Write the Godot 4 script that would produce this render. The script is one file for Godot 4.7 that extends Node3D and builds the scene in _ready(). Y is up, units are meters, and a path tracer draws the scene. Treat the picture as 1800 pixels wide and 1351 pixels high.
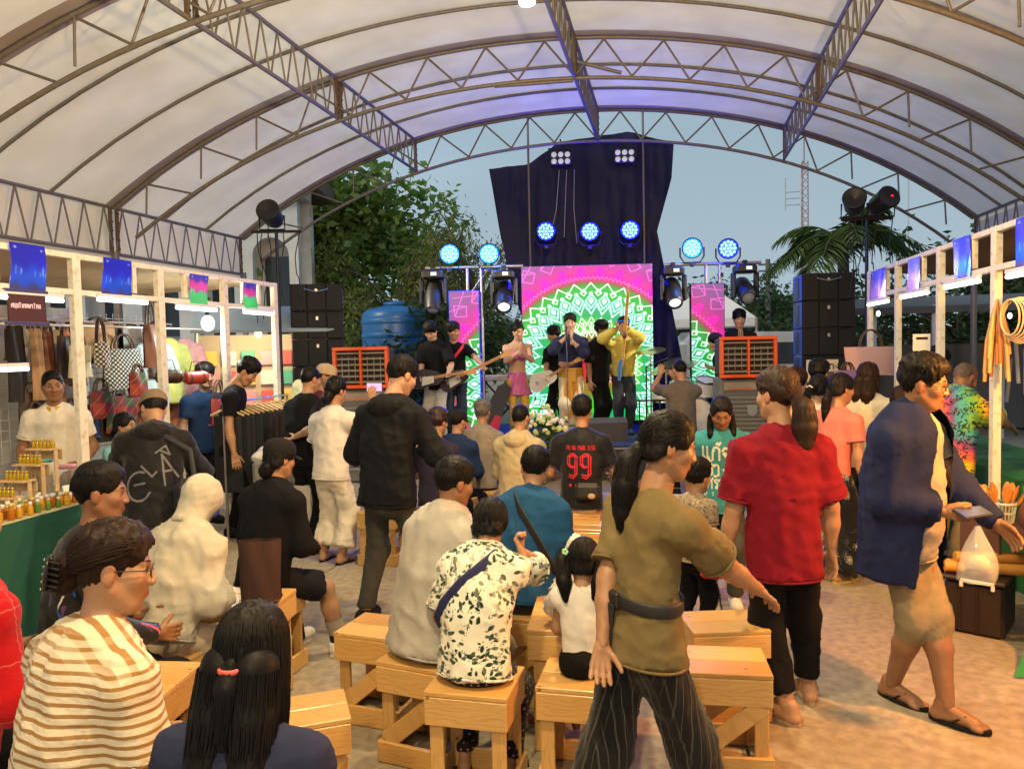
extends Node3D
func _ready() -> void:
	var t0 := Time.get_ticks_msec()
	setup()
	make_materials()
	ground()
	tent()
	stage()
	background()
	print("setting ",Time.get_ticks_msec() - t0)
	people()
	print("people ",Time.get_ticks_msec() - t0)
	left_stalls()
	right_stalls()
	furniture()
	props()
	print("all ",Time.get_ticks_msec() - t0)
# ---------------------------------------------------------------- geometry builder
class Geo:
	var v := PackedVector3Array()
	var n := PackedVector3Array()
	var uv := PackedVector2Array()
	var col := PackedColorArray()
	var idx := PackedInt32Array()
	var tint := Color.WHITE
	var tinted := false
	func vert(p: Vector3,nn: Vector3,t := Vector2.ZERO) -> int:
		v.append(p); n.append(nn); uv.append(t); col.append(tint)
		return v.size() - 1
	func quad(a: Vector3,b: Vector3,c: Vector3,d: Vector3) -> void:
		var nn := (b - a).cross(c - a).normalized()
		if nn == Vector3.ZERO: nn = (c - a).cross(d - a).normalized()
		var w := a.distance_to(b)
		var h := b.distance_to(c)
		var i := vert(a,nn,Vector2(0,h)); vert(b,nn,Vector2(w,h)); vert(c,nn,Vector2(w,0)); vert(d,nn,Vector2(0,0))
		idx.append_array(PackedInt32Array([i,i + 2,i + 1,i,i + 3,i + 2]))
	func quad_uv(a: Vector3,b: Vector3,c: Vector3,d: Vector3) -> void:
		var nn := (b - a).cross(c - a).normalized()
		var i := vert(a,nn,Vector2(0,1)); vert(b,nn,Vector2(1,1)); vert(c,nn,Vector2(1,0)); vert(d,nn,Vector2(0,0))
		idx.append_array(PackedInt32Array([i,i + 2,i + 1,i,i + 3,i + 2]))
	func tri(a: Vector3,b: Vector3,c: Vector3) -> void:
		var nn := (b - a).cross(c - a).normalized()
		var i := vert(a,nn); vert(b,nn); vert(c,nn)
		idx.append_array(PackedInt32Array([i,i + 2,i + 1]))
	func box(c: Vector3,s: Vector3,bs := Basis.IDENTITY,bev := 0.0) -> Geo:
		var h := s * 0.5
		var b := minf(bev,minf(h.x,minf(h.y,h.z)) * 0.9)
		var ax := [bs.x,bs.y,bs.z]
		var hh := [h.x,h.y,h.z]
		for k in 3:
			var u: Vector3 = ax[(k + 1) % 3]; var w: Vector3 = ax[(k + 2) % 3]; var m: Vector3 = ax[k]
			var hu: float = hh[(k + 1) % 3] - b; var hw: float = hh[(k + 2) % 3] - b
			for sg in [-1.0,1.0]:
				var o: Vector3 = c + m * hh[k] * sg
				var p: Vector3 = u * sg
				quad(o - p * hu - w * hw,o + p * hu - w * hw,o + p * hu + w * hw,o - p * hu + w * hw)
		if b > 0.0:
			for k in 3:
				var u: Vector3 = ax[(k + 1) % 3]; var w: Vector3 = ax[(k + 2) % 3]; var m: Vector3 = ax[k]
				var hu: float = hh[(k + 1) % 3]; var hw: float = hh[(k + 2) % 3]; var hm: float = hh[k] - b
				for s1 in [-1.0,1.0]:
					for s2 in [-1.0,1.0]:
						var p1: Vector3 = c + u * hu * s1 + w * (hw - b) * s2
						var p2: Vector3 = c + u * (hu - b) * s1 + w * hw * s2
						if s1 * s2 > 0: quad(p1 - m * hm,p2 - m * hm,p2 + m * hm,p1 + m * hm)
						else: quad(p2 - m * hm,p1 - m * hm,p1 + m * hm,p2 + m * hm)
			for s0 in [-1.0,1.0]:
				for s1 in [-1.0,1.0]:
					for s2 in [-1.0,1.0]:
						var q := Vector3(s0,s1,s2)
						var f := func(e: Vector3) -> Vector3: return c + bs.x * (h.x - b + b * e.x) * q.x + bs.y * (h.y - b + b * e.y) * q.y + bs.z * (h.z - b + b * e.z) * q.z
						var A: Vector3 = f.call(Vector3(1,0,0)); var B: Vector3 = f.call(Vector3(0,1,0)); var C: Vector3 = f.call(Vector3(0,0,1))
						if s0 * s1 * s2 > 0: tri(A,B,C)
						else: tri(A,C,B)
		return self
	func bar(a: Vector3,b: Vector3,w: float,d: float,up := Vector3.UP,bev := 0.0) -> Geo:
		var z := (b - a).normalized()
		var x := up.cross(z)
		if x.length() < 0.01: x = Vector3.RIGHT.cross(z)
		x = x.normalized()
		return box((a + b) * 0.5,Vector3(w,d,a.distance_to(b)),Basis(x,z.cross(x),z),bev)
	func tube(p: Array,r: Array,sides := 8,caps := true,flat := 1.0,side_axis := Vector3.ZERO) -> Geo:
		var m := p.size()
		var prev := Vector3.ZERO
		var base := v.size()
		var acc := 0.0
		for i in m:
			var t: Vector3 = (p[mini(i + 1,m - 1)] - p[maxi(i - 1,0)])
			t = t.normalized() if t.length() > 1e-7 else Vector3.UP
			if i > 0: acc += p[i].distance_to(p[i - 1])
			var x := prev
			if i == 0:
				x = side_axis if side_axis != Vector3.ZERO else (Vector3.UP if absf(t.y) < 0.9 else Vector3.RIGHT)
			x = (x - t * x.dot(t)).normalized()
			prev = x
			var y := t.cross(x)
			var rr: float = r[0]
			if r.size() > 1:
				var rq := float(i) / (m - 1) * (r.size() - 1)
				rr = lerpf(r[int(rq)],r[mini(int(rq) + 1,r.size() - 1)],rq - int(rq))
			for k in sides + 1:
				var a := TAU * k / sides
				var d := x * cos(a) + y * sin(a) * flat
				var nn := (x * cos(a) + y * sin(a) / flat).normalized()
				vert(p[i] + d * rr,nn,Vector2(float(k) / sides,acc))
		for i in m - 1:
			for k in sides:
				var a := base + i * (sides + 1) + k
				var b := a + sides + 1
				idx.append_array(PackedInt32Array([a,b,a + 1,a + 1,b,b + 1]))
		if caps:
			for e in 2:
				var i := 0 if e == 0 else m - 1
				var t: Vector3 = (p[1] - p[0]).normalized() * -1.0 if e == 0 else (p[m - 1] - p[m - 2]).normalized()
				var c0 := vert(p[i],t)
				var s := v.size()
				for k in sides + 1: vert(v[base + i * (sides + 1) + k],t)
				for k in sides:
					if e == 0: idx.append_array(PackedInt32Array([c0,s + k,s + k + 1]))
					else: idx.append_array(PackedInt32Array([c0,s + k + 1,s + k]))
		return self
	func rod(a: Vector3,b: Vector3,r: float,sides := 8) -> Geo:
		return tube([a,b],[r,r],sides)
	func lathe(prof: Array,segs := 16,xf := Transform3D.IDENTITY,sx := 1.0,sz := 1.0) -> Geo:
		var base := v.size()
		var m := prof.size()
		for i in m:
			var pa: Vector2 = prof[maxi(i - 1,0)]; var pb: Vector2 = prof[mini(i + 1,m - 1)]
			var t := (pb - pa).normalized()
			for k in segs + 1:
				var a := TAU * k / segs
				var p := Vector3(cos(a) * prof[i].x * sx,prof[i].y,sin(a) * prof[i].x * sz)
				var nn := Vector3(cos(a) * t.y / sx,-t.x,sin(a) * t.y / sz).normalized()
				vert(xf * p,(xf.basis * nn).normalized(),Vector2(float(k) / segs,float(i) / (m - 1)))
		for i in m - 1:
			for k in segs:
				var a := base + i * (segs + 1) + k
				var b := a + segs + 1
				idx.append_array(PackedInt32Array([a,a + 1,b,a + 1,b + 1,b]))
		return self
	func ball(c: Vector3,r: Vector3,segs := 12,rings := 8,bs := Basis.IDENTITY) -> Geo:
		var prof := []
		for i in rings + 1:
			var a := PI * i / rings - PI / 2
			prof.append(Vector2(cos(a),sin(a)))
		var base := v.size()
		lathe(prof,segs)
		for i in range(base,v.size()):
			var q := v[i]
			v[i] = c + bs * (q * r)
			n[i] = (bs * (q / r)).normalized()
		return self
	func prism(poly: PackedVector2Array,depth: float,xf := Transform3D.IDENTITY,uvs := false) -> Geo:
		if Geometry2D.is_polygon_clockwise(poly): poly.reverse()
		var ts := Geometry2D.triangulate_polygon(poly)
		var lo := poly[0]; var hi := poly[0]
		for q in poly:
			lo = Vector2(minf(lo.x,q.x),minf(lo.y,q.y)); hi = Vector2(maxf(hi.x,q.x),maxf(hi.y,q.y))
		for e in 2:
			var nn := xf.basis.z.normalized() * (1.0 if e == 1 else -1.0)
			var s := v.size()
			for q in poly:
				vert(xf * Vector3(q.x,q.y,depth * e),nn,(Vector2((q.x - lo.x) / (hi.x - lo.x),(hi.y - q.y) / (hi.y - lo.y)) if uvs else q))
			for k in range(0,ts.size(),3):
				var A := poly[ts[k]]; var B := poly[ts[k + 1]]; var C := poly[ts[k + 2]]
				var ccw := (B - A).cross(C - A) > 0
				if ccw == (e == 1): idx.append_array(PackedInt32Array([s + ts[k],s + ts[k + 2],s + ts[k + 1]]))
				else: idx.append_array(PackedInt32Array([s + ts[k],s + ts[k + 1],s + ts[k + 2]]))
		for k in poly.size():
			var A := poly[k]; var B := poly[(k + 1) % poly.size()]
			quad(xf * Vector3(A.x,A.y,0),xf * Vector3(B.x,B.y,0),xf * Vector3(B.x,B.y,depth),xf * Vector3(A.x,A.y,depth))
		return self
	func sheet(nu: int,nv: int,f: Callable,th := 0.0) -> Geo:
		var pts := []
		for j in nv + 1:
			for i in nu + 1: pts.append(f.call(float(i) / nu,float(j) / nv))
		var ns := []
		for j in nv + 1:
			for i in nu + 1:
				var du: Vector3 = pts[j * (nu + 1) + mini(i + 1,nu)] - pts[j * (nu + 1) + maxi(i - 1,0)]
				var dv: Vector3 = pts[mini(j + 1,nv) * (nu + 1) + i] - pts[maxi(j - 1,0) * (nu + 1) + i]
				ns.append(du.cross(dv).normalized())
		for side in (2 if th > 0.0 else 1):
			var s := v.size()
			var sg := 1.0 if side == 0 else -1.0
			for j in nv + 1:
				for i in nu + 1:
					var k := j * (nu + 1) + i
					vert(pts[k] + ns[k] * th * 0.5 * sg,ns[k] * sg,Vector2(float(i) / nu,1.0 - float(j) / nv))
			for j in nv:
				for i in nu:
					var a := s + j * (nu + 1) + i
					var b := a + nu + 1
					if side == 0: idx.append_array(PackedInt32Array([a,b + 1,a + 1,a,b,b + 1]))
					else: idx.append_array(PackedInt32Array([a,a + 1,b + 1,a,b + 1,b]))
		if th > 0.0:
			var edge := []
			for i in nu: edge.append([i,i + 1])
			for j in nv: edge.append([j * (nu + 1) + nu,(j + 1) * (nu + 1) + nu])
			for i in nu: edge.append([nv * (nu + 1) + nu - i,nv * (nu + 1) + nu - i - 1])
			for j in nv: edge.append([(nv - j) * (nu + 1),(nv - j - 1) * (nu + 1)])
			for e in edge:
				var A: Vector3 = pts[e[0]]; var B: Vector3 = pts[e[1]]
				var na: Vector3 = ns[e[0]] * th * 0.5; var nb: Vector3 = ns[e[1]] * th * 0.5
				quad(A - na,B - nb,B + nb,A + na)
		return self
	func add(o: Geo,xf := Transform3D.IDENTITY) -> Geo:
		var s := v.size()
		var nb := xf.basis.inverse().transposed()
		for i in o.v.size():
			v.append(xf * o.v[i]); n.append((nb * o.n[i]).normalized())
		uv.append_array(o.uv); col.append_array(o.col)
		var flip := xf.basis.determinant() < 0.0
		for i in range(0,o.idx.size(),3):
			idx.append(o.idx[i] + s)
			if flip: idx.append(o.idx[i + 2] + s); idx.append(o.idx[i + 1] + s)
			else: idx.append(o.idx[i + 1] + s); idx.append(o.idx[i + 2] + s)
		return self
	func mesh() -> ArrayMesh:
		var a := []
		a.resize(Mesh.ARRAY_MAX)
		a[Mesh.ARRAY_VERTEX] = v; a[Mesh.ARRAY_NORMAL] = n; a[Mesh.ARRAY_TEX_UV] = uv; a[Mesh.ARRAY_INDEX] = idx
		if tinted: a[Mesh.ARRAY_COLOR] = col
		var m := ArrayMesh.new()
		m.add_surface_from_arrays(Mesh.PRIMITIVE_TRIANGLES,a)
		return m
# ---------------------------------------------------------------- nodes
var taken := {}
func numbered(s: String) -> String:
	if not taken.has(s):
		taken[s] = 0
		return s
	taken[s] += 1
	return "%s_%03d" % [s,taken[s]]
func tag(o: Node,label: String,category: String,group := "") -> Node:
	o.set_meta("label",label); o.set_meta("category",category)
	if group: o.set_meta("group",group)
	return o
func thing(called: String,label: String,category: String,at := Vector3.ZERO,turn := 0.0,group := "") -> Node3D:
	var o := Node3D.new()
	o.name = numbered(called); add_child(o,true)
	o.position = at; o.rotation.y = turn
	tag(o,label,category,group)
	return o
func part(parent: Node3D,called: String,g: Variant,m: Material,xf := Transform3D.IDENTITY) -> MeshInstance3D:
	var o := MeshInstance3D.new()
	o.name = called if parent != self else numbered(called)
	o.mesh = g.mesh() if g is Geo else g
	o.material_override = m
	o.transform = xf
	parent.add_child(o,true)
	return o
func single(called: String,g: Variant,m: Material,label: String,category: String,group := "",xf := Transform3D.IDENTITY) -> MeshInstance3D:
	var o := part(self,called,g,m,xf)
	tag(o,label,category,group)
	return o
func structure(called: String,g: Variant,m: Material,xf := Transform3D.IDENTITY) -> MeshInstance3D:
	var o := part(self,called,g,m,xf)
	o.set_meta("kind","structure")
	return o
func copy_of(root: Node3D,at: Vector3,turn: float,label: String) -> Node3D:
	var r: Node3D = root.duplicate()
	r.name = numbered(String(root.name).rstrip("0123456789").trim_suffix("_")); add_child(r,true)
	r.position = at; r.rotation.y = turn
	r.set_meta("label",label)
	return r
func xf(p: Vector3,rx := 0.0,ry := 0.0,rz := 0.0,s := 1.0) -> Transform3D:
	return Transform3D(Basis.from_euler(Vector3(deg_to_rad(rx),deg_to_rad(ry),deg_to_rad(rz))).scaled(Vector3.ONE * s),p)
# ---------------------------------------------------------------- materials
var mats := {}
var tex := {}
func lin(r: float,g: float,b: float) -> Color: return Color(r,g,b).linear_to_srgb()
func mat(key: String,c := Color(0,0,0),rough := 0.8,o := {}) -> StandardMaterial3D:
	if mats.has(key): return mats[key]
	var m := StandardMaterial3D.new()
	m.resource_name = key
	m.albedo_color = c.linear_to_srgb()
	m.albedo_color.a = c.a
	m.roughness = rough
	m.metallic = o.get("metal",0.0)
	if o.has("spec"): m.metallic_specular = o.spec
	if o.has("tex"):
		m.albedo_texture = o.tex
	if o.has("tri"):
		m.uv1_triplanar = true
		m.uv1_scale = Vector3.ONE * float(o.tri) if not o.tri is Vector3 else o.tri
		m.uv1_world_triplanar = o.get("world",false)
		m.uv1_triplanar_sharpness = 4.0
	elif o.has("uvs"):
		m.uv1_scale = o.uvs
	if o.has("uvo"): m.uv1_offset = o.uvo
	if o.has("rtex"):
		m.roughness_texture = o.rtex
	if o.has("bump"):
		m.heightmap_enabled = true; m.heightmap_texture = o.bump; m.heightmap_scale = o.get("bs",1.0)
	if o.has("nrm"):
		m.normal_enabled = true; m.normal_texture = o.nrm; m.normal_scale = o.get("ns",0.5)
	if o.has("vc"): m.vertex_color_use_as_albedo = true
	if o.has("emit"):
		m.emission_enabled = true
		m.emission = (o.emit as Color).linear_to_srgb()
		m.emission_energy_multiplier = o.get("e",1.0)
		if o.has("etex"):
			m.emission_texture = o.etex
			m.emission_operator = BaseMaterial3D.EMISSION_OP_MULTIPLY
	if o.has("back"):
		m.backlight_enabled = true; m.backlight = (o.back as Color).linear_to_srgb()
	if o.has("sheen"):
		m.rim_enabled = true; m.rim = o.sheen; m.rim_tint = 0.7
	if o.has("coat"):
		m.clearcoat_enabled = true; m.clearcoat = o.coat; m.clearcoat_roughness = 0.15
	if o.has("sss"):
		m.subsurf_scatter_enabled = true; m.subsurf_scatter_strength = o.sss
	if o.has("alpha"):
		m.transparency = BaseMaterial3D.TRANSPARENCY_ALPHA
		m.albedo_color.a = o.alpha
	if o.has("cutout"):
		m.transparency = BaseMaterial3D.TRANSPARENCY_ALPHA_SCISSOR
		m.alpha_scissor_threshold = 0.5
	if o.has("clamp"): m.texture_repeat = false
	mats[key] = m
	return m
func noise_tex(key: String,size: int,freq: float,lo: Color,hi: Color,oct := 4,type := FastNoiseLite.TYPE_SIMPLEX_SMOOTH,sd := 1,mid := -1.0) -> Texture2D:
	if tex.has(key): return tex[key]
	var f := FastNoiseLite.new()
	f.noise_type = type; f.frequency = freq; f.fractal_octaves = oct; f.seed = sd
	var im := f.get_seamless_image(size,size,false,false,0.15,true)
	im.convert(Image.FORMAT_RGB8)
	var d := im.get_data()
	var table := []
	var a := lo.linear_to_srgb(); var b := hi.linear_to_srgb()
	for i in 256:
		var t := i / 255.0
		if mid >= 0.0: t = smoothstep(mid - 0.12,mid + 0.12,t)
		var c := a.lerp(b,t)
		table.append([c.r8,c.g8,c.b8])
	for i in range(0,d.size(),3):
		var c: Array = table[d[i]]
		d[i] = c[0]; d[i + 1] = c[1]; d[i + 2] = c[2]
	tex[key] = ImageTexture.create_from_image(Image.create_from_data(size,size,false,Image.FORMAT_RGB8,d))
	return tex[key]
func grey_tex(key: String,size: int,freq: float,lo := 0.0,hi := 1.0,oct := 4,type := FastNoiseLite.TYPE_SIMPLEX_SMOOTH,sd := 1) -> Texture2D:
	return noise_tex(key,size,freq,Color(lo,lo,lo).srgb_to_linear(),Color(hi,hi,hi).srgb_to_linear(),oct,type,sd)
func dot(im: Image,x: float,y: float,r: float,c: Color) -> void:
	for j in range(int(floor(y - r)),int(ceil(y + r)) + 1):
		for i in range(int(floor(x - r)),int(ceil(x + r)) + 1):
			if i >= 0 and j >= 0 and i < im.get_width() and j < im.get_height():
				var k := clampf(r + 0.5 - Vector2(i - x,j - y).length(),0.0,1.0)
				if k > 0.0: im.set_pixel(i,j,im.get_pixel(i,j).lerp(c,k))
func stroke(im: Image,pts: Array,r: float,c: Color) -> void:
	for i in pts.size() - 1:
		var a: Vector2 = pts[i]; var b: Vector2 = pts[i + 1]
		var steps := maxi(1,int(ceil(a.distance_to(b) / maxf(0.6,r * 0.6))))
		for s in steps + 1:
			var p := a.lerp(b,float(s) / steps)
			dot(im,p.x,p.y,r,c)
func picture(key: String,im: Image) -> Texture2D:
	tex[key] = ImageTexture.create_from_image(im)
	return tex[key]
# ---------------------------------------------------------------- camera,sky,exposure
func setup() -> void:
	var cam := Camera3D.new()
	cam.name = "camera"
	cam.position = Vector3(0,1.75,0)
	cam.rotation = Vector3(-0.0502,0.2066,-0.0215)
	cam.fov = 53.16
	cam.near = 0.05; cam.far = 400.0
	add_child(cam)
	cam.current = true
	var sky := ProceduralSkyMaterial.new()
	sky.sky_top_color = lin(0.24,0.37,0.48)
	sky.sky_horizon_color = lin(0.44,0.56,0.63)
	sky.sky_curve = 0.30
	sky.ground_bottom_color = lin(0.07,0.07,0.065)
	sky.ground_horizon_color = lin(0.30,0.36,0.38)
	sky.sky_energy_multiplier = 0.88
	var f := FastNoiseLite.new()
	f.frequency = 0.004; f.fractal_octaves = 5; f.seed = 5
	var ci := Image.create_empty(512,256,false,Image.FORMAT_RGBA8)
	for j in 256:
		for i in 512:
			var th := TAU * i / 512.0
			var ph := PI * j / 256.0
			var q := Vector3(sin(ph) * cos(th),cos(ph) * 2.2,sin(ph) * sin(th)) * 160.0
			var a := smoothstep(-0.1,0.5,f.get_noise_3dv(q)) * 0.42
			ci.set_pixel(i,j,Color(0.62,0.70,0.76,a) if j < 128 else Color(0,0,0,0))
	sky.sky_cover = ImageTexture.create_from_image(ci)
	var env := Environment.new()
	env.background_mode = Environment.BG_SKY
	env.sky = Sky.new()
	env.sky.sky_material = sky
	env.tonemap_mode = Environment.TONE_MAPPER_LINEAR
	env.tonemap_exposure = 1.3
	env.sdfgi_enabled = true; env.ssao_enabled = true; env.ssil_enabled = true
	var we := WorldEnvironment.new()
	we.name = "world"
	we.environment = env
	add_child(we)
	var sun := DirectionalLight3D.new()
	sun.name = "dusk_sun"
	sun.light_energy = 0.5
	sun.light_angular_distance = 20.0
	sun.light_color = Color(1.0,0.95,0.88)
	sun.rotation_degrees = Vector3(-36,-45,0)
	sun.shadow_enabled = true
	add_child(sun)
func area(parent: Node3D,called: String,at: Transform3D,size: Vector2,c: Color,e: float) -> void:
	var l := AreaLight3D.new()
	l.name = called
	l.area_size = size
	l.light_color = c; l.light_energy = e
	l.shadow_enabled = true
	l.transform = at
	parent.add_child(l,true)
func omni(parent: Node3D,called: String,at: Vector3,c: Color,e: float,size := 0.05) -> void:
	var l := OmniLight3D.new()
	l.name = called
	l.light_color = c; l.light_energy = e; l.light_size = size
	l.omni_range = 30.0; l.omni_attenuation = 2.0
	l.shadow_enabled = true
	l.position = at
	parent.add_child(l,true)
# ---------------------------------------------------------------- shared materials
func make_materials() -> void:
	var cl := noise_tex("conc",1024,0.03,Color(0.24,0.205,0.15),Color(0.42,0.37,0.275),7)
	var cb := grey_tex("concb",512,0.03,0.2,0.9,5)
	for k in 3:
		mat("concrete%d" % k,[Color(0.82,0.80,0.76),Color(0.92,0.90,0.86),Color(1.0,0.97,0.92)][k],0.83,{"tex": cl,"tri": 0.42,"world": true,"bump": cb,"bs": 0.5,"uvo": Vector3(k * 0.31,0,k * 0.17)})
	mat("soil",Color(0.12,0.10,0.08),0.95,{"tex": cl,"tri": 0.3,"world": true})
	var ct := noise_tex("canvas",1024,0.004,Color(0.68,0.65,0.60),Color(0.84,0.82,0.79),6)
	mat("canvas",Color(0.96,0.91,0.80),0.75,{"tex": ct,"tri": 0.3,"bump": grey_tex("canvb",512,0.02,0.3,0.7,3),"bs": 0.4,"back": Color(0.8,0.8,0.8)})
	mat("canvas_hem",Color(0.36,0.32,0.33),0.8,{"tex": ct,"tri": 0.5,"back": Color(0.2,0.2,0.2)})
	mat("steel",Color(0.20,0.20,0.19),0.5,{"metal": 0.3,"tex": noise_tex("rust",512,0.02,Color(0.75,0.62,0.5),Color(1,1,1),5),"tri": 1.5})
	mat("steel_plate",Color(0.14,0.105,0.08),0.65,{"metal": 0.3,"tex": tex["rust"],"tri": 2.0})
	mat("black_metal",Color(0.012,0.012,0.014),0.5,{"metal": 0.2})
	mat("black_plastic",Color(0.012,0.012,0.013),0.45)
	mat("rubber",Color(0.02,0.02,0.02),0.8)
	mat("chrome",Color(0.55,0.56,0.58),0.22,{"metal": 1.0})
	mat("alu",Color(0.42,0.41,0.39),0.4,{"metal": 0.8})
	var wi := Image.create_empty(512,256,false,Image.FORMAT_RGB8)
	var wf := FastNoiseLite.new()
	wf.seed = 11; wf.frequency = 0.01; wf.fractal_octaves = 3
	var bi := Image.create_empty(512,256,false,Image.FORMAT_RGB8)
	var knots := [Vector2(110,60),Vector2(390,190),Vector2(260,120)]
	for j in 256:
		for i in 512:
			var warp := wf.get_noise_2d(i * 0.35,j * 1.5) * 22.0
			var yy := j + warp
			var kn := 0.0
			for q in knots:
				var d := Vector2((i - q.x) * 0.45,j - q.y).length()
				yy += 18.0 * exp(-d * d / 420.0) * signf(j - q.y)
				kn = maxf(kn,1.0 - smoothstep(3.0,7.0,Vector2((i - q.x) * 0.8,j - q.y).length()))
			var ring := pow(0.5 + 0.5 * sin(yy * 0.42),3.0)
			var fine := wf.get_noise_2d(i * 0.6,j * 14.0) * 0.5 + 0.5
			var t := clampf(0.35 * ring + 0.35 * fine,0.0,1.0)
			var c := Color(0.64,0.41,0.15).lerp(Color(0.42,0.22,0.06),t).lerp(Color(0.13,0.05,0.02),kn * 0.85)
			wi.set_pixel(i,j,c.linear_to_srgb())
			bi.set_pixel(i,j,Color.from_hsv(0,0,0.7 - 0.4 * t - 0.3 * kn))
	picture("wood",wi); picture("woodb",bi)
	for k in 4:
		mat("pine%d" % k,[Color(1,0.98,0.95),Color(0.86,0.82,0.76),Color(1.0,0.92,0.80),Color(0.75,0.68,0.6)][k],0.38,{"tex": tex["wood"],"uvs": Vector3(1.6,3.2,1),"uvo": Vector3(k * 0.37,k * 0.23,0),"bump": tex["woodb"],"bs": 0.12,"coat": 0.25})
	mat("whitewood",Color(0.74,0.70,0.60),0.6,{"tex": noise_tex("scuff",512,0.012,Color(0.80,0.74,0.64),Color(1,1,1),6,FastNoiseLite.TYPE_SIMPLEX_SMOOTH,3,0.30),"tri": 1.7})
	mat("plywood",Color(0.50,0.30,0.13),0.6,{"tex": tex["wood"],"uvs": Vector3(1.0,1.0,1)})
	mat("palewood",Color(0.75,0.56,0.30),0.55,{"tex": noise_tex("palegrain",256,0.02,Color(0.7,0.6,0.5),Color(1,1,1),4),"tri": 2.0})
	grey_tex("wrinkle",512,0.009,0.0,1.0,2,FastNoiseLite.TYPE_SIMPLEX_SMOOTH,21)
	grey_tex("weave",256,0.22,0.3,0.7,2,FastNoiseLite.TYPE_VALUE,4)
# ---------------------------------------------------------------- ground
func ground() -> void:
	var base := structure("ground",Geo.new().box(Vector3(0,-0.22,-60),Vector3(260,0.4,260)),mat("soil"))
	var rng := RandomNumberGenerator.new()
	rng.seed = 3
	var vs := []
	for k in 3: vs.append(Geo.new().box(Vector3.ZERO,Vector3(2.988,0.06,2.388),Basis.IDENTITY,0.006).mesh())
	for i in 6:
		for j in 9:
			part(base,"slab",vs[0],mat("concrete%d" % rng.randi_range(0,2)),Transform3D(Basis.IDENTITY,Vector3(-10.2 + i * 3.0,-0.03 - rng.randf() * 0.0025,3.2 - j * 2.4)))
	structure("yard",Geo.new().box(Vector3(0,-0.055,-45),Vector3(180,0.1,56)),mat("concrete0"))
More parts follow.
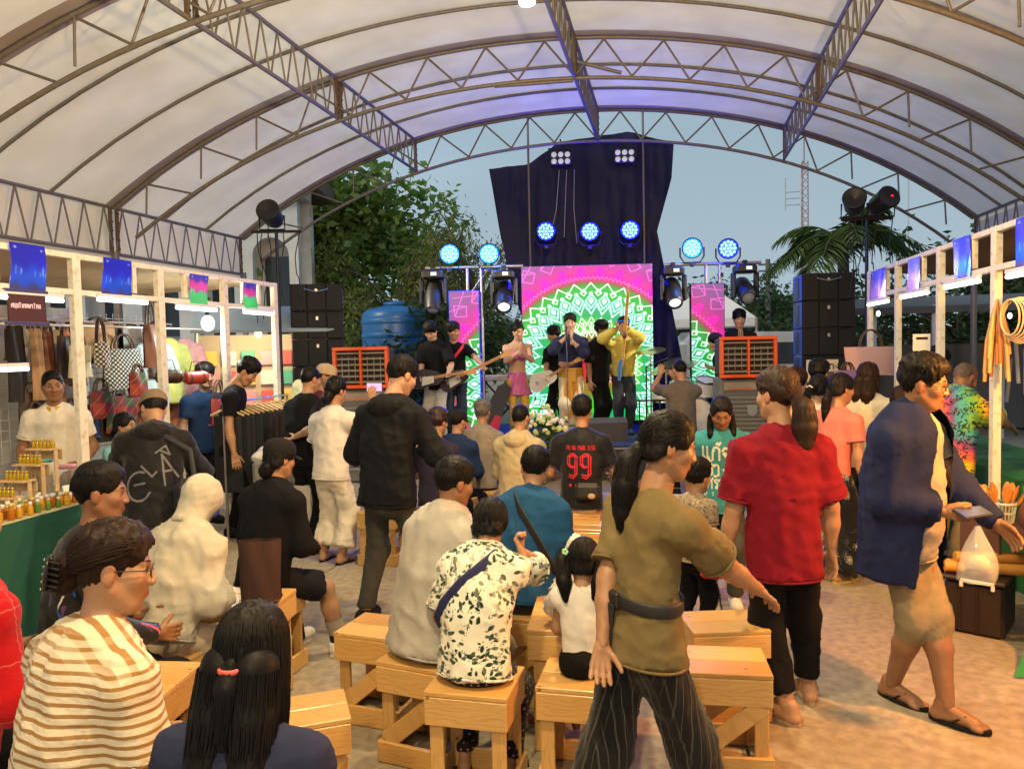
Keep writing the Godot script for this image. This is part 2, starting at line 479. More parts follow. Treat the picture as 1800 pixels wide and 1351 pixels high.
# ---------------------------------------------------------------- tent
const TX := -1.084
const SKEW := 0.1563
func roof_y(x: float) -> float: return 5.344 - 0.04627 * x * x - 0.000397 * x * x * x * x
func roof(x: float,zf: float,drop := 0.0) -> Vector3:
	var sl := -(0.09254 * x + 0.001588 * x * x * x)
	var nn := Vector2(-sl,1).normalized()
	return Vector3(TX + x - nn.x * drop,roof_y(x) - nn.y * drop,-(zf + x * SKEW))
func tent() -> void:
	var t := thing("event_tent","long arched event tent with cream canvas roof on grey steel trusses over the audience","tent")
	var steel := mat("steel")
	var arches := [12.0,9.132,6.264,3.396]
	for zf in arches:
		var a := Node3D.new()
		a.name = "arch_truss"; t.add_child(a,true)
		for lvl in 2:
			var pts := []
			for i in 41: pts.append(roof(-5.56 + 11.12 * i / 40.0,zf,0.02 + lvl * 0.46))
			part(a,"chord",Geo.new().tube(pts,[0.024],7),steel)
		var nseg := 16
		for i in nseg:
			var x0 := -5.5 + 11.0 * i / nseg
			var x1 := -5.5 + 11.0 * (i + 1) / nseg
			var xm := (x0 + x1) * 0.5
			if absf(xm) > 3.3:
				var s := 1.0 if xm > 0 else -1.0
				part(a,"web_bar",Geo.new().rod(roof(xm,zf,0.04),Vector3(TX + xm,roof(xm,zf,0.48).y + 0.0,roof(xm,zf).z),0.013,6),steel)
				part(a,"web_bar",Geo.new().rod(roof(xm,zf,0.04),roof(xm + s * -0.34 if s < 0 else xm - 0.34,zf,0.46),0.013,6),steel)
			else:
				part(a,"web_bar",Geo.new().rod(roof(x0,zf,0.46),roof(xm,zf,0.04),0.013,6),steel)
				part(a,"web_bar",Geo.new().rod(roof(xm,zf,0.04),roof(x1,zf,0.46),0.013,6),steel)
		part(a,"canvas_hem",Geo.new().sheet(40,2,func(u,v): return roof(-5.56 + 11.12 * u,zf + (v - 0.5) * 0.26,-0.012),0.004),mat("canvas_hem"))
	for k in 4:
		for r in [0.34,0.67]:
			var zf: float = 12.0 - 2.868 * (k + r)
			var pts := []
			for i in 31: pts.append(roof(-5.56 + 11.12 * i / 30.0,zf,0.0))
			part(t,"roof_rib",Geo.new().tube(pts,[0.021],6),steel)
	for xk in [-5.565,-2.779,0.0,2.779,5.565]:
		var eave: bool = absf(xk) > 5.0
		var th := 0.56 if eave else 0.47
		for k in 4:
			var p := Node3D.new()
			p.name = "lengthwise_truss"; t.add_child(p,true)
			var z1: float = 12.0 - 2.868 * k + xk * SKEW
			var z0 := z1 - 2.868
			var X: float = TX + xk
			var Y := roof_y(xk)
			for yy in [Y,Y - th]:
				part(p,"chord",Geo.new().rod(Vector3(X,yy,-z1),Vector3(X,yy,-z0),0.022,7),steel)
			for e in 2:
				var g := Geo.new().box(Vector3(X + 0.0,Y - th * 0.5,-lerpf(z1,z0,0.02 if e == 0 else 0.98)),Vector3(0.05,th,0.02),Basis.IDENTITY,0.003)
				part(p,"end_plate",g,mat("steel_plate"))
				for q in 5:
					part(p,"bolt",Geo.new().ball(Vector3(X + 0.028,Y - th * (0.12 + 0.19 * q),-lerpf(z1,z0,0.02 if e == 0 else 0.98)),Vector3(0.008,0.012,0.012),6,4),mat("black_metal"))
			var nw := 9
			for i in nw:
				var za := lerpf(z1,z0,(i + 0.05) / nw)
				var zb := lerpf(z1,z0,(i + 0.5) / nw)
				var zc := lerpf(z1,z0,(i + 0.95) / nw)
				part(p,"web_bar",Geo.new().rod(Vector3(X,Y - th,-za),Vector3(X,Y,-zb),0.011,6),steel)
				part(p,"web_bar",Geo.new().rod(Vector3(X,Y,-zb),Vector3(X,Y - th,-zc),0.011,6),steel)
	part(t,"tie_rod",Geo.new().rod(Vector3(-2.02,4.81,-9.0),Vector3(-1.10,4.84,-9.14),0.022,7),steel)
	part(t,"tie_rod",Geo.new().rod(Vector3(-1.05,5.07,-9.2),Vector3(-0.55,4.93,-9.3),0.022,7),steel)
	var f := FastNoiseLite.new()
	f.seed = 8; f.frequency = 0.35
	for k in 6:
		var z1 := 12.12 - 2.868 * k if k == 0 else 12.0 - 2.868 * k
		var z0 := 12.0 - 2.868 * (k + 1)
		part(t,"roof_canvas",Geo.new().sheet(48,18,func(u,v):
			var zz := lerpf(z0,z1,v)
			var sag := absf(sin((12.0 - zz) / 2.868 * 3.0 * PI)) * 0.035
			return roof(-5.62 + 11.24 * u,zz,-0.032 + sag * (0.7 if absf(u - 0.5) < 0.48 else 0.0) + f.get_noise_2d(u * 40.0,zz * 3.0) * 0.008),0.0),mat("canvas"))
		for s in [-1.0,1.0]:
			part(t,"valance",Geo.new().sheet(16,4,func(u,v):
				var zz: float = lerpf(z1,z0,u) if s < 0 else lerpf(z0,z1,u)
				return Vector3(TX + s * (5.66 + 0.03 * sin(zz * 7.0) * v),3.53 - 0.66 * v + f.get_noise_2d(zz * 6.0,s * 9.0) * 0.05 * v,-(zz + s * 5.6 * SKEW)),0.0),mat("canvas"))
	for s in [-1.0,1.0]:
		for k in 4:
			var X: float = TX + s * 5.565
			var z: float = -(12.0 - 2.868 * k + s * 5.565 * SKEW)
			part(t,"post",Geo.new().rod(Vector3(X,-0.02,z),Vector3(X,3.0,z),0.045,10),steel)
	part(t,"brace_plank",Geo.new().bar(Vector3(-6.2,3.05,-3.3),Vector3(-6.2,2.78,-4.6),0.03,0.07),mat("black_metal"))
	var lamp := thing("pendant_lamp","round white pendant lamp hanging below the tent roof near its ridge","lamp",Vector3(-0.83,3.845,-4.64))
	part(lamp,"lamp_cord",Geo.new().rod(Vector3(0,0.17,0),Vector3(0,1.51,0),0.006,6),mat("black_plastic"))
	part(lamp,"lamp_socket",Geo.new().lathe([Vector2(0.001,0.2),Vector2(0.03,0.2),Vector2(0.035,0.1),Vector2(0.001,0.1)],12),mat("black_plastic"))
	part(lamp,"lamp_bulb",Geo.new().lathe([Vector2(0.001,-0.05),Vector2(0.045,-0.05),Vector2(0.052,-0.04),Vector2(0.052,0.08),Vector2(0.04,0.1),Vector2(0.001,0.1)],20),mat("lamp_warm",Color(0.9,0.9,0.85),0.4,{"emit": Color(1.0,0.95,0.80),"e": 1.0}))
	omni(lamp,"pendant_light",Vector3(0,-0.12,0),Color(1.0,0.88,0.67),7.6,0.08)
	for q in [[Vector3(-0.6,3.8,-1.5),"pendant lamp hanging above the camera"],[Vector3(-0.4,3.8,1.6),"pendant lamp hanging behind the camera"]]: copy_of(lamp,q[0],0.0,q[1])
# ---------------------------------------------------------------- background
func leaf_crown(g: Geo,rng: RandomNumberGenerator,centers: Array,count: int,size: float,spread: Vector3,c0: Color,c1: Color,droop := 0.3,narrow := 0.5) -> void:
	for i in count:
		var cc: Vector3 = centers[rng.randi() % centers.size()]
		var d := Vector3(rng.randfn(),rng.randfn(),rng.randfn()) * 0.5
		var p := cc + d * spread
		var dir := Vector3(rng.randfn(),rng.randfn() * 0.5 - droop,rng.randfn()).normalized()
		var side := dir.cross(Vector3(rng.randfn(),rng.randfn(),rng.randfn())).normalized()
		var L := size * rng.randf_range(0.6,1.3)
		var w := L * narrow
		g.tint = c0.lerp(c1,rng.randf())
		var nn := side.cross(dir).normalized()
		var m := p + dir * L * 0.5
		g.quad(p,m - side * w * 0.5 + nn * w * 0.12,p + dir * L,m + side * w * 0.5 + nn * w * 0.12)
func bark_mat() -> StandardMaterial3D:
	return mat("bark",Color(0.10,0.075,0.055),0.95,{"tex": noise_tex("barkt",256,0.03,Color(0.5,0.5,0.5),Color(1,1,1),5),"tri": Vector3(3,0.8,3)})
func leaf_mat() -> StandardMaterial3D:
	return mat("leaf",Color(1,1,1),0.55,{"vc": true,"back": Color(0.85,0.95,0.55)})
func tree(at: Vector3,h: float,label: String,sd: int,o := {}) -> void:
	var rng := RandomNumberGenerator.new()
	rng.seed = sd
	var t := thing("leafy_tree",label,"tree",at,0,"trees behind the stage")
	var w: float = o.get("w",h * 0.35)
	var trunk := Geo.new()
	var top := Vector3(rng.randfn() * 0.2,h * 0.62,rng.randfn() * 0.2)
	trunk.tube([Vector3.ZERO,top * 0.35 + Vector3(0.1,0,0),top * 0.7,top],[h * 0.035,h * 0.026,h * 0.018,h * 0.008],9)
	var centers := []
	var nb: int = o.get("limbs",22)
	for i in nb:
		var q := rng.randf_range(0.25,0.95)
		var st := top * q
		var ang := rng.randf() * TAU
		var out := w * rng.randf_range(0.45,1.0) * (1.15 - 0.55 * absf(q - 0.55))
		var en := st + Vector3(cos(ang) * out,h * rng.randf_range(0.02,0.36),sin(ang) * out)
		if o.get("weep",false): en.y = st.y + h * rng.randf_range(0.0,0.3)
		var md := st.lerp(en,0.5) + Vector3(0,h * 0.05,0)
		trunk.tube([st,md,en],[h * 0.010,h * 0.006,h * 0.002],6)
		for k in 3:
			var tip: Vector3 = en + Vector3(rng.randfn(),rng.randfn() * 0.6,rng.randfn()) * w * 0.22
			trunk.tube([md,md.lerp(tip,0.6) + Vector3(0,0.06,0),tip],[h * 0.004,h * 0.003,h * 0.001],5)
			centers.append(tip)
			centers.append(md.lerp(tip,0.6))
	part(t,"trunk",trunk,bark_mat())
	var g := Geo.new()
	g.tinted = true
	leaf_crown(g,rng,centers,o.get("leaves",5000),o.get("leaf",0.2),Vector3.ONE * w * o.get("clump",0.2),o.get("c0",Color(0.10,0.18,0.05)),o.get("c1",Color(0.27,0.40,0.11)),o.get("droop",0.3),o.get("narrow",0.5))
	if o.get("weep",false):
		for i in 260:
			var c: Vector3 = centers[rng.randi() % centers.size()] + Vector3(rng.randfn(),rng.randfn(),rng.randfn()) * w * 0.12
			var L := h * rng.randf_range(0.06,0.16)
			var brown := rng.randf() < 0.3
			for k in 14:
				var p := c + Vector3(sin(k * 0.4 + i) * 0.05,-L * k / 14.0,cos(k * 0.3 + i) * 0.05)
				g.tint = (Color(0.16,0.10,0.05) if brown else Color(0.06,0.11,0.03)).lerp(Color(0.22,0.26,0.08),rng.randf())
				var d := Vector3(rng.randfn(),-1.2,rng.randfn()).normalized() * 0.13
				var s := d.cross(Vector3(rng.randfn(),0.2,rng.randfn())).normalized() * 0.018
				g.quad(p,p + d * 0.5 - s,p + d,p + d * 0.5 + s)
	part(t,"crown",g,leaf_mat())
func palm(at: Vector3,h: float) -> void:
	var rng := RandomNumberGenerator.new()
	rng.seed = 77
	var t := thing("palm_tree","feathery green palm tree rising behind the black speaker stack beside the utility pole","tree",at)
	part(t,"trunk",Geo.new().tube([Vector3.ZERO,Vector3(0.05,h * 0.5,0),Vector3(0,h,0)],[0.17,0.13,0.11],10),bark_mat())
	for k in 18:
		var g := Geo.new()
		g.tinted = true
		var ang := TAU * k / 18.0 + rng.randf() * 0.3
		var up := rng.randf_range(0.05,1.25)
		var L := rng.randf_range(1.6,2.2)
		var dirh := Vector3(cos(ang),0,sin(ang))
		var pts := []
		for i in 13:
			var s := i / 12.0
			pts.append(Vector3(0,h,0) + dirh * L * s * (cos(up) * 0.9 + 0.15) + Vector3(0,L * (s * sin(up) - s * s * (0.55 + 0.35 * cos(up))),0))
		g.tint = Color(0.14,0.17,0.05)
		g.tube(pts,[0.022,0.018,0.01,0.004],5)
		for i in range(1,13):
			for sub in 3:
				var s := (i - 1 + sub / 3.0) / 12.0
				var a: Vector3 = pts[i - 1].lerp(pts[i],sub / 3.0)
				var tg: Vector3 = (pts[i] - pts[i - 1]).normalized()
				for sd in [-1.0,1.0]:
					var side: Vector3 = tg.cross(Vector3.UP).normalized() * sd
					var ll := 0.55 * sin(PI * clampf(s * 0.9 + 0.1,0,1)) + 0.1
					var e: Vector3 = a + side * ll * 0.75 + tg * ll * 0.45 + Vector3(0,-ll * rng.randf_range(0.25,0.7),0)
					var m := a.lerp(e,0.5) + Vector3(0,ll * 0.08,0)
					g.tint = Color(0.05,0.10,0.03).lerp(Color(0.16,0.24,0.07),rng.randf())
					g.quad(a,m - tg * 0.022,e,m + tg * 0.022)
		part(t,"frond",g,leaf_mat())
func background() -> void:
	tree(Vector3(-8.9,0,-18.6),7.6,"broad leafy green tree, the largest, left of the black stage curtain",1,{"w": 2.7,"leaves": 16000,"leaf": 0.24,"limbs": 34,"clump": 0.22,"narrow": 0.62})
	tree(Vector3(-11.2,0,-19.5),6.6,"dense green tree behind the stacked speakers beside the white arcaded building",2,{"w": 2.3,"leaves": 10000,"leaf": 0.22,"limbs": 26})
	tree(Vector3(-5.6,0,-15.6),4.9,"yellow green feathery tree drooping over the blue water tank",3,{"w": 1.7,"weep": true,"leaves": 9000,"leaf": 0.15,"narrow": 0.22,"c0": Color(0.07,0.10,0.02),"c1": Color(0.22,0.25,0.06),"droop": 0.9,"limbs": 24})
	tree(Vector3(-4.3,0,-16.6),5.5,"thin grey green tree with sparse twigs right beside the black stage curtain",4,{"w": 1.5,"weep": true,"leaves": 3000,"leaf": 0.15,"narrow": 0.22,"c0": Color(0.07,0.09,0.04),"c1": Color(0.20,0.22,0.11),"droop": 0.8})
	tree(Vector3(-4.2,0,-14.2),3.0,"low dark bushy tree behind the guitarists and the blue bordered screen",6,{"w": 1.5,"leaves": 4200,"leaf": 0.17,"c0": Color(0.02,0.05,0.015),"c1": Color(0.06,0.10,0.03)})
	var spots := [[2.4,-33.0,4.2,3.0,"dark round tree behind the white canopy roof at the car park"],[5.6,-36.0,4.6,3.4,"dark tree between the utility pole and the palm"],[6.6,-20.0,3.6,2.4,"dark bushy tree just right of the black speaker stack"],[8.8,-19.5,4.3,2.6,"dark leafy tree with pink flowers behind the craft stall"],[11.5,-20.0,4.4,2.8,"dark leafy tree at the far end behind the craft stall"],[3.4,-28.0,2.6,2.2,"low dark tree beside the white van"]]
	for k in spots.size():
		var s: Array = spots[k]
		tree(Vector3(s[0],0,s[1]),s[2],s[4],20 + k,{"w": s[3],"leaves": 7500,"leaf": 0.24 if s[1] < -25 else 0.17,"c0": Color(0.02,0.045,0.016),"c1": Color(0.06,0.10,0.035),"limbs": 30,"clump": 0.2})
	palm(Vector3(3.5,0,-17.2),3.75)
	var f := FastNoiseLite.new()
	f.seed = 31; f.frequency = 0.05
	var ridge := Geo.new().sheet(140,10,func(u,v): return Vector3(-50 + 130 * u,(v if v < 0.99 else 0.99) * (3.6 + 1.3 * sin(u * 7.0 + 1.0) + 2.2 * f.get_noise_2d(u * 260.0,v * 30.0)),-66.0 - 8.0 * v + 3.0 * f.get_noise_2d(u * 500.0,v * 90.0)))
	structure("hills",ridge,mat("far_wood",Color(0.05,0.075,0.06),1.0,{"tex": noise_tex("woodland",256,0.05,Color(0.45,0.45,0.45),Color(1,1,1),4),"tri": 0.2}))
	var wm := mat("render_white",Color(0.62,0.63,0.62),0.85,{"tex": noise_tex("stain",512,0.008,Color(0.8,0.8,0.78),Color(1,1,1),5),"tri": 0.4})
	var b := thing("white_building","white building with a row of round arches behind the left stalls","building",Vector3(-11.6,0,-13.4),deg_to_rad(14))
	part(b,"wall",Geo.new().box(Vector3(0,2.4,-0.6),Vector3(9.0,4.8,0.3)),wm)
	for k in 8:
		var x := -3.85 + k * 1.1
		var poly := PackedVector2Array([Vector2(x - 0.55,0)])
		poly.append(Vector2(x - 0.55,4.75)); poly.append(Vector2(x + 0.55,4.75)); poly.append(Vector2(x + 0.55,0)); poly.append(Vector2(x + 0.36,0)); poly.append(Vector2(x + 0.36,3.55))
		for i in 9: poly.append(Vector2(x + 0.36 * cos(PI * i / 8.0),3.65 + 0.36 * sin(PI * i / 8.0)))
		poly.append(Vector2(x - 0.36,3.55)); poly.append(Vector2(x - 0.36,0))
		part(b,"arch",Geo.new().prism(poly,0.25,Transform3D(Basis.IDENTITY,Vector3(0,0,0))),wm)
		part(b,"window",Geo.new().box(Vector3(x,2.9,-0.43),Vector3(0.6,1.6,0.03)),mat("dark_glass",Color(0.05,0.06,0.07),0.15))
	part(b,"cornice",Geo.new().box(Vector3(0,4.85,0.1),Vector3(9.2,0.2,0.6),Basis.IDENTITY,0.02),wm)
	part(b,"roof",Geo.new().box(Vector3(0,5.15,-0.6),Vector3(9.6,0.35,2.2),Basis.IDENTITY,0.03),mat("roof_brown",Color(0.16,0.12,0.10),0.8))
	var tk := thing("water_tank","large ribbed blue plastic water tank under the drooping tree","tank",Vector3(-5.0,0,-13.5))
	part(tk,"shell",Geo.new().lathe([Vector2(0.001,0.0),Vector2(0.62,0.0),Vector2(0.62,0.02),Vector2(0.62,1.2),Vector2(0.62,2.3),Vector2(0.60,2.4),Vector2(0.52,2.47),Vector2(0.25,2.53),Vector2(0.001,2.54)],36),mat("tank_blue",Color(0.02,0.13,0.36),0.35))
	for i in 9: part(tk,"rib",Geo.new().lathe([Vector2(0.618,-0.05),Vector2(0.64,-0.03),Vector2(0.64,0.03),Vector2(0.618,0.05)],36,Transform3D(Basis.IDENTITY,Vector3(0,0.2 + i * 0.255,0))),mat("tank_blue"))
	part(tk,"lid",Geo.new().lathe([Vector2(0.001,2.52),Vector2(0.22,2.52),Vector2(0.22,2.6),Vector2(0.001,2.63)],20),mat("tank_blue"))
	var cn := thing("canopy_tent","small white peaked canopy between the black curtain and the narrow screen","tent",Vector3(0.75,0,-16.6))
	for k in 4:
		var a := TAU * k / 4.0 + PI / 4 + 0.1
		var c2 := TAU * (k + 1) / 4.0 + PI / 4 + 0.1
		var A := Vector3(cos(a),0,sin(a)) * 1.35 + Vector3(0,2.2,0)
		var B := Vector3(cos(c2),0,sin(c2)) * 1.35 + Vector3(0,2.2,0)
		var g := Geo.new()
		g.tri(A,Vector3(0,2.95,0),B); g.quad(A,B,B - Vector3(0,0.16,0),A - Vector3(0,0.16,0))
		part(cn,"roof_panel",g,mat("canopy_white",Color(0.74,0.74,0.72),0.7,{"back": Color(0.4,0.4,0.4)}))
		part(cn,"leg",Geo.new().rod(Vector3(A.x,0,A.z),A,0.03,6),mat("alu"))
	van()
	var up := thing("utility_pole","slim concrete utility pole with cross arms left of the palm","pole",Vector3(3.68,0,-31.5))
	part(up,"post",Geo.new().tube([Vector3.ZERO,Vector3(0,4.9,0)],[0.14,0.09],8),mat("pole_grey",Color(0.12,0.12,0.115),0.9))
	for k in 3: part(up,"cross_arm",Geo.new().box(Vector3(0,4.2 + k * 0.25,0),Vector3(0.7,0.07,0.07)),mat("pole_grey"))
	var tw := thing("radio_mast","faint red and white lattice radio mast far away in the sky","mast",Vector3(10.2,0,-64.0))
	for k in 3:
		var a := TAU * k / 3.0
		part(tw,"mast_leg",Geo.new().rod(Vector3(cos(a) * 0.35,0,sin(a) * 0.35),Vector3(cos(a) * 0.28,15.6,sin(a) * 0.28),0.045,5),mat("mast_red",Color(0.40,0.22,0.2),0.7))
	for k in 26:
		var y := 0.6 * k
		for q in 3:
			var a := TAU * q / 3.0; var a2 := TAU * (q + 1) / 3.0
			part(tw,"lattice_bar",Geo.new().rod(Vector3(cos(a) * 0.32,y,sin(a) * 0.32),Vector3(cos(a2) * 0.32,y + 0.6,sin(a2) * 0.32),0.03,4),mat("mast_red") if (k / 4) % 2 == 0 else mat("mast_white",Color(0.5,0.52,0.53),0.7))
	part(tw,"antenna",Geo.new().rod(Vector3(0,15.4,0),Vector3(0,17.5,0),0.05,5),mat("mast_red"))
	for k in 3: part(tw,"antenna",Geo.new().rod(Vector3(-0.3,12.3 + k * 0.5,0),Vector3(-1.4,12.3 + k * 0.5,0),0.05,5),mat("mast_white"))
	part(tw,"antenna",Geo.new().rod(Vector3(-1.4,11.9,0),Vector3(-1.4,14.4,0),0.05,5),mat("mast_white"))
	var ms := thing("wire_mast","hair thin radio mast in the sky above the palm crown","mast",Vector3(16.6,0,-60.0))
	part(ms,"mast_leg",Geo.new().tube([Vector3.ZERO,Vector3(0,18.0,0)],[0.06,0.04],5),mat("mast_white"))
	var bw := thing("boundary_wall","long dark roofed shelter with pale posts behind the craft stall","shelter",Vector3(8.0,0,-15.0),deg_to_rad(-8))
	part(bw,"roof",Geo.new().box(Vector3(0,2.35,0),Vector3(11,0.12,2.2),Basis.from_euler(Vector3(0.12,0,0))),mat("shed_roof",Color(0.07,0.075,0.08),0.7))
	for k in 12: part(bw,"post",Geo.new().box(Vector3(-5.4 + k * 0.98,1.15,0.95),Vector3(0.11,2.3,0.11),Basis.IDENTITY,0.01),mat("render_white"))
	part(bw,"wall",Geo.new().box(Vector3(0,0.8,-1.0),Vector3(11,1.6,0.12)),mat("shed_wall",Color(0.16,0.16,0.15),0.9))
	for k in 9:
		var lp := single("string_bulb",Geo.new().ball(Vector3.ZERO,Vector3(0.035,0.05,0.035),8,6),mat("bulb_white",Color(1,1,1),0.4,{"emit": Color(1,0.97,0.9),"e": 2.5}),"tiny white bulb strung along the dark shelter roof","bulb","bulbs strung along the shelter",Transform3D(Basis.IDENTITY,Vector3(3.4 + k * 0.95,2.16 - 0.05 * (k % 3),-13.95 + k * 0.12)))
		lp.set_meta("group","bulbs strung along the shelter")
func van() -> void:
	var v := thing("parked_van","white van parked behind the orange cooler and the black speaker stack","van",Vector3(2.0,0,-16.4),deg_to_rad(10))
	var body := PackedVector2Array([Vector2(-1.9,0.35),Vector2(1.7,0.35),Vector2(1.75,0.9),Vector2(1.6,1.1),Vector2(1.05,1.75),Vector2(0.8,1.9),Vector2(-1.7,1.95),Vector2(-1.9,1.7)])
	part(v,"body",Geo.new().prism(body,1.6,Transform3D(Basis.IDENTITY,Vector3(0,0,-0.8))),mat("van_white",Color(0.72,0.73,0.73),0.25,{"coat": 0.6}))
	for s in [-0.815,0.785]:
		for q in [[-1.6,-0.75],[-0.65,0.2]]:
			part(v,"window",Geo.new().box(Vector3((q[0] + q[1]) * 0.5,1.5,s + 0.015),Vector3(q[1] - q[0],0.42,0.02)),mat("dark_glass"))
		for x in [-1.2,1.05]:
			var w := part(v,"wheel",Geo.new().lathe([Vector2(0.2,-0.09),Vector2(0.3,-0.09),Vector2(0.33,-0.04),Vector2(0.33,0.04),Vector2(0.3,0.09),Vector2(0.2,0.09)],20,Transform3D(Basis.from_euler(Vector3(PI / 2,0,0)),Vector3(x,0.33,s))),mat("rubber"))
			part(w,"rim",Geo.new().lathe([Vector2(0.001,-0.07),Vector2(0.2,-0.08),Vector2(0.2,0.08),Vector2(0.001,0.07)],16,Transform3D(Basis.from_euler(Vector3(PI / 2,0,0)),Vector3(x,0.33,s))),mat("alu"))
	part(v,"windscreen",Geo.new().box(Vector3(1.36,1.42,0),Vector3(0.02,0.75,1.4),Basis.from_euler(Vector3(0,0,deg_to_rad(40)))),mat("dark_glass"))
# ---------------------------------------------------------------- stage
func led_picture() -> void:
	var W := 400; var H := 500
	var im := Image.create_empty(560,H,false,Image.FORMAT_RGB8)
	var C := Vector2(80 + W * 0.53,W * 0.80)
	var f := FastNoiseLite.new()
	f.seed = 4; f.frequency = 0.02
	for j in H:
		for i in 560:
			var d := Vector2(i,j) - C
			var r := d.length() / W
			var c: Color
			if r > 0.66:
				var k := smoothstep(0.68,0.95,r)
				c = Color(0.86,0.12,0.56).lerp(Color(0.55,0.33,0.58),k)
				c = Color(0.55,0.36,0.26).lerp(c,smoothstep(0.66,0.70,r))
			else:
				c = Color(0.35,0.50,0.22).lerp(Color(0.10,0.66,0.22),smoothstep(0.66,0.62,r))
				c = c.lerp(Color(0.05,0.62,0.36),smoothstep(0.58,0.46,r))
				c = c.lerp(Color(0.20,0.74,0.16),smoothstep(0.40,0.36,r))
				c = c.lerp(Color(0.50,0.42,0.12),smoothstep(0.30,0.22,r))
				c = c.lerp(Color(0.72,0.12,0.20),smoothstep(0.16,0.10,r))
			im.set_pixel(i,j,c)
	var P := func(r: float,deg: float) -> Vector2: return C + Vector2(sin(deg_to_rad(deg)),-cos(deg_to_rad(deg))) * r * W
	var white := Color(0.92,1.0,0.92)
	var cyan := Color(0.72,1.0,0.95)
	var mag := Color(1.0,0.0,0.72)
	var pink := Color(1.0,0.42,0.86)
	var st := 11.25
	for k in range(-12,13):
		var a := k * st
		dot(im,P.call(0.765,a + st / 2).x,P.call(0.765,a + st / 2).y,W * 0.030,mag)
		dot(im,P.call(0.735,a + st / 2).x,P.call(0.735,a + st / 2).y,W * 0.036,mag)
		stroke(im,[P.call(0.86,a - 4),P.call(0.80,a),P.call(0.86,a + 4),P.call(0.93,a),P.call(0.86,a - 4)],1.3,pink)
		stroke(im,[P.call(0.98,a - 9),P.call(0.86,a + 4)],1.1,pink)
		stroke(im,[P.call(0.98,a + 9),P.call(0.86,a - 4)],1.1,pink)
		for q in 4:
			var b := a + q * st / 4
			stroke(im,[P.call(0.715,b - 1.4),P.call(0.690,b),P.call(0.715,b + 1.4)],0.9,Color(1,0.45,0.75))
			stroke(im,[P.call(0.735,b - 0.9),P.call(0.715,b),P.call(0.735,b + 0.9)],1.0,mag)
		stroke(im,[P.call(0.585,a - st * 0.62),P.call(0.662,a),P.call(0.585,a + st * 0.62)],2.0,white)
		stroke(im,[P.call(0.585,a + st / 2 - 2.4),P.call(0.612,a + st / 2),P.call(0.585,a + st / 2 + 2.4),P.call(0.56,a + st / 2),P.call(0.585,a + st / 2 - 2.4)],1.5,white)
		stroke(im,[P.call(0.52,a - 4.6),P.call(0.575,a),P.call(0.52,a + 4.6),P.call(0.46,a),P.call(0.52,a - 4.6)],2.6,cyan)
		stroke(im,[P.call(0.52,a - 1.7),P.call(0.545,a),P.call(0.52,a + 1.7),P.call(0.498,a),P.call(0.52,a - 1.7)],2.2,Color(0.85,1,1))
		dot(im,P.call(0.522,a).x,P.call(0.522,a).y,W * 0.014,Color(0.95,1,1))
		dot(im,P.call(0.578,a).x,P.call(0.578,a).y,W * 0.016,Color(0.8,1,0.95))
		stroke(im,[P.call(0.50,a - st / 2),P.call(0.412,a),P.call(0.50,a + st / 2)],2.4,Color(0.75,1,0.88))
		stroke(im,[P.call(0.47,a - st / 2),P.call(0.44,a - st / 4),P.call(0.47,a)],1.4,cyan)
		for rr in [0.34,0.27]:
			stroke(im,[P.call(rr,a - 5),P.call(rr + 0.05,a),P.call(rr,a + 5),P.call(rr - 0.05,a),P.call(rr,a - 5)],1.6,white)
			dot(im,P.call(rr,a).x,P.call(rr,a).y,W * 0.013,Color(1,1,0.92))
		stroke(im,[P.call(0.16,a - 5),P.call(0.2,a),P.call(0.16,a + 5)],1.5,Color(1,0.6,0.7))
	picture("led",im)
func led_screen(called: String,label: String,at: Vector3,w: float,h: float,u0: Vector2,us: Vector2,e: float,rim: Material) -> void:
	var t := thing(called,label,"screen",at,deg_to_rad(10))
	part(t,"cabinet",Geo.new().box(Vector3(0,h * 0.5,-0.06),Vector3(w + 0.02,h + 0.02,0.1),Basis.IDENTITY,0.006),rim)
	var m := mat("led_" + called + str(u0),Color(0.01,0.01,0.01),0.5,{"emit": Color(1,1,1),"e": e,"etex": tex["led"],"uvs": Vector3(us.x,us.y,1),"uvo": Vector3(u0.x,u0.y,0)})
	var g := Geo.new()
	g.quad_uv(Vector3(-w / 2,0,0),Vector3(w / 2,0,0),Vector3(w / 2,h,0),Vector3(-w / 2,h,0))
	part(t,"screen_face",g,m,Transform3D(Basis.IDENTITY,Vector3(0,0,-0.006)))
	area(t,"screen_light",Transform3D(Basis.from_euler(Vector3(0,PI,0)),Vector3(0,h * 0.5,0.02)),Vector2(w,h),Color(0.75,0.9,0.75),0.5 * w * h / 5.0)
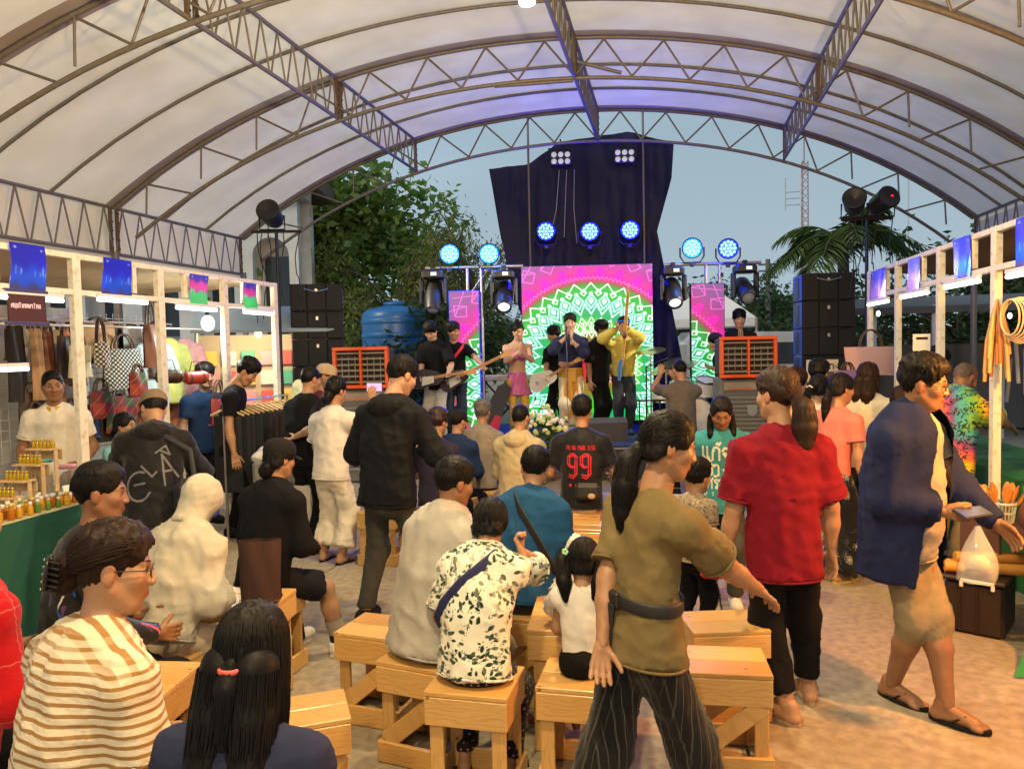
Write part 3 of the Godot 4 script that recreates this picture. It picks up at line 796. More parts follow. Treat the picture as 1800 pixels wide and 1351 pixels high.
func par_can(at: Vector3,turn: float,label: String,c: Color,e: float,tilt := -18.0,lit := Color(0.12,0.25,1.0)) -> void:
	var t := thing("stage_lamp",label,"stage lamp",at,turn,"round LED stage lamps")
	var bs := Basis.from_euler(Vector3(deg_to_rad(tilt),0,0))
	t.scale = Vector3.ONE * 1.28
	var along := Transform3D(bs * Basis.from_euler(Vector3(PI / 2,0,0)),Vector3.ZERO)
	part(t,"lamp_housing",Geo.new().lathe([Vector2(0.001,-0.14),Vector2(0.06,-0.14),Vector2(0.085,-0.11),Vector2(0.10,0.0),Vector2(0.118,0.02),Vector2(0.118,0.055),Vector2(0.098,0.055),Vector2(0.098,0.02),Vector2(0.001,0.02)],20,along),mat("par_body",Color(0.02,0.03,0.05),0.35,{"metal": 0.4}))
	var g := Geo.new()
	for k in 19:
		var r := 0.0 if k == 0 else (0.042 if k < 7 else 0.078)
		var a := TAU * k / (6.0 if k < 7 else 12.0)
		g.add(Geo.new().lathe([Vector2(0.018,0.022),Vector2(0.018,0.034),Vector2(0.001,0.042)],8,Transform3D(Basis.IDENTITY,Vector3(cos(a) * r,0,sin(a) * r))),along)
	part(t,"lamp_lens",g,mat("par_" + str(c),Color(0.1,0.1,0.1),0.3,{"emit": c,"e": 2.6}))
	part(t,"yoke",Geo.new().tube([Vector3(-0.135,0,0),Vector3(-0.135,-0.1,0),Vector3(-0.09,-0.17,0),Vector3(0.09,-0.17,0),Vector3(0.135,-0.1,0),Vector3(0.135,0,0)],[0.009],6),mat("black_metal"))
	part(t,"clamp",Geo.new().box(Vector3(0,-0.195,0),Vector3(0.05,0.05,0.04),Basis.IDENTITY,0.008),mat("black_metal"))
	omni(t,"stage_lamp_light",bs * Vector3(0,0,0.09),lit,e,0.05)
	var sp := SpotLight3D.new()
	sp.name = "stage_lamp_beam"; sp.light_color = lit; sp.light_energy = 2.6; sp.light_size = 0.08; sp.spot_angle = 20.0; sp.spot_range = 20.0; sp.spot_attenuation = 2.0; sp.shadow_enabled = true
	t.add_child(sp,true)
	sp.look_at_from_position(at + Basis.from_euler(Vector3(0,turn,0)) * bs * Vector3(0,0,0.1),Vector3(-0.9,0.4,-6.2))
func moving_head(at: Vector3,turn: float,label: String,tilt: float,lit: float) -> void:
	var t := thing("moving_head_lamp",label,"stage lamp",at,turn,"moving head lamps hung below the truss arms")
	t.scale = Vector3.ONE * 1.4
	t.position.y -= 0.06
	var bm := mat("black_plastic")
	part(t,"base",Geo.new().box(Vector3(0,0.17,0),Vector3(0.22,0.09,0.2),Basis.IDENTITY,0.02),bm)
	part(t,"display",Geo.new().box(Vector3(0.02,0.175,0.102),Vector3(0.06,0.035,0.006)),mat("display_glow",Color(0.1,0.1,0.1),0.3,{"emit": Color(0.7,0.8,1.0),"e": 0.9}))
	for s in [-1.0,1.0]:
		part(t,"arm",Geo.new().box(Vector3(s * 0.12,0.0,0),Vector3(0.04,0.28,0.11),Basis.IDENTITY,0.016),bm)
	var along := Transform3D(Basis.from_euler(Vector3(deg_to_rad(90 + tilt),0,0)),Vector3(0,-0.06,0))
	part(t,"lamp_head",Geo.new().lathe([Vector2(0.001,-0.2),Vector2(0.07,-0.2),Vector2(0.09,-0.16),Vector2(0.095,0.0),Vector2(0.085,0.14),Vector2(0.08,0.17),Vector2(0.066,0.17),Vector2(0.062,0.15),Vector2(0.001,0.15)],18,along),bm)
	part(t,"lamp_lens",Geo.new().lathe([Vector2(0.062,0.152),Vector2(0.04,0.165),Vector2(0.001,0.17)],16,along),mat("lens_lit%d" % int(lit),Color(0.2,0.22,0.25),0.08,{"emit": Color(0.8,0.9,1.0),"e": 0.03 + lit}))
	part(t,"clamp",Geo.new().box(Vector3(0,0.235,0),Vector3(0.05,0.06,0.05),Basis.IDENTITY,0.008),mat("black_metal"))
func truss_stand(at: Vector3,turn: float,label: String,ht: float,w: float) -> void:
	var t := thing("lighting_truss",label,"truss",at,turn,"lighting truss stands beside the screen")
	var m := mat("alu")
	for s in [-0.1,0.1]:
		part(t,"upright",Geo.new().rod(Vector3(s,0,0),Vector3(s,ht - 0.02,0),0.024,8),m)
	for k in 9:
		var y := 0.15 + k * (ht - 0.3) / 9.0
		part(t,"web_bar",Geo.new().rod(Vector3(-0.1 if k % 2 == 0 else 0.1,y,0),Vector3(0.1 if k % 2 == 0 else -0.1,y + (ht - 0.3) / 9.0,0),0.010,6),m)
	part(t,"cross_arm",Geo.new().rod(Vector3(-w / 2,ht,0),Vector3(w / 2,ht,0),0.025,8),m)
	part(t,"base_plate",Geo.new().box(Vector3(0,0.01,0),Vector3(0.6,0.02,0.5),Basis.IDENTITY,0.004),mat("black_metal"))
func speaker_stack(at: Vector3,turn: float,label: String,n: int,blue_left: float) -> void:
	var t := thing("speaker_stack",label,"loudspeaker",at,turn,"stacked loudspeakers beside the stage")
	var grill := mat("grille",Color(0.008,0.008,0.009),0.75,{"tex": noise_tex("perf",128,0.4,Color(0.6,0.6,0.6),Color(1,1,1),1),"tri": 12.0})
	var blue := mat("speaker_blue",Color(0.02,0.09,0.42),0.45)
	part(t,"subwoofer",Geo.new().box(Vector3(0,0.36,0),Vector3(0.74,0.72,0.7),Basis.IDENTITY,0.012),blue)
	part(t,"subwoofer_grille",Geo.new().box(Vector3(0,0.36,0.36),Vector3(0.70,0.68,0.03),Basis.IDENTITY,0.006),grill)
	for k in n:
		var y := 0.92 + k * 0.392 + 0.005
		var c := Node3D.new()
		c.name = "cabinet"; c.position = Vector3(0,y,0); t.add_child(c,true)
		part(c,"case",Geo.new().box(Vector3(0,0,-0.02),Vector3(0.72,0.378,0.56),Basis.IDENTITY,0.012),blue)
		for s in [-1.0,1.0]:
			part(c,"grille_panel",Geo.new().box(Vector3(s * 0.245,0,0.275),Vector3(0.215,0.37,0.035),Basis.IDENTITY,0.008),grill)
			part(c,"rigging_plate",Geo.new().box(Vector3(s * 0.364,0,-0.02),Vector3(0.012,0.3,0.18),Basis.IDENTITY,0.004),mat("speaker_rig",Color(0.03,0.05,0.10),0.4,{"metal": 0.5}))
		part(c,"front_frame",Geo.new().box(Vector3(0,0,0.255),Vector3(0.722,0.388,0.02),Basis.IDENTITY,0.004),grill)
		part(c,"horn_panel",Geo.new().box(Vector3(0,0,0.268),Vector3(0.262,0.36,0.03),Basis.IDENTITY,0.01),grill)
		part(c,"badge",Geo.new().box(Vector3(0,0.10,0.286),Vector3(0.035,0.05,0.006),Basis.IDENTITY,0.002),mat("badge",Color(0.65,0.6,0.5),0.35,{"metal": 0.5}))
	part(t,"rope",Geo.new().tube([Vector3(-0.22,0.74 + n * 0.392,0.20),Vector3(-0.15,0.65 + n * 0.392,0.302),Vector3(0,0.615 + n * 0.392,0.306),Vector3(0.15,0.65 + n * 0.392,0.302),Vector3(0.22,0.74 + n * 0.392,0.2)],[0.009],6),mat("rope_blue",Color(0.15,0.22,0.4),0.8))
func air_cooler(at: Vector3,turn: float,label: String) -> void:
	var t := thing("air_cooler",label,"air cooler",at,turn,"evaporative air coolers with orange louvre frames")
	var body := mat("cooler_body",Color(0.13,0.125,0.115),0.55)
	var org := mat("cooler_orange",Color(0.75,0.10,0.01),0.45)
	part(t,"cabinet",Geo.new().box(Vector3(0,0.62,-0.3),Vector3(0.72,1.24,0.56),Basis.IDENTITY,0.03),body)
	part(t,"fan_hood",Geo.new().box(Vector3(0,1.51,-0.25),Vector3(0.70,0.50,0.45),Basis.IDENTITY,0.03),mat("cooler_dark",Color(0.03,0.028,0.025),0.8))
	for q in [[0,1.265,0.72,0.045],[0,1.755,0.72,0.045]]: part(t,"louvre_frame",Geo.new().box(Vector3(q[0],q[1],0.02),Vector3(q[2],q[3],0.12),Basis.IDENTITY,0.008),org)
	for x in [-0.3375,0.0,0.3375]: part(t,"louvre_frame",Geo.new().box(Vector3(x,1.51,0.02),Vector3(0.045 if x != 0.0 else 0.03,0.443,0.118),Basis.IDENTITY,0.008),org)
	for k in 6:
		for s in [-1.0,1.0]:
			part(t,"louvre",Geo.new().box(Vector3(s * 0.165,1.325 + k * 0.075,0.035),Vector3(0.298,0.008,0.07),Basis.from_euler(Vector3(0.25,0,0)),0.002),mat("louvre_grey",Color(0.36,0.33,0.29),0.5))
	for s in [-1.0,1.0]:
		for q in 3: part(t,"louvre_fin",Geo.new().box(Vector3(s * 0.165 + (q - 1) * 0.085,1.50,0.01),Vector3(0.006,0.30,0.03)),mat("louvre_grey"))
	part(t,"control_panel",Geo.new().box(Vector3(0,1.13,-0.012),Vector3(0.6,0.11,0.02),Basis.IDENTITY,0.006),mat("cooler_panel",Color(0.30,0.26,0.21),0.5))
	part(t,"stripe",Geo.new().box(Vector3(-0.1,1.10,0.001),Vector3(0.3,0.02,0.004)),mat("cooler_stripe",Color(0.6,0.12,0.06),0.5))
	for k in 15: part(t,"slat",Geo.new().box(Vector3(0,0.18 + k * 0.057,-0.014),Vector3(0.62,0.032,0.03),Basis.from_euler(Vector3(0.35,0,0)),0.004),mat("cooler_slat",Color(0.24,0.225,0.20),0.5))
	part(t,"badge",Geo.new().prism(PackedVector2Array([Vector2(-0.06,0.07),Vector2(0.06,0.07),Vector2(0.06,-0.04),Vector2(0.0,-0.09),Vector2(-0.06,-0.04)]),0.012,Transform3D(Basis.IDENTITY,Vector3(0.05,0.82,0.008))),mat("cooler_badge",Color(0.32,0.32,0.32),0.4))
	for x in [-0.28,0.28]: part(t,"caster",Geo.new().lathe([Vector2(0.001,-0.02),Vector2(0.045,-0.02),Vector2(0.045,0.02),Vector2(0.001,0.02)],12,Transform3D(Basis.from_euler(Vector3(0,0,PI / 2)),Vector3(x,0.02,-0.1))),mat("rubber"))
func lamp_pole(at: Vector3,turn: float,ht: float,label: String,two: bool) -> void:
	var t := thing("spotlight_stand",label,"spotlight",at,turn,"follow spots raised on thin poles")
	part(t,"pole",Geo.new().tube([Vector3(0,0,0),Vector3(0,ht,0)],[0.028,0.022],8),mat("black_metal"))
	for k in 3:
		var a := TAU * k / 3.0
		part(t,"leg",Geo.new().rod(Vector3(0,0.75,0),Vector3(cos(a) * 0.5,0.01,sin(a) * 0.5),0.014,6),mat("black_metal"))
	part(t,"cross_arm",Geo.new().rod(Vector3(-0.32,ht,0),Vector3(0.32,ht,0),0.02,7),mat("black_metal"))
	for s in ([-1.0,1.0] if two else [-0.25]):
		var c := Vector3(s * 0.17,ht + 0.20,0.05)
		var al := Transform3D(Basis.from_euler(Vector3(PI / 2 - 0.3,s * 0.3,0)),c)
		var hd := part(t,"lamp_head",Geo.new().lathe([Vector2(0.001,-0.2),Vector2(0.09,-0.19),Vector2(0.125,-0.1),Vector2(0.135,0.06),Vector2(0.15,0.16),Vector2(0.13,0.16),Vector2(0.001,0.12)],18,al),mat("black_plastic"))
		var sp := SpotLight3D.new()
		sp.name = "follow_spot_light"; sp.light_color = Color(1.0,0.93,0.82); sp.light_energy = 17.0; sp.light_size = 0.1; sp.spot_angle = 24.0; sp.spot_range = 20.0; sp.spot_attenuation = 2.0; sp.shadow_enabled = true
		t.add_child(sp,true)
		sp.look_at_from_position(at + Vector3(s * 0.17,ht + 0.2,-0.16),Vector3(-1.5,1.5,-11.1))
		part(t,"lamp_lens",Geo.new().lathe([Vector2(0.001,-0.206),Vector2(0.075,-0.2),Vector2(0.08,-0.192)],16,al),mat("spot_lens",Color(0.3,0.3,0.3),0.2,{"emit": Color(1,0.95,0.85),"e": 1.5}))
		part(hd,"status_lamp",Geo.new().ball(c + Vector3(0.09,0.06,0.10),Vector3(0.018,0.012,0.012),8,6),mat("red_lamp",Color(0.2,0,0),0.4,{"emit": Color(1.0,0.02,0.03),"e": 2.0}))
		part(t,"yoke",Geo.new().tube([c + Vector3(-0.16,0,0),c + Vector3(-0.16,-0.18,-0.02),c + Vector3(0.16,-0.18,-0.02),c + Vector3(0.16,0,0)],[0.012],6),mat("black_metal"))
	var rng := RandomNumberGenerator.new()
	rng.seed = int(ht * 100)
	for k in 5:
		var x0 := rng.randf_range(-0.3,0.3)
		var pts := []
		for i in 9: pts.append(Vector3(x0 + sin(i * 0.9 + k) * 0.03,ht - 0.02 - i * rng.randf_range(0.11,0.15),0.06 + cos(i * 0.7 + k * 2) * 0.03))
		part(t,"cable",Geo.new().tube(pts,[0.007],5),mat("rubber"))
func stage() -> void:
	led_picture()
	var st := thing("stage_platform","low stage platform with a dark cloth front and blue carpet top","stage",Vector3(-1.1,0,-11.6),deg_to_rad(10))
	part(st,"deck",Geo.new().box(Vector3(0,0.39,0),Vector3(6.6,0.05,3.0),Basis.IDENTITY,0.006),mat("stage_carpet",Color(0.02,0.05,0.16),0.9,{"bump": grey_tex("carp",128,0.3),"tri": 6.0,"bs": 0.3}))
	part(st,"skirt",Geo.new().sheet(90,3,func(u,v): return Vector3(-3.3 + 6.6 * u,0.365 * v + 0.001,1.44 + 0.02 * sin(u * 130.0) * (1.0 - v)),0.004),mat("skirt",Color(0.015,0.015,0.03),0.9))
	var f := FastNoiseLite.new()
	f.seed = 12; f.frequency = 1.0
	var tp := thing("black_curtain","black plastic sheet hung as a backdrop behind the stage, lit blue by the lamps","curtain")
	var le := [[0.4,-2.2],[2.15,-2.37],[2.63,-2.53],[3.6,-2.72],[4.62,-2.88]]
	var re := [[0.4,0.42],[1.48,0.15],[2.9,-0.1],[3.55,-0.22],[3.89,-0.12],[4.4,0.02],[4.95,0.06]]
	var at := func(tab: Array,y: float) -> float:
		for i in tab.size() - 1:
			if y <= tab[i + 1][0]: return lerpf(tab[i][1],tab[i + 1][1],clampf((y - tab[i][0]) / (tab[i + 1][0] - tab[i][0]),0,1))
		return tab[-1][1]
	var top := func(u: float) -> float:
		if u < 0.22: return lerpf(4.62,4.68,u / 0.22)
		if u < 0.38: return lerpf(4.68,5.0,(u - 0.22) / 0.16)
		if u < 0.75: return lerpf(5.0,5.14,(u - 0.38) / 0.37)
		return lerpf(5.14,4.95,(u - 0.75) / 0.25)
	part(tp,"sheet",Geo.new().sheet(70,90,func(u,v):
		var y: float = lerpf(0.42,top.call(u),v)
		var x: float = lerpf(at.call(le,minf(y,4.62)),at.call(re,minf(y,4.95)),u)
		var fold := 0.06 * f.get_noise_2d(x * 2.2,y * 0.25) + 0.03 * f.get_noise_2d(x * 1.2 + y * 0.9,y * 0.8 + 9.0) + 0.008 * f.get_noise_2d(x * 6.0,y * 3.0)
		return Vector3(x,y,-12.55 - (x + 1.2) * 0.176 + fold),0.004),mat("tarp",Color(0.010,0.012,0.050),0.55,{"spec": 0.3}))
	for q in [[-2.22,4.68],[-0.42,5.1]]:
		part(tp,"hanging_pole",Geo.new().rod(Vector3(q[0],0.4,-12.42 - (q[0] + 1.2) * 0.176),Vector3(q[0],5.45,-12.42 - (q[0] + 1.2) * 0.176),0.018,6),mat("steel"))
	for k in 3: part(tp,"cord",Geo.new().tube([Vector3(-1.72 + k * 0.12,4.5,-12.2),Vector3(-1.78 + k * 0.14,3.9,-12.22),Vector3(-1.86 + k * 0.2,3.55 - 0.1 * k,-12.2)],[0.005],5),mat("rope_white",Color(0.4,0.4,0.45),0.8))
	led_screen("led_screen","large LED screen with a green and magenta mandala pattern behind the singers",Vector3(-1.235,0.60,-11.47),1.94,2.32,Vector2(0.143,0),Vector2(0.714,1),1.15,mat("black_plastic"))
	led_screen("led_side_screen","narrow LED screen with a bright blue rim behind the guitarists",Vector3(-2.94,0.50,-10.75),0.42,2.05,Vector2(0.03,0.02),Vector2(0.15,0.95),1.0,mat("rim_blue",Color(0.01,0.03,0.3),0.3,{"emit": Color(0.02,0.06,0.9),"e": 0.7}))
	led_screen("led_side_screen","narrow LED screen with magenta squares right of the black curtain",Vector3(0.52,0.50,-11.72),0.48,2.1,Vector2(0.83,0.02),Vector2(0.16,0.95),0.8,mat("black_plastic"))
	truss_stand(Vector3(-2.80,0.0,-10.86),deg_to_rad(10),"lighting truss stand left of the main screen, behind the guitarists",2.9,1.42)
	truss_stand(Vector3(0.60,0.0,-11.82),deg_to_rad(10),"lighting truss stand right of the black curtain, above the drummer",2.9,1.42)
	var wb := Color(0.18,0.42,1.0)
	var cy := Color(0.20,0.75,1.0)
	for q in [[Vector3(-1.91,3.52,-11.93),"left of the three blue lamps glowing in front of the black curtain",1],[Vector3(-1.24,3.50,-12.05),"middle one of the three blue lamps glowing in front of the black curtain",1],[Vector3(-0.63,3.51,-12.18),"right of the three blue lamps glowing in front of the black curtain",1]]:
		par_can(q[0],deg_to_rad(11),q[1],wb,1.8,8.0,Color(0.02,0.05,1.0))
	par_can(Vector3(-3.14,3.10,-10.75),deg_to_rad(25),"cyan blue lamp at the outer end of the truss above the guitarists",cy,0.5,14.0,Color(0.1,0.45,1.0))
	par_can(Vector3(-2.58,3.09,-10.87),deg_to_rad(18),"cyan blue lamp above the guitarists, nearer the black curtain",cy,0.5,14.0,Color(0.1,0.45,1.0))
	par_can(Vector3(0.30,3.14,-11.72),deg_to_rad(4),"turquoise lamp on the truss right of the black curtain",cy,0.5,14.0,Color(0.1,0.5,1.0))
	par_can(Vector3(0.82,3.12,-11.83),deg_to_rad(0),"deep blue lamp at the outer end of the truss right of the black curtain",wb,0.5,14.0,Color(0.03,0.12,1.0))
	moving_head(Vector3(-3.39,2.62,-10.74),deg_to_rad(10),"moving head lamp hanging above the left edge of the blue rimmed screen",60.0,0.0)
	moving_head(Vector3(-2.38,2.60,-10.93),deg_to_rad(10),"moving head lamp beside the black curtain's left edge",42.0,1.0)
	moving_head(Vector3(0.02,2.62,-11.70),deg_to_rad(10),"moving head lamp beside the black curtain's right edge",42.0,1.0)
	moving_head(Vector3(1.06,2.63,-11.88),deg_to_rad(10),"moving head lamp above the man in the dark suit",30.0,0.0)
	for q in [[Vector3(-1.68,4.66,-12.1),"six lamp blinder at the left under the curtain top"],[Vector3(-0.70,4.66,-12.25),"six lamp blinder at the right under the curtain top"]]:
		var b := thing("blinder_lamp",q[1],"stage lamp",q[0],deg_to_rad(10),"six lamp blinders")
		part(b,"case",Geo.new().box(Vector3.ZERO,Vector3(0.34,0.22,0.08),Basis.IDENTITY,0.01),mat("black_metal"))
		part(b,"bracket",Geo.new().tube([Vector3(-0.19,0,0),Vector3(-0.19,0.16,0),Vector3(0.19,0.16,0),Vector3(0.19,0,0)],[0.01],6),mat("black_metal"))
		part(b,"hook",Geo.new().rod(Vector3(0,0.16,0),Vector3(0,0.3,0),0.012,6),mat("black_metal"))
		for i in 6:
			part(b,"lamp_lens",Geo.new().lathe([Vector2(0.042,0.0),Vector2(0.042,0.012),Vector2(0.03,0.018),Vector2(0.001,0.02)],14,Transform3D(Basis.from_euler(Vector3(PI / 2,0,0)),Vector3(-0.105 + 0.105 * (i % 3),0.052 - 0.104 * (i / 3),0.038))),mat("blinder_glass",Color(0.5,0.52,0.5),0.3,{"emit": Color(0.5,0.55,0.55),"e": 0.35}))
	speaker_stack(Vector3(-5.05,0.0,-10.4),deg_to_rad(24),"black loudspeaker stack with blue sides standing left of the stage under the trees",5,1)
	speaker_stack(Vector3(2.16,0.0,-11.9),deg_to_rad(4),"black loudspeaker stack standing in front of the palm right of the stage",5,-1)
	air_cooler(Vector3(-3.95,0.0,-9.35),deg_to_rad(10),"orange framed air cooler in front of the left loudspeaker stack")
	air_cooler(Vector3(0.96,0.03,-10.4),deg_to_rad(6),"orange framed air cooler in front of the drummer")
	lamp_pole(Vector3(-5.03,0,-9.25),deg_to_rad(15),3.3,"single black follow spot on a pole trailing cables by the left stall end",false)
	lamp_pole(Vector3(2.50,0,-10.84),deg_to_rad(5),3.3,"pair of black follow spots on a pole at the right stall end",true)
	var wd := thing("monitor_wedge","grey wedge shaped stage monitor in front of the singer","loudspeaker",Vector3(-0.92,0.416,-10.66),deg_to_rad(12))
	part(wd,"case",Geo.new().prism(PackedVector2Array([Vector2(-0.2,0),Vector2(0.22,0),Vector2(0.22,0.12),Vector2(-0.06,0.32),Vector2(-0.2,0.26)]),0.56,Transform3D(Basis(Vector3(0,0,-1),Vector3.UP,Vector3(1,0,0)),Vector3(-0.28,0,0))),mat("wedge_grey",Color(0.05,0.05,0.055),0.7))
	part(wd,"grille_panel",Geo.new().box(Vector3(0,0.175,-0.12),Vector3(0.5,0.008,0.3),Basis.from_euler(Vector3(-0.62,0,0))),mat("grille"))
	keyboard(); drums(); bouquet()
	var fl := thing("flight_case","low silver edged road case at the stage front by the flowers","case",Vector3(-0.62,0.0,-10.02),deg_to_rad(10))
	part(fl,"case",Geo.new().box(Vector3(0,0.2,0),Vector3(1.5,0.4,0.3),Basis.IDENTITY,0.01),mat("case_black",Color(0.02,0.02,0.025),0.6))
	part(fl,"edge_trim",Geo.new().box(Vector3(0,0.405,0.13),Vector3(1.5,0.014,0.03),Basis.IDENTITY,0.003),mat("alu"))
func keyboard() -> void:
	var t := thing("stage_keyboard","keyboard on a folding stand behind the dancer","keyboard",Vector3(-2.42,0.416,-11.2),deg_to_rad(12))
	part(t,"case",Geo.new().box(Vector3(0,0.86,0),Vector3(1.1,0.07,0.3),Basis.IDENTITY,0.012),mat("keys_grey",Color(0.35,0.36,0.37),0.5))
	for k in 30: part(t,"key",Geo.new().box(Vector3(-0.48 + k * 0.033,0.9,0.06),Vector3(0.029,0.02,0.13),Basis.IDENTITY,0.002),mat("key_white",Color(0.75,0.75,0.72),0.3))
	for s in [-1.0,1.0]:
		part(t,"stand_leg",Geo.new().rod(Vector3(-s * 0.35,0.0,0.12 * s),Vector3(s * 0.35,0.82,0.12 * s),0.016,7),mat("black_metal"))
	var bg := thing("guitar_bag","dark padded instrument bag with a red lining leaning beside the keyboard stand","bag",Vector3(-2.72,0.416,-10.9),deg_to_rad(12))
	part(bg,"shell",Geo.new().prism(PackedVector2Array([Vector2(-0.2,0),Vector2(0.16,0),Vector2(0.42,0.72),Vector2(0.33,0.8),Vector2(0.22,0.75)]),0.1),mat("bag_dark",Color(0.05,0.05,0.06),0.85))
	part(bg,"lining",Geo.new().prism(PackedVector2Array([Vector2(-0.02,0.02),Vector2(0.2,0.02),Vector2(0.26,0.3),Vector2(0.18,0.34)]),0.02,Transform3D(Basis.IDENTITY,Vector3(0,0,0.103))),mat("bag_red",Color(0.5,0.02,0.06),0.7))
func drums() -> void:
	var t := thing("drum_kit","white drum kit with brass cymbals beside the right air cooler","drum kit",Vector3(0.30,0.416,-11.35),deg_to_rad(8))
	var sh := mat("drum_white",Color(0.7,0.72,0.72),0.25,{"coat": 0.5})
	var hd := mat("drum_skin",Color(0.75,0.75,0.72),0.5)
	var drum := func(c: Vector3,r: float,h: float,bs: Basis) -> void:
		var d := part(t,"drum_shell",Geo.new().lathe([Vector2(r,-h / 2),Vector2(r,h / 2)],26,Transform3D(bs,c)),sh)
		for e in [-1.0,1.0]:
			part(d,"drum_head",Geo.new().lathe([Vector2(r * 0.98,0),Vector2(0.001,0)] if e > 0 else [Vector2(0.001,0),Vector2(r * 0.98,0)],26,Transform3D(bs,c + bs.y * e * h / 2)),hd)
			part(d,"hoop",Geo.new().lathe([Vector2(r,-0.015),Vector2(r + 0.014,-0.015),Vector2(r + 0.014,0.015),Vector2(r,0.015)],26,Transform3D(bs,c + bs.y * e * h / 2)),mat("chrome"))
	drum.call(Vector3(0,0.27,0),0.26,0.4,Basis.from_euler(Vector3(PI / 2,0,0)))
	drum.call(Vector3(-0.19,0.68,0.0),0.14,0.2,Basis.from_euler(Vector3(0.3,0,0.1)))
	drum.call(Vector3(0.17,0.68,0.0),0.15,0.22,Basis.from_euler(Vector3(0.3,0,-0.1)))
	drum.call(Vector3(0.5,0.4,-0.15),0.19,0.34,Basis.IDENTITY)
	drum.call(Vector3(-0.42,0.55,-0.2),0.17,0.14,Basis.from_euler(Vector3(0.1,0,0)))
	for q in [[-0.62,1.22,0.05,0.22,0.12],[-0.42,1.0,0.2,0.24,0.5],[0.42,1.22,0.05,0.2,-0.2],[-0.1,1.0,-0.1,0.18,0.25]]:
		part(t,"cymbal",Geo.new().lathe([Vector2(0.001,0.03),Vector2(0.04,0.022),Vector2(0.05,0.012),Vector2(q[3],0.0),Vector2(q[3],-0.003),Vector2(0.001,0.012)],26,Transform3D(Basis.from_euler(Vector3(0.2,0,q[4])),Vector3(q[0],q[1],q[2]))),mat("brass",Color(0.45,0.36,0.14),0.3,{"metal": 1.0}))
		part(t,"cymbal_stand",Geo.new().rod(Vector3(q[0],0,q[2]),Vector3(q[0],q[1],q[2]),0.012,6),mat("chrome"))
		for k in 3: part(t,"stand_foot",Geo.new().rod(Vector3(q[0],0.3,q[2]),Vector3(q[0] + cos(k * 2.1) * 0.2,0.01,q[2] + sin(k * 2.1) * 0.2),0.009,5),mat("chrome"))
	part(t,"tom_mount",Geo.new().rod(Vector3(0,0.5,0),Vector3(0,0.72,0),0.016,6),mat("chrome"))
	var kg := thing("percussion_rack","row of dark stage railing bars behind the grey shirted photographer","rack",Vector3(-0.25,0.416,-11.3),deg_to_rad(10))
	part(kg,"rail",Geo.new().rod(Vector3(-0.35,0.5,0),Vector3(0.42,0.5,0),0.014,6),mat("black_metal"))
	for k in 8: part(kg,"bar",Geo.new().rod(Vector3(-0.33 + k * 0.1,0.0,0),Vector3(-0.33 + k * 0.1,0.5,0),0.011,6),mat("black_metal"))
	var ms := thing("microphone_stand","microphone stand on the stage beside the man in yellow","stand",Vector3(-0.36,0.416,-10.9))
	part(ms,"pole",Geo.new().rod(Vector3(0,0.0,0),Vector3(0,1.0,0),0.011,6),mat("black_metal"))
	for k in 3: part(ms,"leg",Geo.new().rod(Vector3(0,0.18,0),Vector3(cos(k * 2.1) * 0.28,0.01,sin(k * 2.1) * 0.28),0.009,5),mat("black_metal"))
	part(ms,"boom",Geo.new().rod(Vector3(0,1.0,0),Vector3(0.3,1.12,0.1),0.009,6),mat("black_metal"))
func bouquet() -> void:
	var rng := RandomNumberGenerator.new()
	rng.seed = 9
	var t := thing("flower_arrangement","arrangement of white and pale yellow flowers at the stage front","flowers",Vector3(-1.66,0.0,-9.85))
	part(t,"stand",Geo.new().lathe([Vector2(0.001,0),Vector2(0.18,0),Vector2(0.14,0.38),Vector2(0.001,0.38)],16),mat("case_black",Color(0.02,0.02,0.025),0.6))
	var leaves := Geo.new()
	leaves.tinted = true
	leaf_crown(leaves,rng,[Vector3(-0.15,0.6,0),Vector3(0.15,0.6,0),Vector3(0,0.72,0),Vector3(0,0.5,0.1)],500,0.09,Vector3(0.25,0.2,0.16),Color(0.03,0.09,0.02),Color(0.13,0.22,0.06),0.0,0.35)
	part(t,"leaves",leaves,leaf_mat())
	var kinds := []
	for k in 3:
		var fl := Geo.new()
		for ring in 3:
			for p in 7:
				var a := TAU * p / 7.0 + ring * 0.4
				var d := Vector3(cos(a) * (0.3 + 0.35 * ring),0.9 - 0.35 * ring,sin(a) * (0.3 + 0.35 * ring)).normalized()
				fl.ball(d * 0.024,Vector3(0.019,0.007,0.016),6,4,Basis(Vector3(0,1,0).cross(d).normalized(),d,Vector3(0,1,0).cross(d).normalized().cross(d)))
		kinds.append(fl.mesh())
	for k in 70:
		var a := rng.randf() * TAU
		var e := rng.randf_range(-0.5,1.2)
		var p := Vector3(cos(a) * cos(e) * 0.33,0.62 + sin(e) * 0.24 + (0.12 if rng.randf() < 0.2 else 0.0),absf(sin(a)) * cos(e) * 0.2)
		part(t,"flower",kinds[k % 3],[mat("petal_white",Color(0.8,0.8,0.74),0.6),mat("petal_cream",Color(0.75,0.74,0.42),0.6),mat("petal_green",Color(0.55,0.66,0.25),0.6)][k % 3],xf(p,rng.randf() * 90,rng.randf() * 360,0,rng.randf_range(0.8,1.35)))
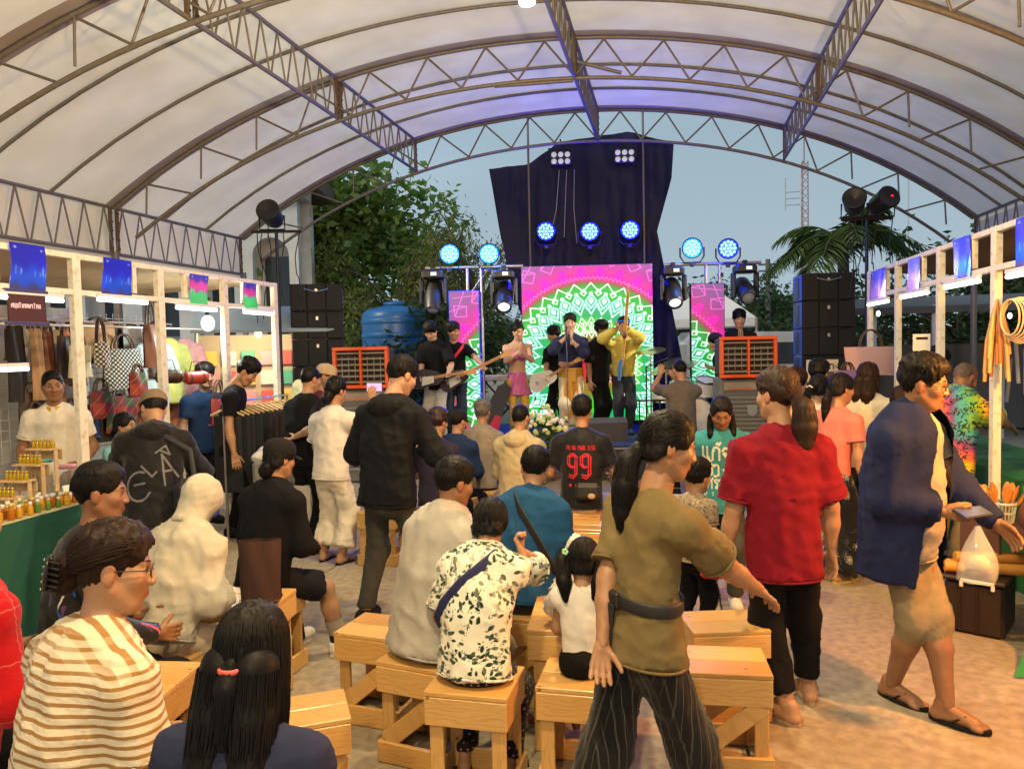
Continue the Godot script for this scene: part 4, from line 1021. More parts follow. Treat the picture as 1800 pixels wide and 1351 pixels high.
# ---------------------------------------------------------------- smooth bodies: fields of tapered bones meshed as surface nets
class Net:
	const CORNER := [Vector3i(0,0,0),Vector3i(1,0,0),Vector3i(0,1,0),Vector3i(1,1,0),Vector3i(0,0,1),Vector3i(1,0,1),Vector3i(0,1,1),Vector3i(1,1,1)]
	const EDGE := [[0,1],[2,3],[4,5],[6,7],[0,2],[1,3],[4,6],[5,7],[0,4],[1,5],[2,6],[3,7]]
	static func bones(bs: Array,cell: float,k: float) -> Geo:
		var lo := Vector3.ONE * 1e9
		var hi := -lo
		var cut := maxf(3.2 * k,1.6 * cell)
		for b in bs:
			var r: float = maxf(b[2],b[3]) + cut
			lo = lo.min(b[0] - Vector3.ONE * r).min(b[1] - Vector3.ONE * r)
			hi = hi.max(b[0] + Vector3.ONE * r).max(b[1] + Vector3.ONE * r)
		var nx := int((hi.x - lo.x) / cell) + 2
		var ny := int((hi.y - lo.y) / cell) + 2
		var nz := int((hi.z - lo.z) / cell) + 2
		var acc := PackedFloat32Array()
		acc.resize(nx * ny * nz)
		var ik := 1.0 / k
		for b in bs:
			var A: Vector3 = b[0]; var B: Vector3 = b[1]
			var ra: float = b[2]; var rb: float = b[3]
			var fa: bool = b[4]; var fb: bool = b[5]
			var dn: Vector3 = b[6]; var g: float = b[7] - 1.0
			var ba := B - A
			var len := maxf(ba.length(),1e-5)
			var inv := 1.0 / (len * len)
			var dr := rb - ra
			var m := Vector3.ONE * (maxf(ra,rb) + cut)
			var l := ((A.min(B) - m - lo) / cell).floor().max(Vector3.ZERO)
			var u := ((A.max(B) + m - lo) / cell).ceil().min(Vector3(nx - 1,ny - 1,nz - 1))
			var x0 := int(l.x); var x1 := int(u.x) + 1
			var y0 := int(l.y); var y1 := int(u.y) + 1
			var z0 := int(l.z); var z1 := int(u.z) + 1
			for z in range(z0,z1):
				for y in range(y0,y1):
					var i := (z * ny + y) * nx + x0
					var q0 := lo + Vector3(0,y * cell,z * cell) - A
					for x in range(x0,x1):
						var q := q0 + Vector3(x * cell,0,0)
						if g != 0.0: q += dn * (q.dot(dn) * g)
						var t := q.dot(ba) * inv
						var d: float
						if t < 0.0:
							if fa: d = maxf((q - ba * t).length() - ra,-t * len)
							else: d = q.length() - ra
						elif t > 1.0:
							if fb: d = maxf((q - ba * t).length() - rb,(t - 1.0) * len)
							else: d = (q - ba).length() - rb
						else: d = (q - ba * t).length() - ra - dr * t
						if d < cut: acc[i] += exp(-d * ik)
						i += 1
		for i in acc.size():
			acc[i] = -k * log(acc[i]) if acc[i] > 1e-6 else cut
		return net(acc,nx,ny,nz,lo,cell)
	static func field(lo: Vector3,hi: Vector3,cell: float,fn: Callable) -> Geo:
		var nx := int((hi.x - lo.x) / cell) + 2
		var ny := int((hi.y - lo.y) / cell) + 2
		var nz := int((hi.z - lo.z) / cell) + 2
		var F := PackedFloat32Array()
		F.resize(nx * ny * nz)
		var i := 0
		for z in nz:
			for y in ny:
				for x in nx:
					F[i] = fn.call(lo + Vector3(x,y,z) * cell)
					i += 1
		return net(F,nx,ny,nz,lo,cell)
	static func net(F: PackedFloat32Array,nx: int,ny: int,nz: int,lo: Vector3,cell: float) -> Geo:
		var g := Geo.new()
		var at := PackedInt32Array()
		at.resize(nx * ny * nz)
		at.fill(-1)
		var off := PackedInt32Array()
		for c in CORNER: off.append((c.z * ny + c.y) * nx + c.x)
		var cells := PackedInt32Array()
		var o1 := off[1]; var o2 := off[2]; var o3 := off[3]; var o4 := off[4]; var o5 := off[5]; var o6 := off[6]; var o7 := off[7]
		for z in nz - 1:
			for y in ny - 1:
				var i := (z * ny + y) * nx
				for x in nx - 1:
					var s := F[i] < 0.0
					if s != (F[i + o1] < 0.0) or s != (F[i + o2] < 0.0) or s != (F[i + o3] < 0.0) or s != (F[i + o4] < 0.0) or s != (F[i + o5] < 0.0) or s != (F[i + o6] < 0.0) or s != (F[i + o7] < 0.0):
						var sum := Vector3.ZERO
						var n := 0
						for e in EDGE:
							var f0 := F[i + off[e[0]]]; var f1 := F[i + off[e[1]]]
							if (f0 < 0.0) != (f1 < 0.0):
								sum += Vector3(CORNER[e[0]]).lerp(Vector3(CORNER[e[1]]),f0 / (f0 - f1))
								n += 1
						at[i] = g.v.size()
						cells.append(i)
						g.v.append(lo + (Vector3(x,y,z) + sum / n) * cell)
					i += 1
		var dx := 1; var dy := nx; var dz := nx * ny
		for i in cells:
			var s := F[i] < 0.0
			if s != (F[i + dx] < 0.0): face(g,at,i,i - dy,i - dy - dz,i - dz,s)
			if s != (F[i + dy] < 0.0): face(g,at,i,i - dz,i - dx - dz,i - dx,s)
			if s != (F[i + dz] < 0.0): face(g,at,i,i - dx,i - dx - dy,i - dy,s)
		g.n.resize(g.v.size()); g.uv.resize(g.v.size()); g.col.resize(g.v.size())
		g.col.fill(Color.WHITE)
		normals(g)
		return g
	static func face(g: Geo,at: PackedInt32Array,a: int,b: int,c: int,d: int,s: bool) -> void:
		var A := at[a]; var B := at[b]; var C := at[c]; var D := at[d]
		if A < 0 or B < 0 or C < 0 or D < 0: return
		if not s: g.idx.append_array(PackedInt32Array([A,B,C,A,C,D]))
		else: g.idx.append_array(PackedInt32Array([A,C,B,A,D,C]))
	static func normals(g: Geo) -> void:
		g.n.fill(Vector3.ZERO)
		for i in range(0,g.idx.size(),3):
			var a := g.idx[i]; var b := g.idx[i + 1]; var c := g.idx[i + 2]
			var m := (g.v[c] - g.v[a]).cross(g.v[b] - g.v[a])
			g.n[a] += m; g.n[b] += m; g.n[c] += m
		for i in g.n.size(): g.n[i] = g.n[i].normalized()
	static func crease(g: Geo,amp: float,freq: float,sd: int,squash := Vector3(1,0.55,1)) -> void:
		if amp <= 0.0: return
		var f := FastNoiseLite.new()
		f.seed = sd; f.frequency = freq; f.fractal_octaves = 2
		f.fractal_gain = 0.35
		for i in g.v.size():
			var q := g.v[i]
			var a := f.get_noise_3d(q.x * 2.0 + q.y * 0.5,q.y * 0.45,q.z * 2.0)
			var b := f.get_noise_3d(q.x * 0.7 + 9.0,q.y * 1.9 + (q.x + q.z) * 0.8,q.z * 0.7)
			g.v[i] += g.n[i] * amp * (1.3 * a + 1.1 * pow(1.0 - absf(b),5.0) - 0.35)
		normals(g)
	static func paint(g: Geo,c: Color) -> Geo:
		g.col.fill(c); g.tinted = true
		return g
static func ell(p: Vector3,c: Vector3,r: Vector3) -> float:
	var q := (p - c) / r
	var k0 := q.length()
	var k1 := (q / r).length()
	return k0 * (k0 - 1.0) / maxf(k1,1e-6)
static func cap(p: Vector3,a: Vector3,b: Vector3,ra: float,rb: float) -> float:
	var ba := b - a
	var h := clampf((p - a).dot(ba) / ba.length_squared(),0.0,1.0)
	return (p - a - ba * h).length() - lerpf(ra,rb,h)
static func smin(a: float,b: float,k: float) -> float:
	var h := maxf(k - absf(a - b),0.0) / k
	return minf(a,b) - h * h * k * 0.25
static func smax(a: float,b: float,k: float) -> float: return -smin(-a,-b,k)
static func skull(p: Vector3) -> float: return ell(p,Vector3(0,0.035,0.012),Vector3(0.077,0.098,0.096))
static func head_field(p: Vector3) -> float:
	var q := Vector3(absf(p.x),p.y,p.z)
	var d := skull(p)
	if d < -0.035 or (d > 0.045 and p.y > -0.04 and p.z > -0.08): return d
	d = smin(d,ell(p,Vector3(0,-0.035,-0.026),Vector3(0.060,0.078,0.064)),0.04)
	d = smin(d,cap(q,Vector3(0,-0.092,-0.058),Vector3(0.018,-0.09,-0.052),0.020,0.018),0.03)
	d = smin(d,cap(q,Vector3(0.056,-0.045,0.0),Vector3(0.03,-0.08,-0.035),0.016,0.016),0.03)
	d = smin(d,ell(q,Vector3(0.042,-0.012,-0.058),Vector3(0.024,0.022,0.024)),0.025)
	d = smin(d,cap(q,Vector3(0.008,0.034,-0.083),Vector3(0.042,0.032,-0.068),0.009,0.008),0.018)
	d = smax(d,-ell(q,Vector3(0.032,0.012,-0.100),Vector3(0.022,0.013,0.022)),0.012)
	d = smin(d,ell(q,Vector3(0.032,0.011,-0.072),Vector3(0.017,0.0125,0.0135)),0.006)
	d = smin(d,cap(p,Vector3(0,0.022,-0.086),Vector3(0,-0.020,-0.102),0.008,0.0115),0.012)
	d = smin(d,ell(q,Vector3(0.0125,-0.024,-0.097),Vector3(0.0095,0.008,0.010)),0.008)
	d = smin(d,cap(q,Vector3(0,-0.049,-0.0905),Vector3(0.021,-0.052,-0.079),0.0062,0.004),0.007)
	d = smin(d,cap(q,Vector3(0,-0.061,-0.0890),Vector3(0.018,-0.057,-0.079),0.0072,0.004),0.007)
	d = smin(d,ell(q,Vector3(0.080,0.002,0.012),Vector3(0.009,0.032,0.019)),0.008)
	d = smin(d,cap(p,Vector3(0,-0.05,0.018),Vector3(0,-0.19,0.035),0.050,0.054),0.03)
	return d
var base_head: Geo
var hands := {}
var hairs := {}
static func head_colors(src: Geo,skin: Color,female: bool) -> Geo:
	var g := Geo.new()
	g.add(src)
	g.tinted = true
	var lip := skin * (Color(1.05,0.58,0.55) if female else Color(0.95,0.66,0.62))
	for i in g.v.size():
		var p := g.v[i]
		var c := skin
		if p.z < -0.076 and absf(p.y + 0.055) < 0.0125 and absf(p.x) < 0.023: c = lip
		elif absf(p.x) > 0.072: c = skin * Color(1.04,0.9,0.86)
		elif p.z < -0.06 and absf(p.x) > 0.02 and absf(p.y + 0.015) < 0.03: c = skin * Color(1.03,0.97,0.95)
		c.a = 1.0
		g.col[i] = c
	for s in [-1.0,1.0]:
		g.tint = Color(0.36,0.33,0.30)
		g.ball(Vector3(s * 0.032,0.0105,-0.0762),Vector3(0.0115,0.0058,0.0115),10,6)
		g.tint = Color(0.02,0.012,0.01)
		g.ball(Vector3(s * 0.0315,0.0105,-0.0845),Vector3(0.0055,0.0058,0.004),8,6)
		g.tube([Vector3(s * 0.020,0.0150,-0.085),Vector3(s * 0.032,0.0185,-0.0865),Vector3(s * 0.045,0.0135,-0.079)],[0.0016,0.0022,0.0014],5)
		g.tint = Color(0.02,0.014,0.012)
		g.tube([Vector3(s * 0.012,0.036,-0.0915),Vector3(s * 0.03,0.041,-0.0865),Vector3(s * 0.05,0.034,-0.072)],[0.0028,0.0036,0.0016],5,true,0.6)
	g.tint = skin * Color(0.4,0.25,0.25); g.tint.a = 1.0
	g.ball(Vector3(0,-0.0545,-0.0925),Vector3(0.017,0.0014,0.004),8,4)
	for s in [-1.0,1.0]: g.ball(Vector3(s * 0.0065,-0.0315,-0.103),Vector3(0.0032,0.0018,0.0035),6,4)
	g.tint = Color.WHITE
	return g
static func hand_bones(curl: Array,thumb: float,spread: float) -> Array:
	var bs := []
	var add := func(a: Vector3,b: Vector3,ra: float,rb: float) -> void: bs.append([a,b,ra,rb,false,false,Vector3.RIGHT,1.0])
	bs.append([Vector3(0,0.02,0),Vector3(0,-0.02,0),0.026,0.028,false,false,Vector3.RIGHT,1.35])
	for k in 4: add.call(Vector3(0,-0.02,-0.018 + k * 0.012),Vector3(0,-0.082,-0.031 + k * 0.0205),0.013,0.0105)
	var L := [0.070,0.079,0.073,0.057]
	for k in 4:
		var p := Vector3(0,-0.085,-0.032 + k * 0.0208)
		var ang: float = curl[0]
		for j in 3:
			var sl: float = L[k] * [0.46,0.30,0.24][j]
			var d := Vector3(-sin(ang),-cos(ang),(k - 1.5) * spread).normalized()
			add.call(p,p + d * sl,0.0088 - 0.0006 * j,0.0082 - 0.0006 * j)
			p += d * sl
			ang += curl[mini(j + 1,2)]
	var q := Vector3(-0.006,-0.028,-0.026)
	for j in 3:
		var a := thumb + j * 0.22
		var d := Vector3(-0.35 - 0.25 * j * thumb,-0.72,-0.75 + 0.75 * a).normalized()
		var sl: float = [0.036,0.03,0.026][j]
		add.call(q,q + d * sl,0.0125 - 0.0016 * j,0.0115 - 0.0016 * j)
		q += d * sl
	return bs
static func foot_bones() -> Array:
	var bs := []
	bs.append([Vector3(0,0.09,0.02),Vector3(0,0.04,0.03),0.034,0.036,false,false,Vector3.RIGHT,1.0])
	bs.append([Vector3(0,0.032,0.04),Vector3(0,0.028,-0.10),0.034,0.034,false,false,Vector3.UP,1.25])
	bs.append([Vector3(0,0.07,0.0),Vector3(0,0.025,-0.12),0.03,0.03,false,false,Vector3.UP,1.1])
	for k in 5: bs.append([Vector3(-0.032 + k * 0.016,0.02,-0.12),Vector3(-0.036 + k * 0.0175,0.014,-0.17 + absf(k - 1.2) * 0.008),0.013,0.010 if k > 0 else 0.012,false,false,Vector3.UP,1.0])
	return bs
static func shoe_bones() -> Array:
	return [[Vector3(0,0.09,0.03),Vector3(0,0.05,0.03),0.043,0.046,true,false,Vector3.RIGHT,1.0],[Vector3(0,0.045,0.035),Vector3(0,0.04,-0.13),0.046,0.048,false,false,Vector3.UP,1.15],[Vector3(0,0.08,0.0),Vector3(0,0.045,-0.11),0.036,0.036,false,false,Vector3.UP,1.0]]
static func hair_geo(o: Dictionary) -> Geo:
	var vol: float = o.get("vol",0.014)
	var nape: float = o.get("nape",-0.035)
	var side: float = o.get("side",0.0)
	var fr: float = o.get("fringe",0.078)
	var tp: float = o.get("top",1.0)
	var ears: bool = o.get("ears",true)
	var rough: float = o.get("rough",0.006)
	var f := FastNoiseLite.new()
	f.seed = o.get("seed",1); f.frequency = 1.0; f.fractal_octaves = 2
	var fn := func(p: Vector3) -> float:
		var low := lerpf(side,nape,smoothstep(-0.01,0.075,p.z))
		var d := skull(p) - (vol if nape < -0.055 else lerpf(0.002,vol,smoothstep(0.0,0.085,p.y - low)))
		if d > 0.05 and nape > -0.09: return d
		if p.y > 0.06: d -= 0.012 * tp * smoothstep(0.06,0.12,p.y)
		if nape < -0.05: d = smin(d,ell(p,Vector3(0,nape * 0.5,0.045),Vector3(0.074 + vol,absf(nape) * 0.6 + 0.04,0.052 + vol)),0.03)
		if d > 0.03: return d
		d = smax(d,-ell(p,Vector3(0,-0.045,-0.098),Vector3(0.084,fr + 0.047,0.076)),0.010)
		d = smax(d,low - p.y,0.004 if nape > -0.055 else 0.01)
		if ears and p.z < -0.005 and side < 0.02: d = smax(d,-ell(p,Vector3(0,-0.07,-0.05),Vector3(0.2,0.085,0.055)),0.01)
		if absf(d) < 0.025: d += f.get_noise_3d(p.x * 95.0,p.y * 14.0,p.z * 95.0) * rough + f.get_noise_3d(p.x * 30.0,p.y * 10.0,p.z * 30.0 + 40.0) * rough * 1.2
		return d
	return Net.field(Vector3(-0.13,minf(nape,side) * 1.15 - 0.02,-0.125),Vector3(0.13,0.17,0.15),0.0070,fn)
static func tail_geo(tails: Array,sd: int) -> Geo:
	var out := Geo.new()
	for t in tails:
		var bs := []
		for i in t[0].size() - 1: bs.append(bone(t[0][i],t[0][i + 1],t[1][i],t[1][i + 1]))
		out.add(Net.bones(bs,0.009,0.008))
		var rng := RandomNumberGenerator.new()
		rng.seed = sd
		var m: int = t[0].size()
		for i in 190:
			var a := rng.randf() * TAU
			var fr := rng.randf_range(0.97,1.10)
			var pts := []
			for j in 8:
				var q := j / 7.0 * (m - 1) * rng.randf_range(0.97,1.0)
				var k := mini(int(q),m - 2)
				var r: float = lerpf(t[1][k],t[1][k + 1],q - k) * fr
				pts.append(t[0][k].lerp(t[0][k + 1],q - k) + Vector3(cos(a),0.0,sin(a)) * r + Vector3(rng.randfn(),rng.randfn(),rng.randfn()) * 0.0012)
			out.tube(pts,[0.0016,0.0028,0.0028,0.0022,0.0012],4,false)
	return out
func templates() -> void:
	var jobs := [
		["head",{}],["relaxed",{}],["grip",{}],["flat",{}],["foot",{}],["shoe",{}],
		["short",{"rough": 0.004,"top": 1.2}],
		["crop",{"vol": 0.007,"rough": 0.003,"top": 0.3,"nape": -0.03,"side": 0.01}],
		["mop",{"vol": 0.022,"rough": 0.006,"fringe": 0.05,"nape": -0.05,"side": -0.02,"top": 1.4,"seed": 5}],
		["wavy",{"vol": 0.018,"rough": 0.008,"nape": -0.04,"top": 1.5,"seed": 9}],
		["bob",{"vol": 0.022,"rough": 0.006,"nape": -0.12,"side": -0.10,"ears": false,"fringe": 0.07}],
		["round",{"vol": 0.018,"rough": 0.006,"nape": -0.078,"side": -0.06,"ears": false,"top": 0.8}],
		["sleek",{"vol": 0.012,"rough": 0.005,"nape": -0.058,"side": 0.0,"top": 0.45,"fringe": 0.082}],
		["messy",{"vol": 0.020,"rough": 0.007,"nape": -0.05,"top": 0.8,"seed": 6}],
		["long",{"vol": 0.016,"rough": 0.006,"nape": -0.11,"side": -0.09,"ears": false,"top": 0.6}],
	]
	var out := []
	out.resize(jobs.size())
	var work := func(i: int) -> void:
		var k: String = jobs[i][0]
		match k:
			"head": out[i] = Net.field(Vector3(-0.11,-0.20,-0.135),Vector3(0.11,0.15,0.125),0.0058,head_field)
			"relaxed": out[i] = Net.bones(hand_bones([0.25,0.3,0.25],0.15,0.06),0.0052,0.003)
			"grip": out[i] = Net.bones(hand_bones([0.85,1.15,0.8],0.75,0.0),0.0052,0.003)
			"flat": out[i] = Net.bones(hand_bones([0.04,0.05,0.05],0.25,0.03),0.0052,0.003)
			"foot": out[i] = Net.bones(foot_bones(),0.008,0.006)
			"shoe": out[i] = Net.bones(shoe_bones(),0.009,0.008)
			_: out[i] = hair_geo(jobs[i][1])
	var id := WorkerThreadPool.add_group_task(work,jobs.size())
	WorkerThreadPool.wait_for_group_task_completion(id)
	base_head = out[0]
	for i in range(1,6): hands[jobs[i][0]] = out[i]
	for i in range(6,jobs.size()): hairs[jobs[i][0]] = out[i]
# ---------------------------------------------------------------- skeleton
static func bend(a: Vector3,target: Vector3,l1: float,l2: float,pole: Vector3) -> Array:
	var d := target - a
	var L := clampf(d.length(),absf(l1 - l2) + 0.01,(l1 + l2) * 0.997)
	var dir := d.normalized()
	var x := (l1 * l1 - l2 * l2 + L * L) / (2.0 * L)
	var hgt := sqrt(maxf(l1 * l1 - x * x,0.0))
	var pp := pole - dir * pole.dot(dir)
	pp = pp.normalized() if pp.length() > 1e-4 else Vector3.UP
	return [a + dir * x + pp * hgt,a + dir * L]
static func skeleton(o: Dictionary) -> Dictionary:
	var h: float = o.get("h",1.65)
	var b: float = o.get("b",1.0)
	var sit: float = o.get("sit",0.0)
	var s := {}
	var hip: float = sit + 0.062 * h * b if sit > 0.0 else minf(o.get("hip",0.525 * h),0.53 * h)
	s.P = Vector3(o.get("px",0.0),hip,o.get("pz",0.0))
	var base := Basis.from_euler(Vector3(0,deg_to_rad(o.get("hips",0.0)),0))
	var lean := Basis.from_euler(Vector3(deg_to_rad(-o.get("lean",4.0)),0,deg_to_rad(-o.get("side",0.0))))
	var hunch := Basis.from_euler(Vector3(deg_to_rad(-o.get("lean",4.0) - o.get("hunch",6.0)),0,deg_to_rad(-o.get("side",0.0))))
	var tw := Basis.from_euler(Vector3(0,deg_to_rad(o.get("twist",0.0)),0))
	var T := base * lean
	var U := base * hunch * tw
	s.T = T; s.U = U
	s.C = s.P + T.y * 0.165 * h
	s.N = s.C + U.y * 0.135 * h
	s.neck = s.N + (U * Basis.from_euler(Vector3(deg_to_rad(-o.get("crane",8.0)),0,0))).y * 0.06 * h
	var hd: Vector3 = o.get("head",Vector3.ZERO)
	var HB := U * Basis.from_euler(Vector3(deg_to_rad(-hd.y + o.get("hunch",6.0) * 0.6 + o.get("lean",4.0) * 0.6),deg_to_rad(hd.x),deg_to_rad(-hd.z)))
	s.hs = h * o.get("hsc",1.0) / 1.68
	s.HB = HB
	s.H = s.neck + HB.y * 0.078 * h - HB.z * 0.006 * h
	var sw := 0.108 * h * (0.9 + 0.1 * b)
	for k in 2:
		var sg := -1.0 if k == 0 else 1.0
		var S: Vector3 = s.N + U.x * sg * sw - U.y * (0.018 * h)
		var tg: Variant = o.get("la" if k == 0 else "ra",null)
		var target: Vector3
		if tg == null:
			target = S + Vector3(sg * 0.05 * h,-0.315 * h,-0.02 * h) if sit <= 0.0 else s.P + base * Vector3(sg * 0.09 * h,0.06 * h,-0.20 * h)
		else: target = tg
		var pole: Vector3 = o.get("lp" if k == 0 else "rp",U * Vector3(sg * 0.5,-0.5,0.9))
		var e := bend(S,target,0.172 * h,0.150 * h,pole)
		s["S%d" % k] = S; s["E%d" % k] = e[0]; s["W%d" % k] = e[1]
		var Hh: Vector3 = s.P + base * Vector3(sg * 0.052 * h * (0.8 + 0.2 * b),-0.015 * h,0)
		var ft: Variant = o.get("lf" if k == 0 else "rf",null)
		var foot: Vector3 = ft if ft != null else (Vector3(sg * 0.075,0,0.0) if sit <= 0.0 else Vector3(sg * 0.12,0,-0.26 * h))
		var an := foot + Vector3(0,0.045 * h,0)
		var kn := bend(Hh,an,0.245 * h,0.243 * h,base * Vector3(sg * o.get("splay",0.12),0.15 if sit > 0.0 else 0.0,-1))
		s["L%d" % k] = Hh; s["K%d" % k] = kn[0]; s["A%d" % k] = kn[1]
		s["F%d" % k] = kn[1] - Vector3(0,0.045 * h,0)
	s.h = h; s.b = b; s.base = base
	return s
static func bone(a: Vector3,b: Vector3,ra: float,rb: float,fa := false,fb := false,dn := Vector3.BACK,g := 1.0) -> Array: return [a,b,ra,rb,fa,fb,dn,g]
static func hand_place(s: Dictionary,k: int,o: Dictionary) -> Transform3D:
	var d: Vector3 = (s["W%d" % k] - s["E%d" % k]).normalized()
	var hd: Variant = o.get("ld" if k == 0 else "rd",null)
	if hd != null: d = (hd as Vector3).normalized()
	var th: Vector3 = o.get("lt" if k == 0 else "rt",s.base * Vector3(-0.35 if k == 1 else 0.35,0.2,-1))
	th = (th - d * th.dot(d)).normalized()
	var y := -d
	var z := -th
	var x := y.cross(z)
	var sc: float = s.h / 1.68 * o.get("hand",1.0)
	if k == 0: x = -x
	return Transform3D(Basis(x,y,z).scaled_local(Vector3.ONE * sc),s["W%d" % k] - d * 0.012)
func figure(o: Dictionary) -> Dictionary:
	var s := skeleton(o)
	var h: float = s.h
	var b: float = s.b
	var out := {"skeleton": s}
	var cell: float = o.get("cell",0.02)
	var skin: Color = o.get("skin",Color(0.34,0.19,0.115))
	var sd: int = o.get("seed",1)
	var U: Basis = s.U; var T: Basis = s.T
	var fem: bool = o.get("female",false)
	var tk := 0.044 * h * minf(b,1.0)
	var bs := [bone(s.P,s.C,tk,tk),bone(s.C,s.N,tk,tk),bone(s.N,s.neck + s.HB.y * 0.02 * h,0.036 * h,0.033 * h),bone(s.S0,s.S1,0.028 * h,0.028 * h)]
	for k in 2:
		var S: Vector3 = s["S%d" % k]; var E: Vector3 = s["E%d" % k]; var Wr: Vector3 = s["W%d" % k]
		bs.append(bone(S,E,0.029 * h * sqrt(b),0.0235 * h)); bs.append(bone(E,E.lerp(Wr,0.35),0.0235 * h,0.0245 * h * sqrt(b))); bs.append(bone(E.lerp(Wr,0.35),Wr,0.0245 * h * sqrt(b),0.0155 * h))
		if o.get("legs",true):
			var Hh: Vector3 = s["L%d" % k]; var Kn: Vector3 = s["K%d" % k]; var An: Vector3 = s["A%d" % k]
			var thin := 0.8 if o.get("tlen",1.93) > 1.5 and not o.get("skirt",false) else 1.0
			bs.append(bone(Hh,Kn,0.05 * h * sqrt(b) * thin,0.034 * h * thin)); bs.append(bone(Kn,Kn.lerp(An,0.35),0.033 * h * thin,0.035 * h * thin)); bs.append(bone(Kn.lerp(An,0.35),An,0.035 * h,0.022 * h))
	if o.get("bare",false):
		bs.append(bone(s.C,s.N - U.y * 0.03 * h,0.078 * h,0.086 * h,false,false,U.z,1.5))
		bs.append(bone(s.P,s.C,0.084 * h,0.076 * h,false,false,T.z,1.45))
		bs.append(bone(s.S0,s.S1,0.034 * h,0.034 * h))
	var body := Net.paint(Net.bones(bs,maxf(cell,0.016),0.010),skin)
	body.add(head_colors(base_head,skin,fem),Transform3D(s.HB.scaled_local(Vector3.ONE * s.hs),s.H))
	for k in 2:
		var hp: String = o.get("lh" if k == 0 else "rh","relaxed")
		var hg := Geo.new()
		hg.add(hands[hp]); Net.paint(hg,skin)
		body.add(hg,hand_place(s,k,o))
		if o.get("legs",true) and o.get("shoe","") in ["sandal","slipper"]:
			var fg := Geo.new()
			fg.add(hands["foot"]); Net.paint(fg,skin)
			body.add(fg,foot_xf(s,k,o))
	body.tinted = true
	out.body = body
	var ht: float = o.get("hem",0.05) * h
	var w: float = 0.098 * h * b
	var ease: float = o.get("ease",0.0)
	var g: float = 1.42 / o.get("deep",1.0)
	var k2 := 0.016
	if o.get("shirt",true):
		bs = []
		var hw: float = w * o.get("hipw",1.06) + ease
		if not o.get("bare",false): bs.append(bone(s.P - T.y * ht,s.C,hw,w * o.get("waist",0.93) + ease,true,false,T.z,g))
		if o.get("bare",false): bs.append(bone(s.C + U.y * 0.03 * h,s.N - U.y * 0.075 * h,w * 0.88,w * 0.96,true,true,U.z,1.35))
		else: bs.append(bone(s.C,s.N - U.y * 0.035 * h,w * o.get("waist",0.93) + ease,w * 0.98 + ease,false,false,U.z,g))
		if not o.get("bare",false): bs.append(bone(s.S0 - U.y * 0.008 * h,s.S1 - U.y * 0.008 * h,0.040 * h * sqrt(b) + ease * 0.5,0.040 * h * sqrt(b) + ease * 0.5))
		if not o.get("bare",false): bs.append(bone(s.N - U.y * 0.01 * h,s.N + (s.neck - s.N) * o.get("collar_h",0.25),0.050 * h,0.040 * h,false,true))
		if o.has("belly"): bs.append(bone(s.P + T.y * 0.04 * h - T.z * 0.03 * h,s.C - T.z * 0.03 * h,w * o.belly,w * o.belly * 0.9,false,false,T.z,1.1))
		if o.has("bust"): for sg in [-1.0,1.0]: bs.append(bone(s.C + U.y * 0.05 * h + U.x * sg * 0.042 * h - U.z * 0.045 * h,s.C + U.y * 0.06 * h + U.x * sg * 0.04 * h - U.z * 0.04 * h,0.045 * h * o.bust,0.04 * h * o.bust))
		var sl: float = o.get("sleeve",0.6)
		for k in 2:
			var S: Vector3 = s["S%d" % k]; var E: Vector3 = s["E%d" % k]; var Wr: Vector3 = s["W%d" % k]
			var e2: float = o.get("sleeve_w",0.0)
			if sl <= 0.0: continue
			if sl <= 1.0: bs.append(bone(S,S.lerp(E,sl),0.041 * h * sqrt(b),0.038 * h * sqrt(b) + ease * 0.7 + e2,false,true))
			else:
				bs.append(bone(S,E,0.041 * h * sqrt(b),0.034 * h * sqrt(b) + ease * 0.5 + e2))
				bs.append(bone(E,E.lerp(Wr,sl - 1.0),0.034 * h * sqrt(b) + ease * 0.5 + e2,0.026 * h + ease * 0.3 + e2,false,true))
		var sg := Net.bones(bs,cell,k2)
		Net.crease(sg,o.get("crease",0.005),o.get("cfreq",5.5),sd)
		var inv := Transform3D(T,s.P).affine_inverse()
		for i in sg.v.size():
			var q := inv * sg.v[i]
			sg.uv[i] = Vector2(q.x / 0.6 + 0.5,1.0 - (q.y + 0.12) / 0.7)
		out.shirt = sg
		out.hems = []
		var ring := func(c: Vector3,ax: Vector3,ay: Vector3,rx: float,ry: float,th: float) -> void:
			var pts := []
			for i in 29: pts.append(c + ax * cos(TAU * i / 28.0) * rx + ay * sin(TAU * i / 28.0) * ry)
			out.hems.append(Geo.new().tube(pts,[th],6,false))
		if sl > 0.0 and sl <= 1.0:
			for k in 2:
				var S: Vector3 = s["S%d" % k]; var E: Vector3 = s["E%d" % k]
				var d := (E - S).normalized()
				var ax := d.cross(Vector3(0.3,0.2,1.0)).normalized()
				var er: float = 0.038 * h * sqrt(b) + ease * 0.7 + o.get("sleeve_w",0.0) - 0.001
				ring.call(S.lerp(E,sl) - d * 0.002,ax,d.cross(ax),er,er,0.005)
		if not o.get("bare",false): ring.call(s.P - T.y * (ht - 0.003),T.x,T.z,hw - 0.002,(hw - 0.002) / g,0.005)
		if not o.has("collar") and not o.has("hood") and not o.get("bare",false) and not o.has("hood_down"):
			var up: Vector3 = (s.neck - s.N).normalized()
			ring.call(s.N + up * 0.024 * h,U.x,up.cross(U.x).normalized(),0.041 * h,0.043 * h,0.007)
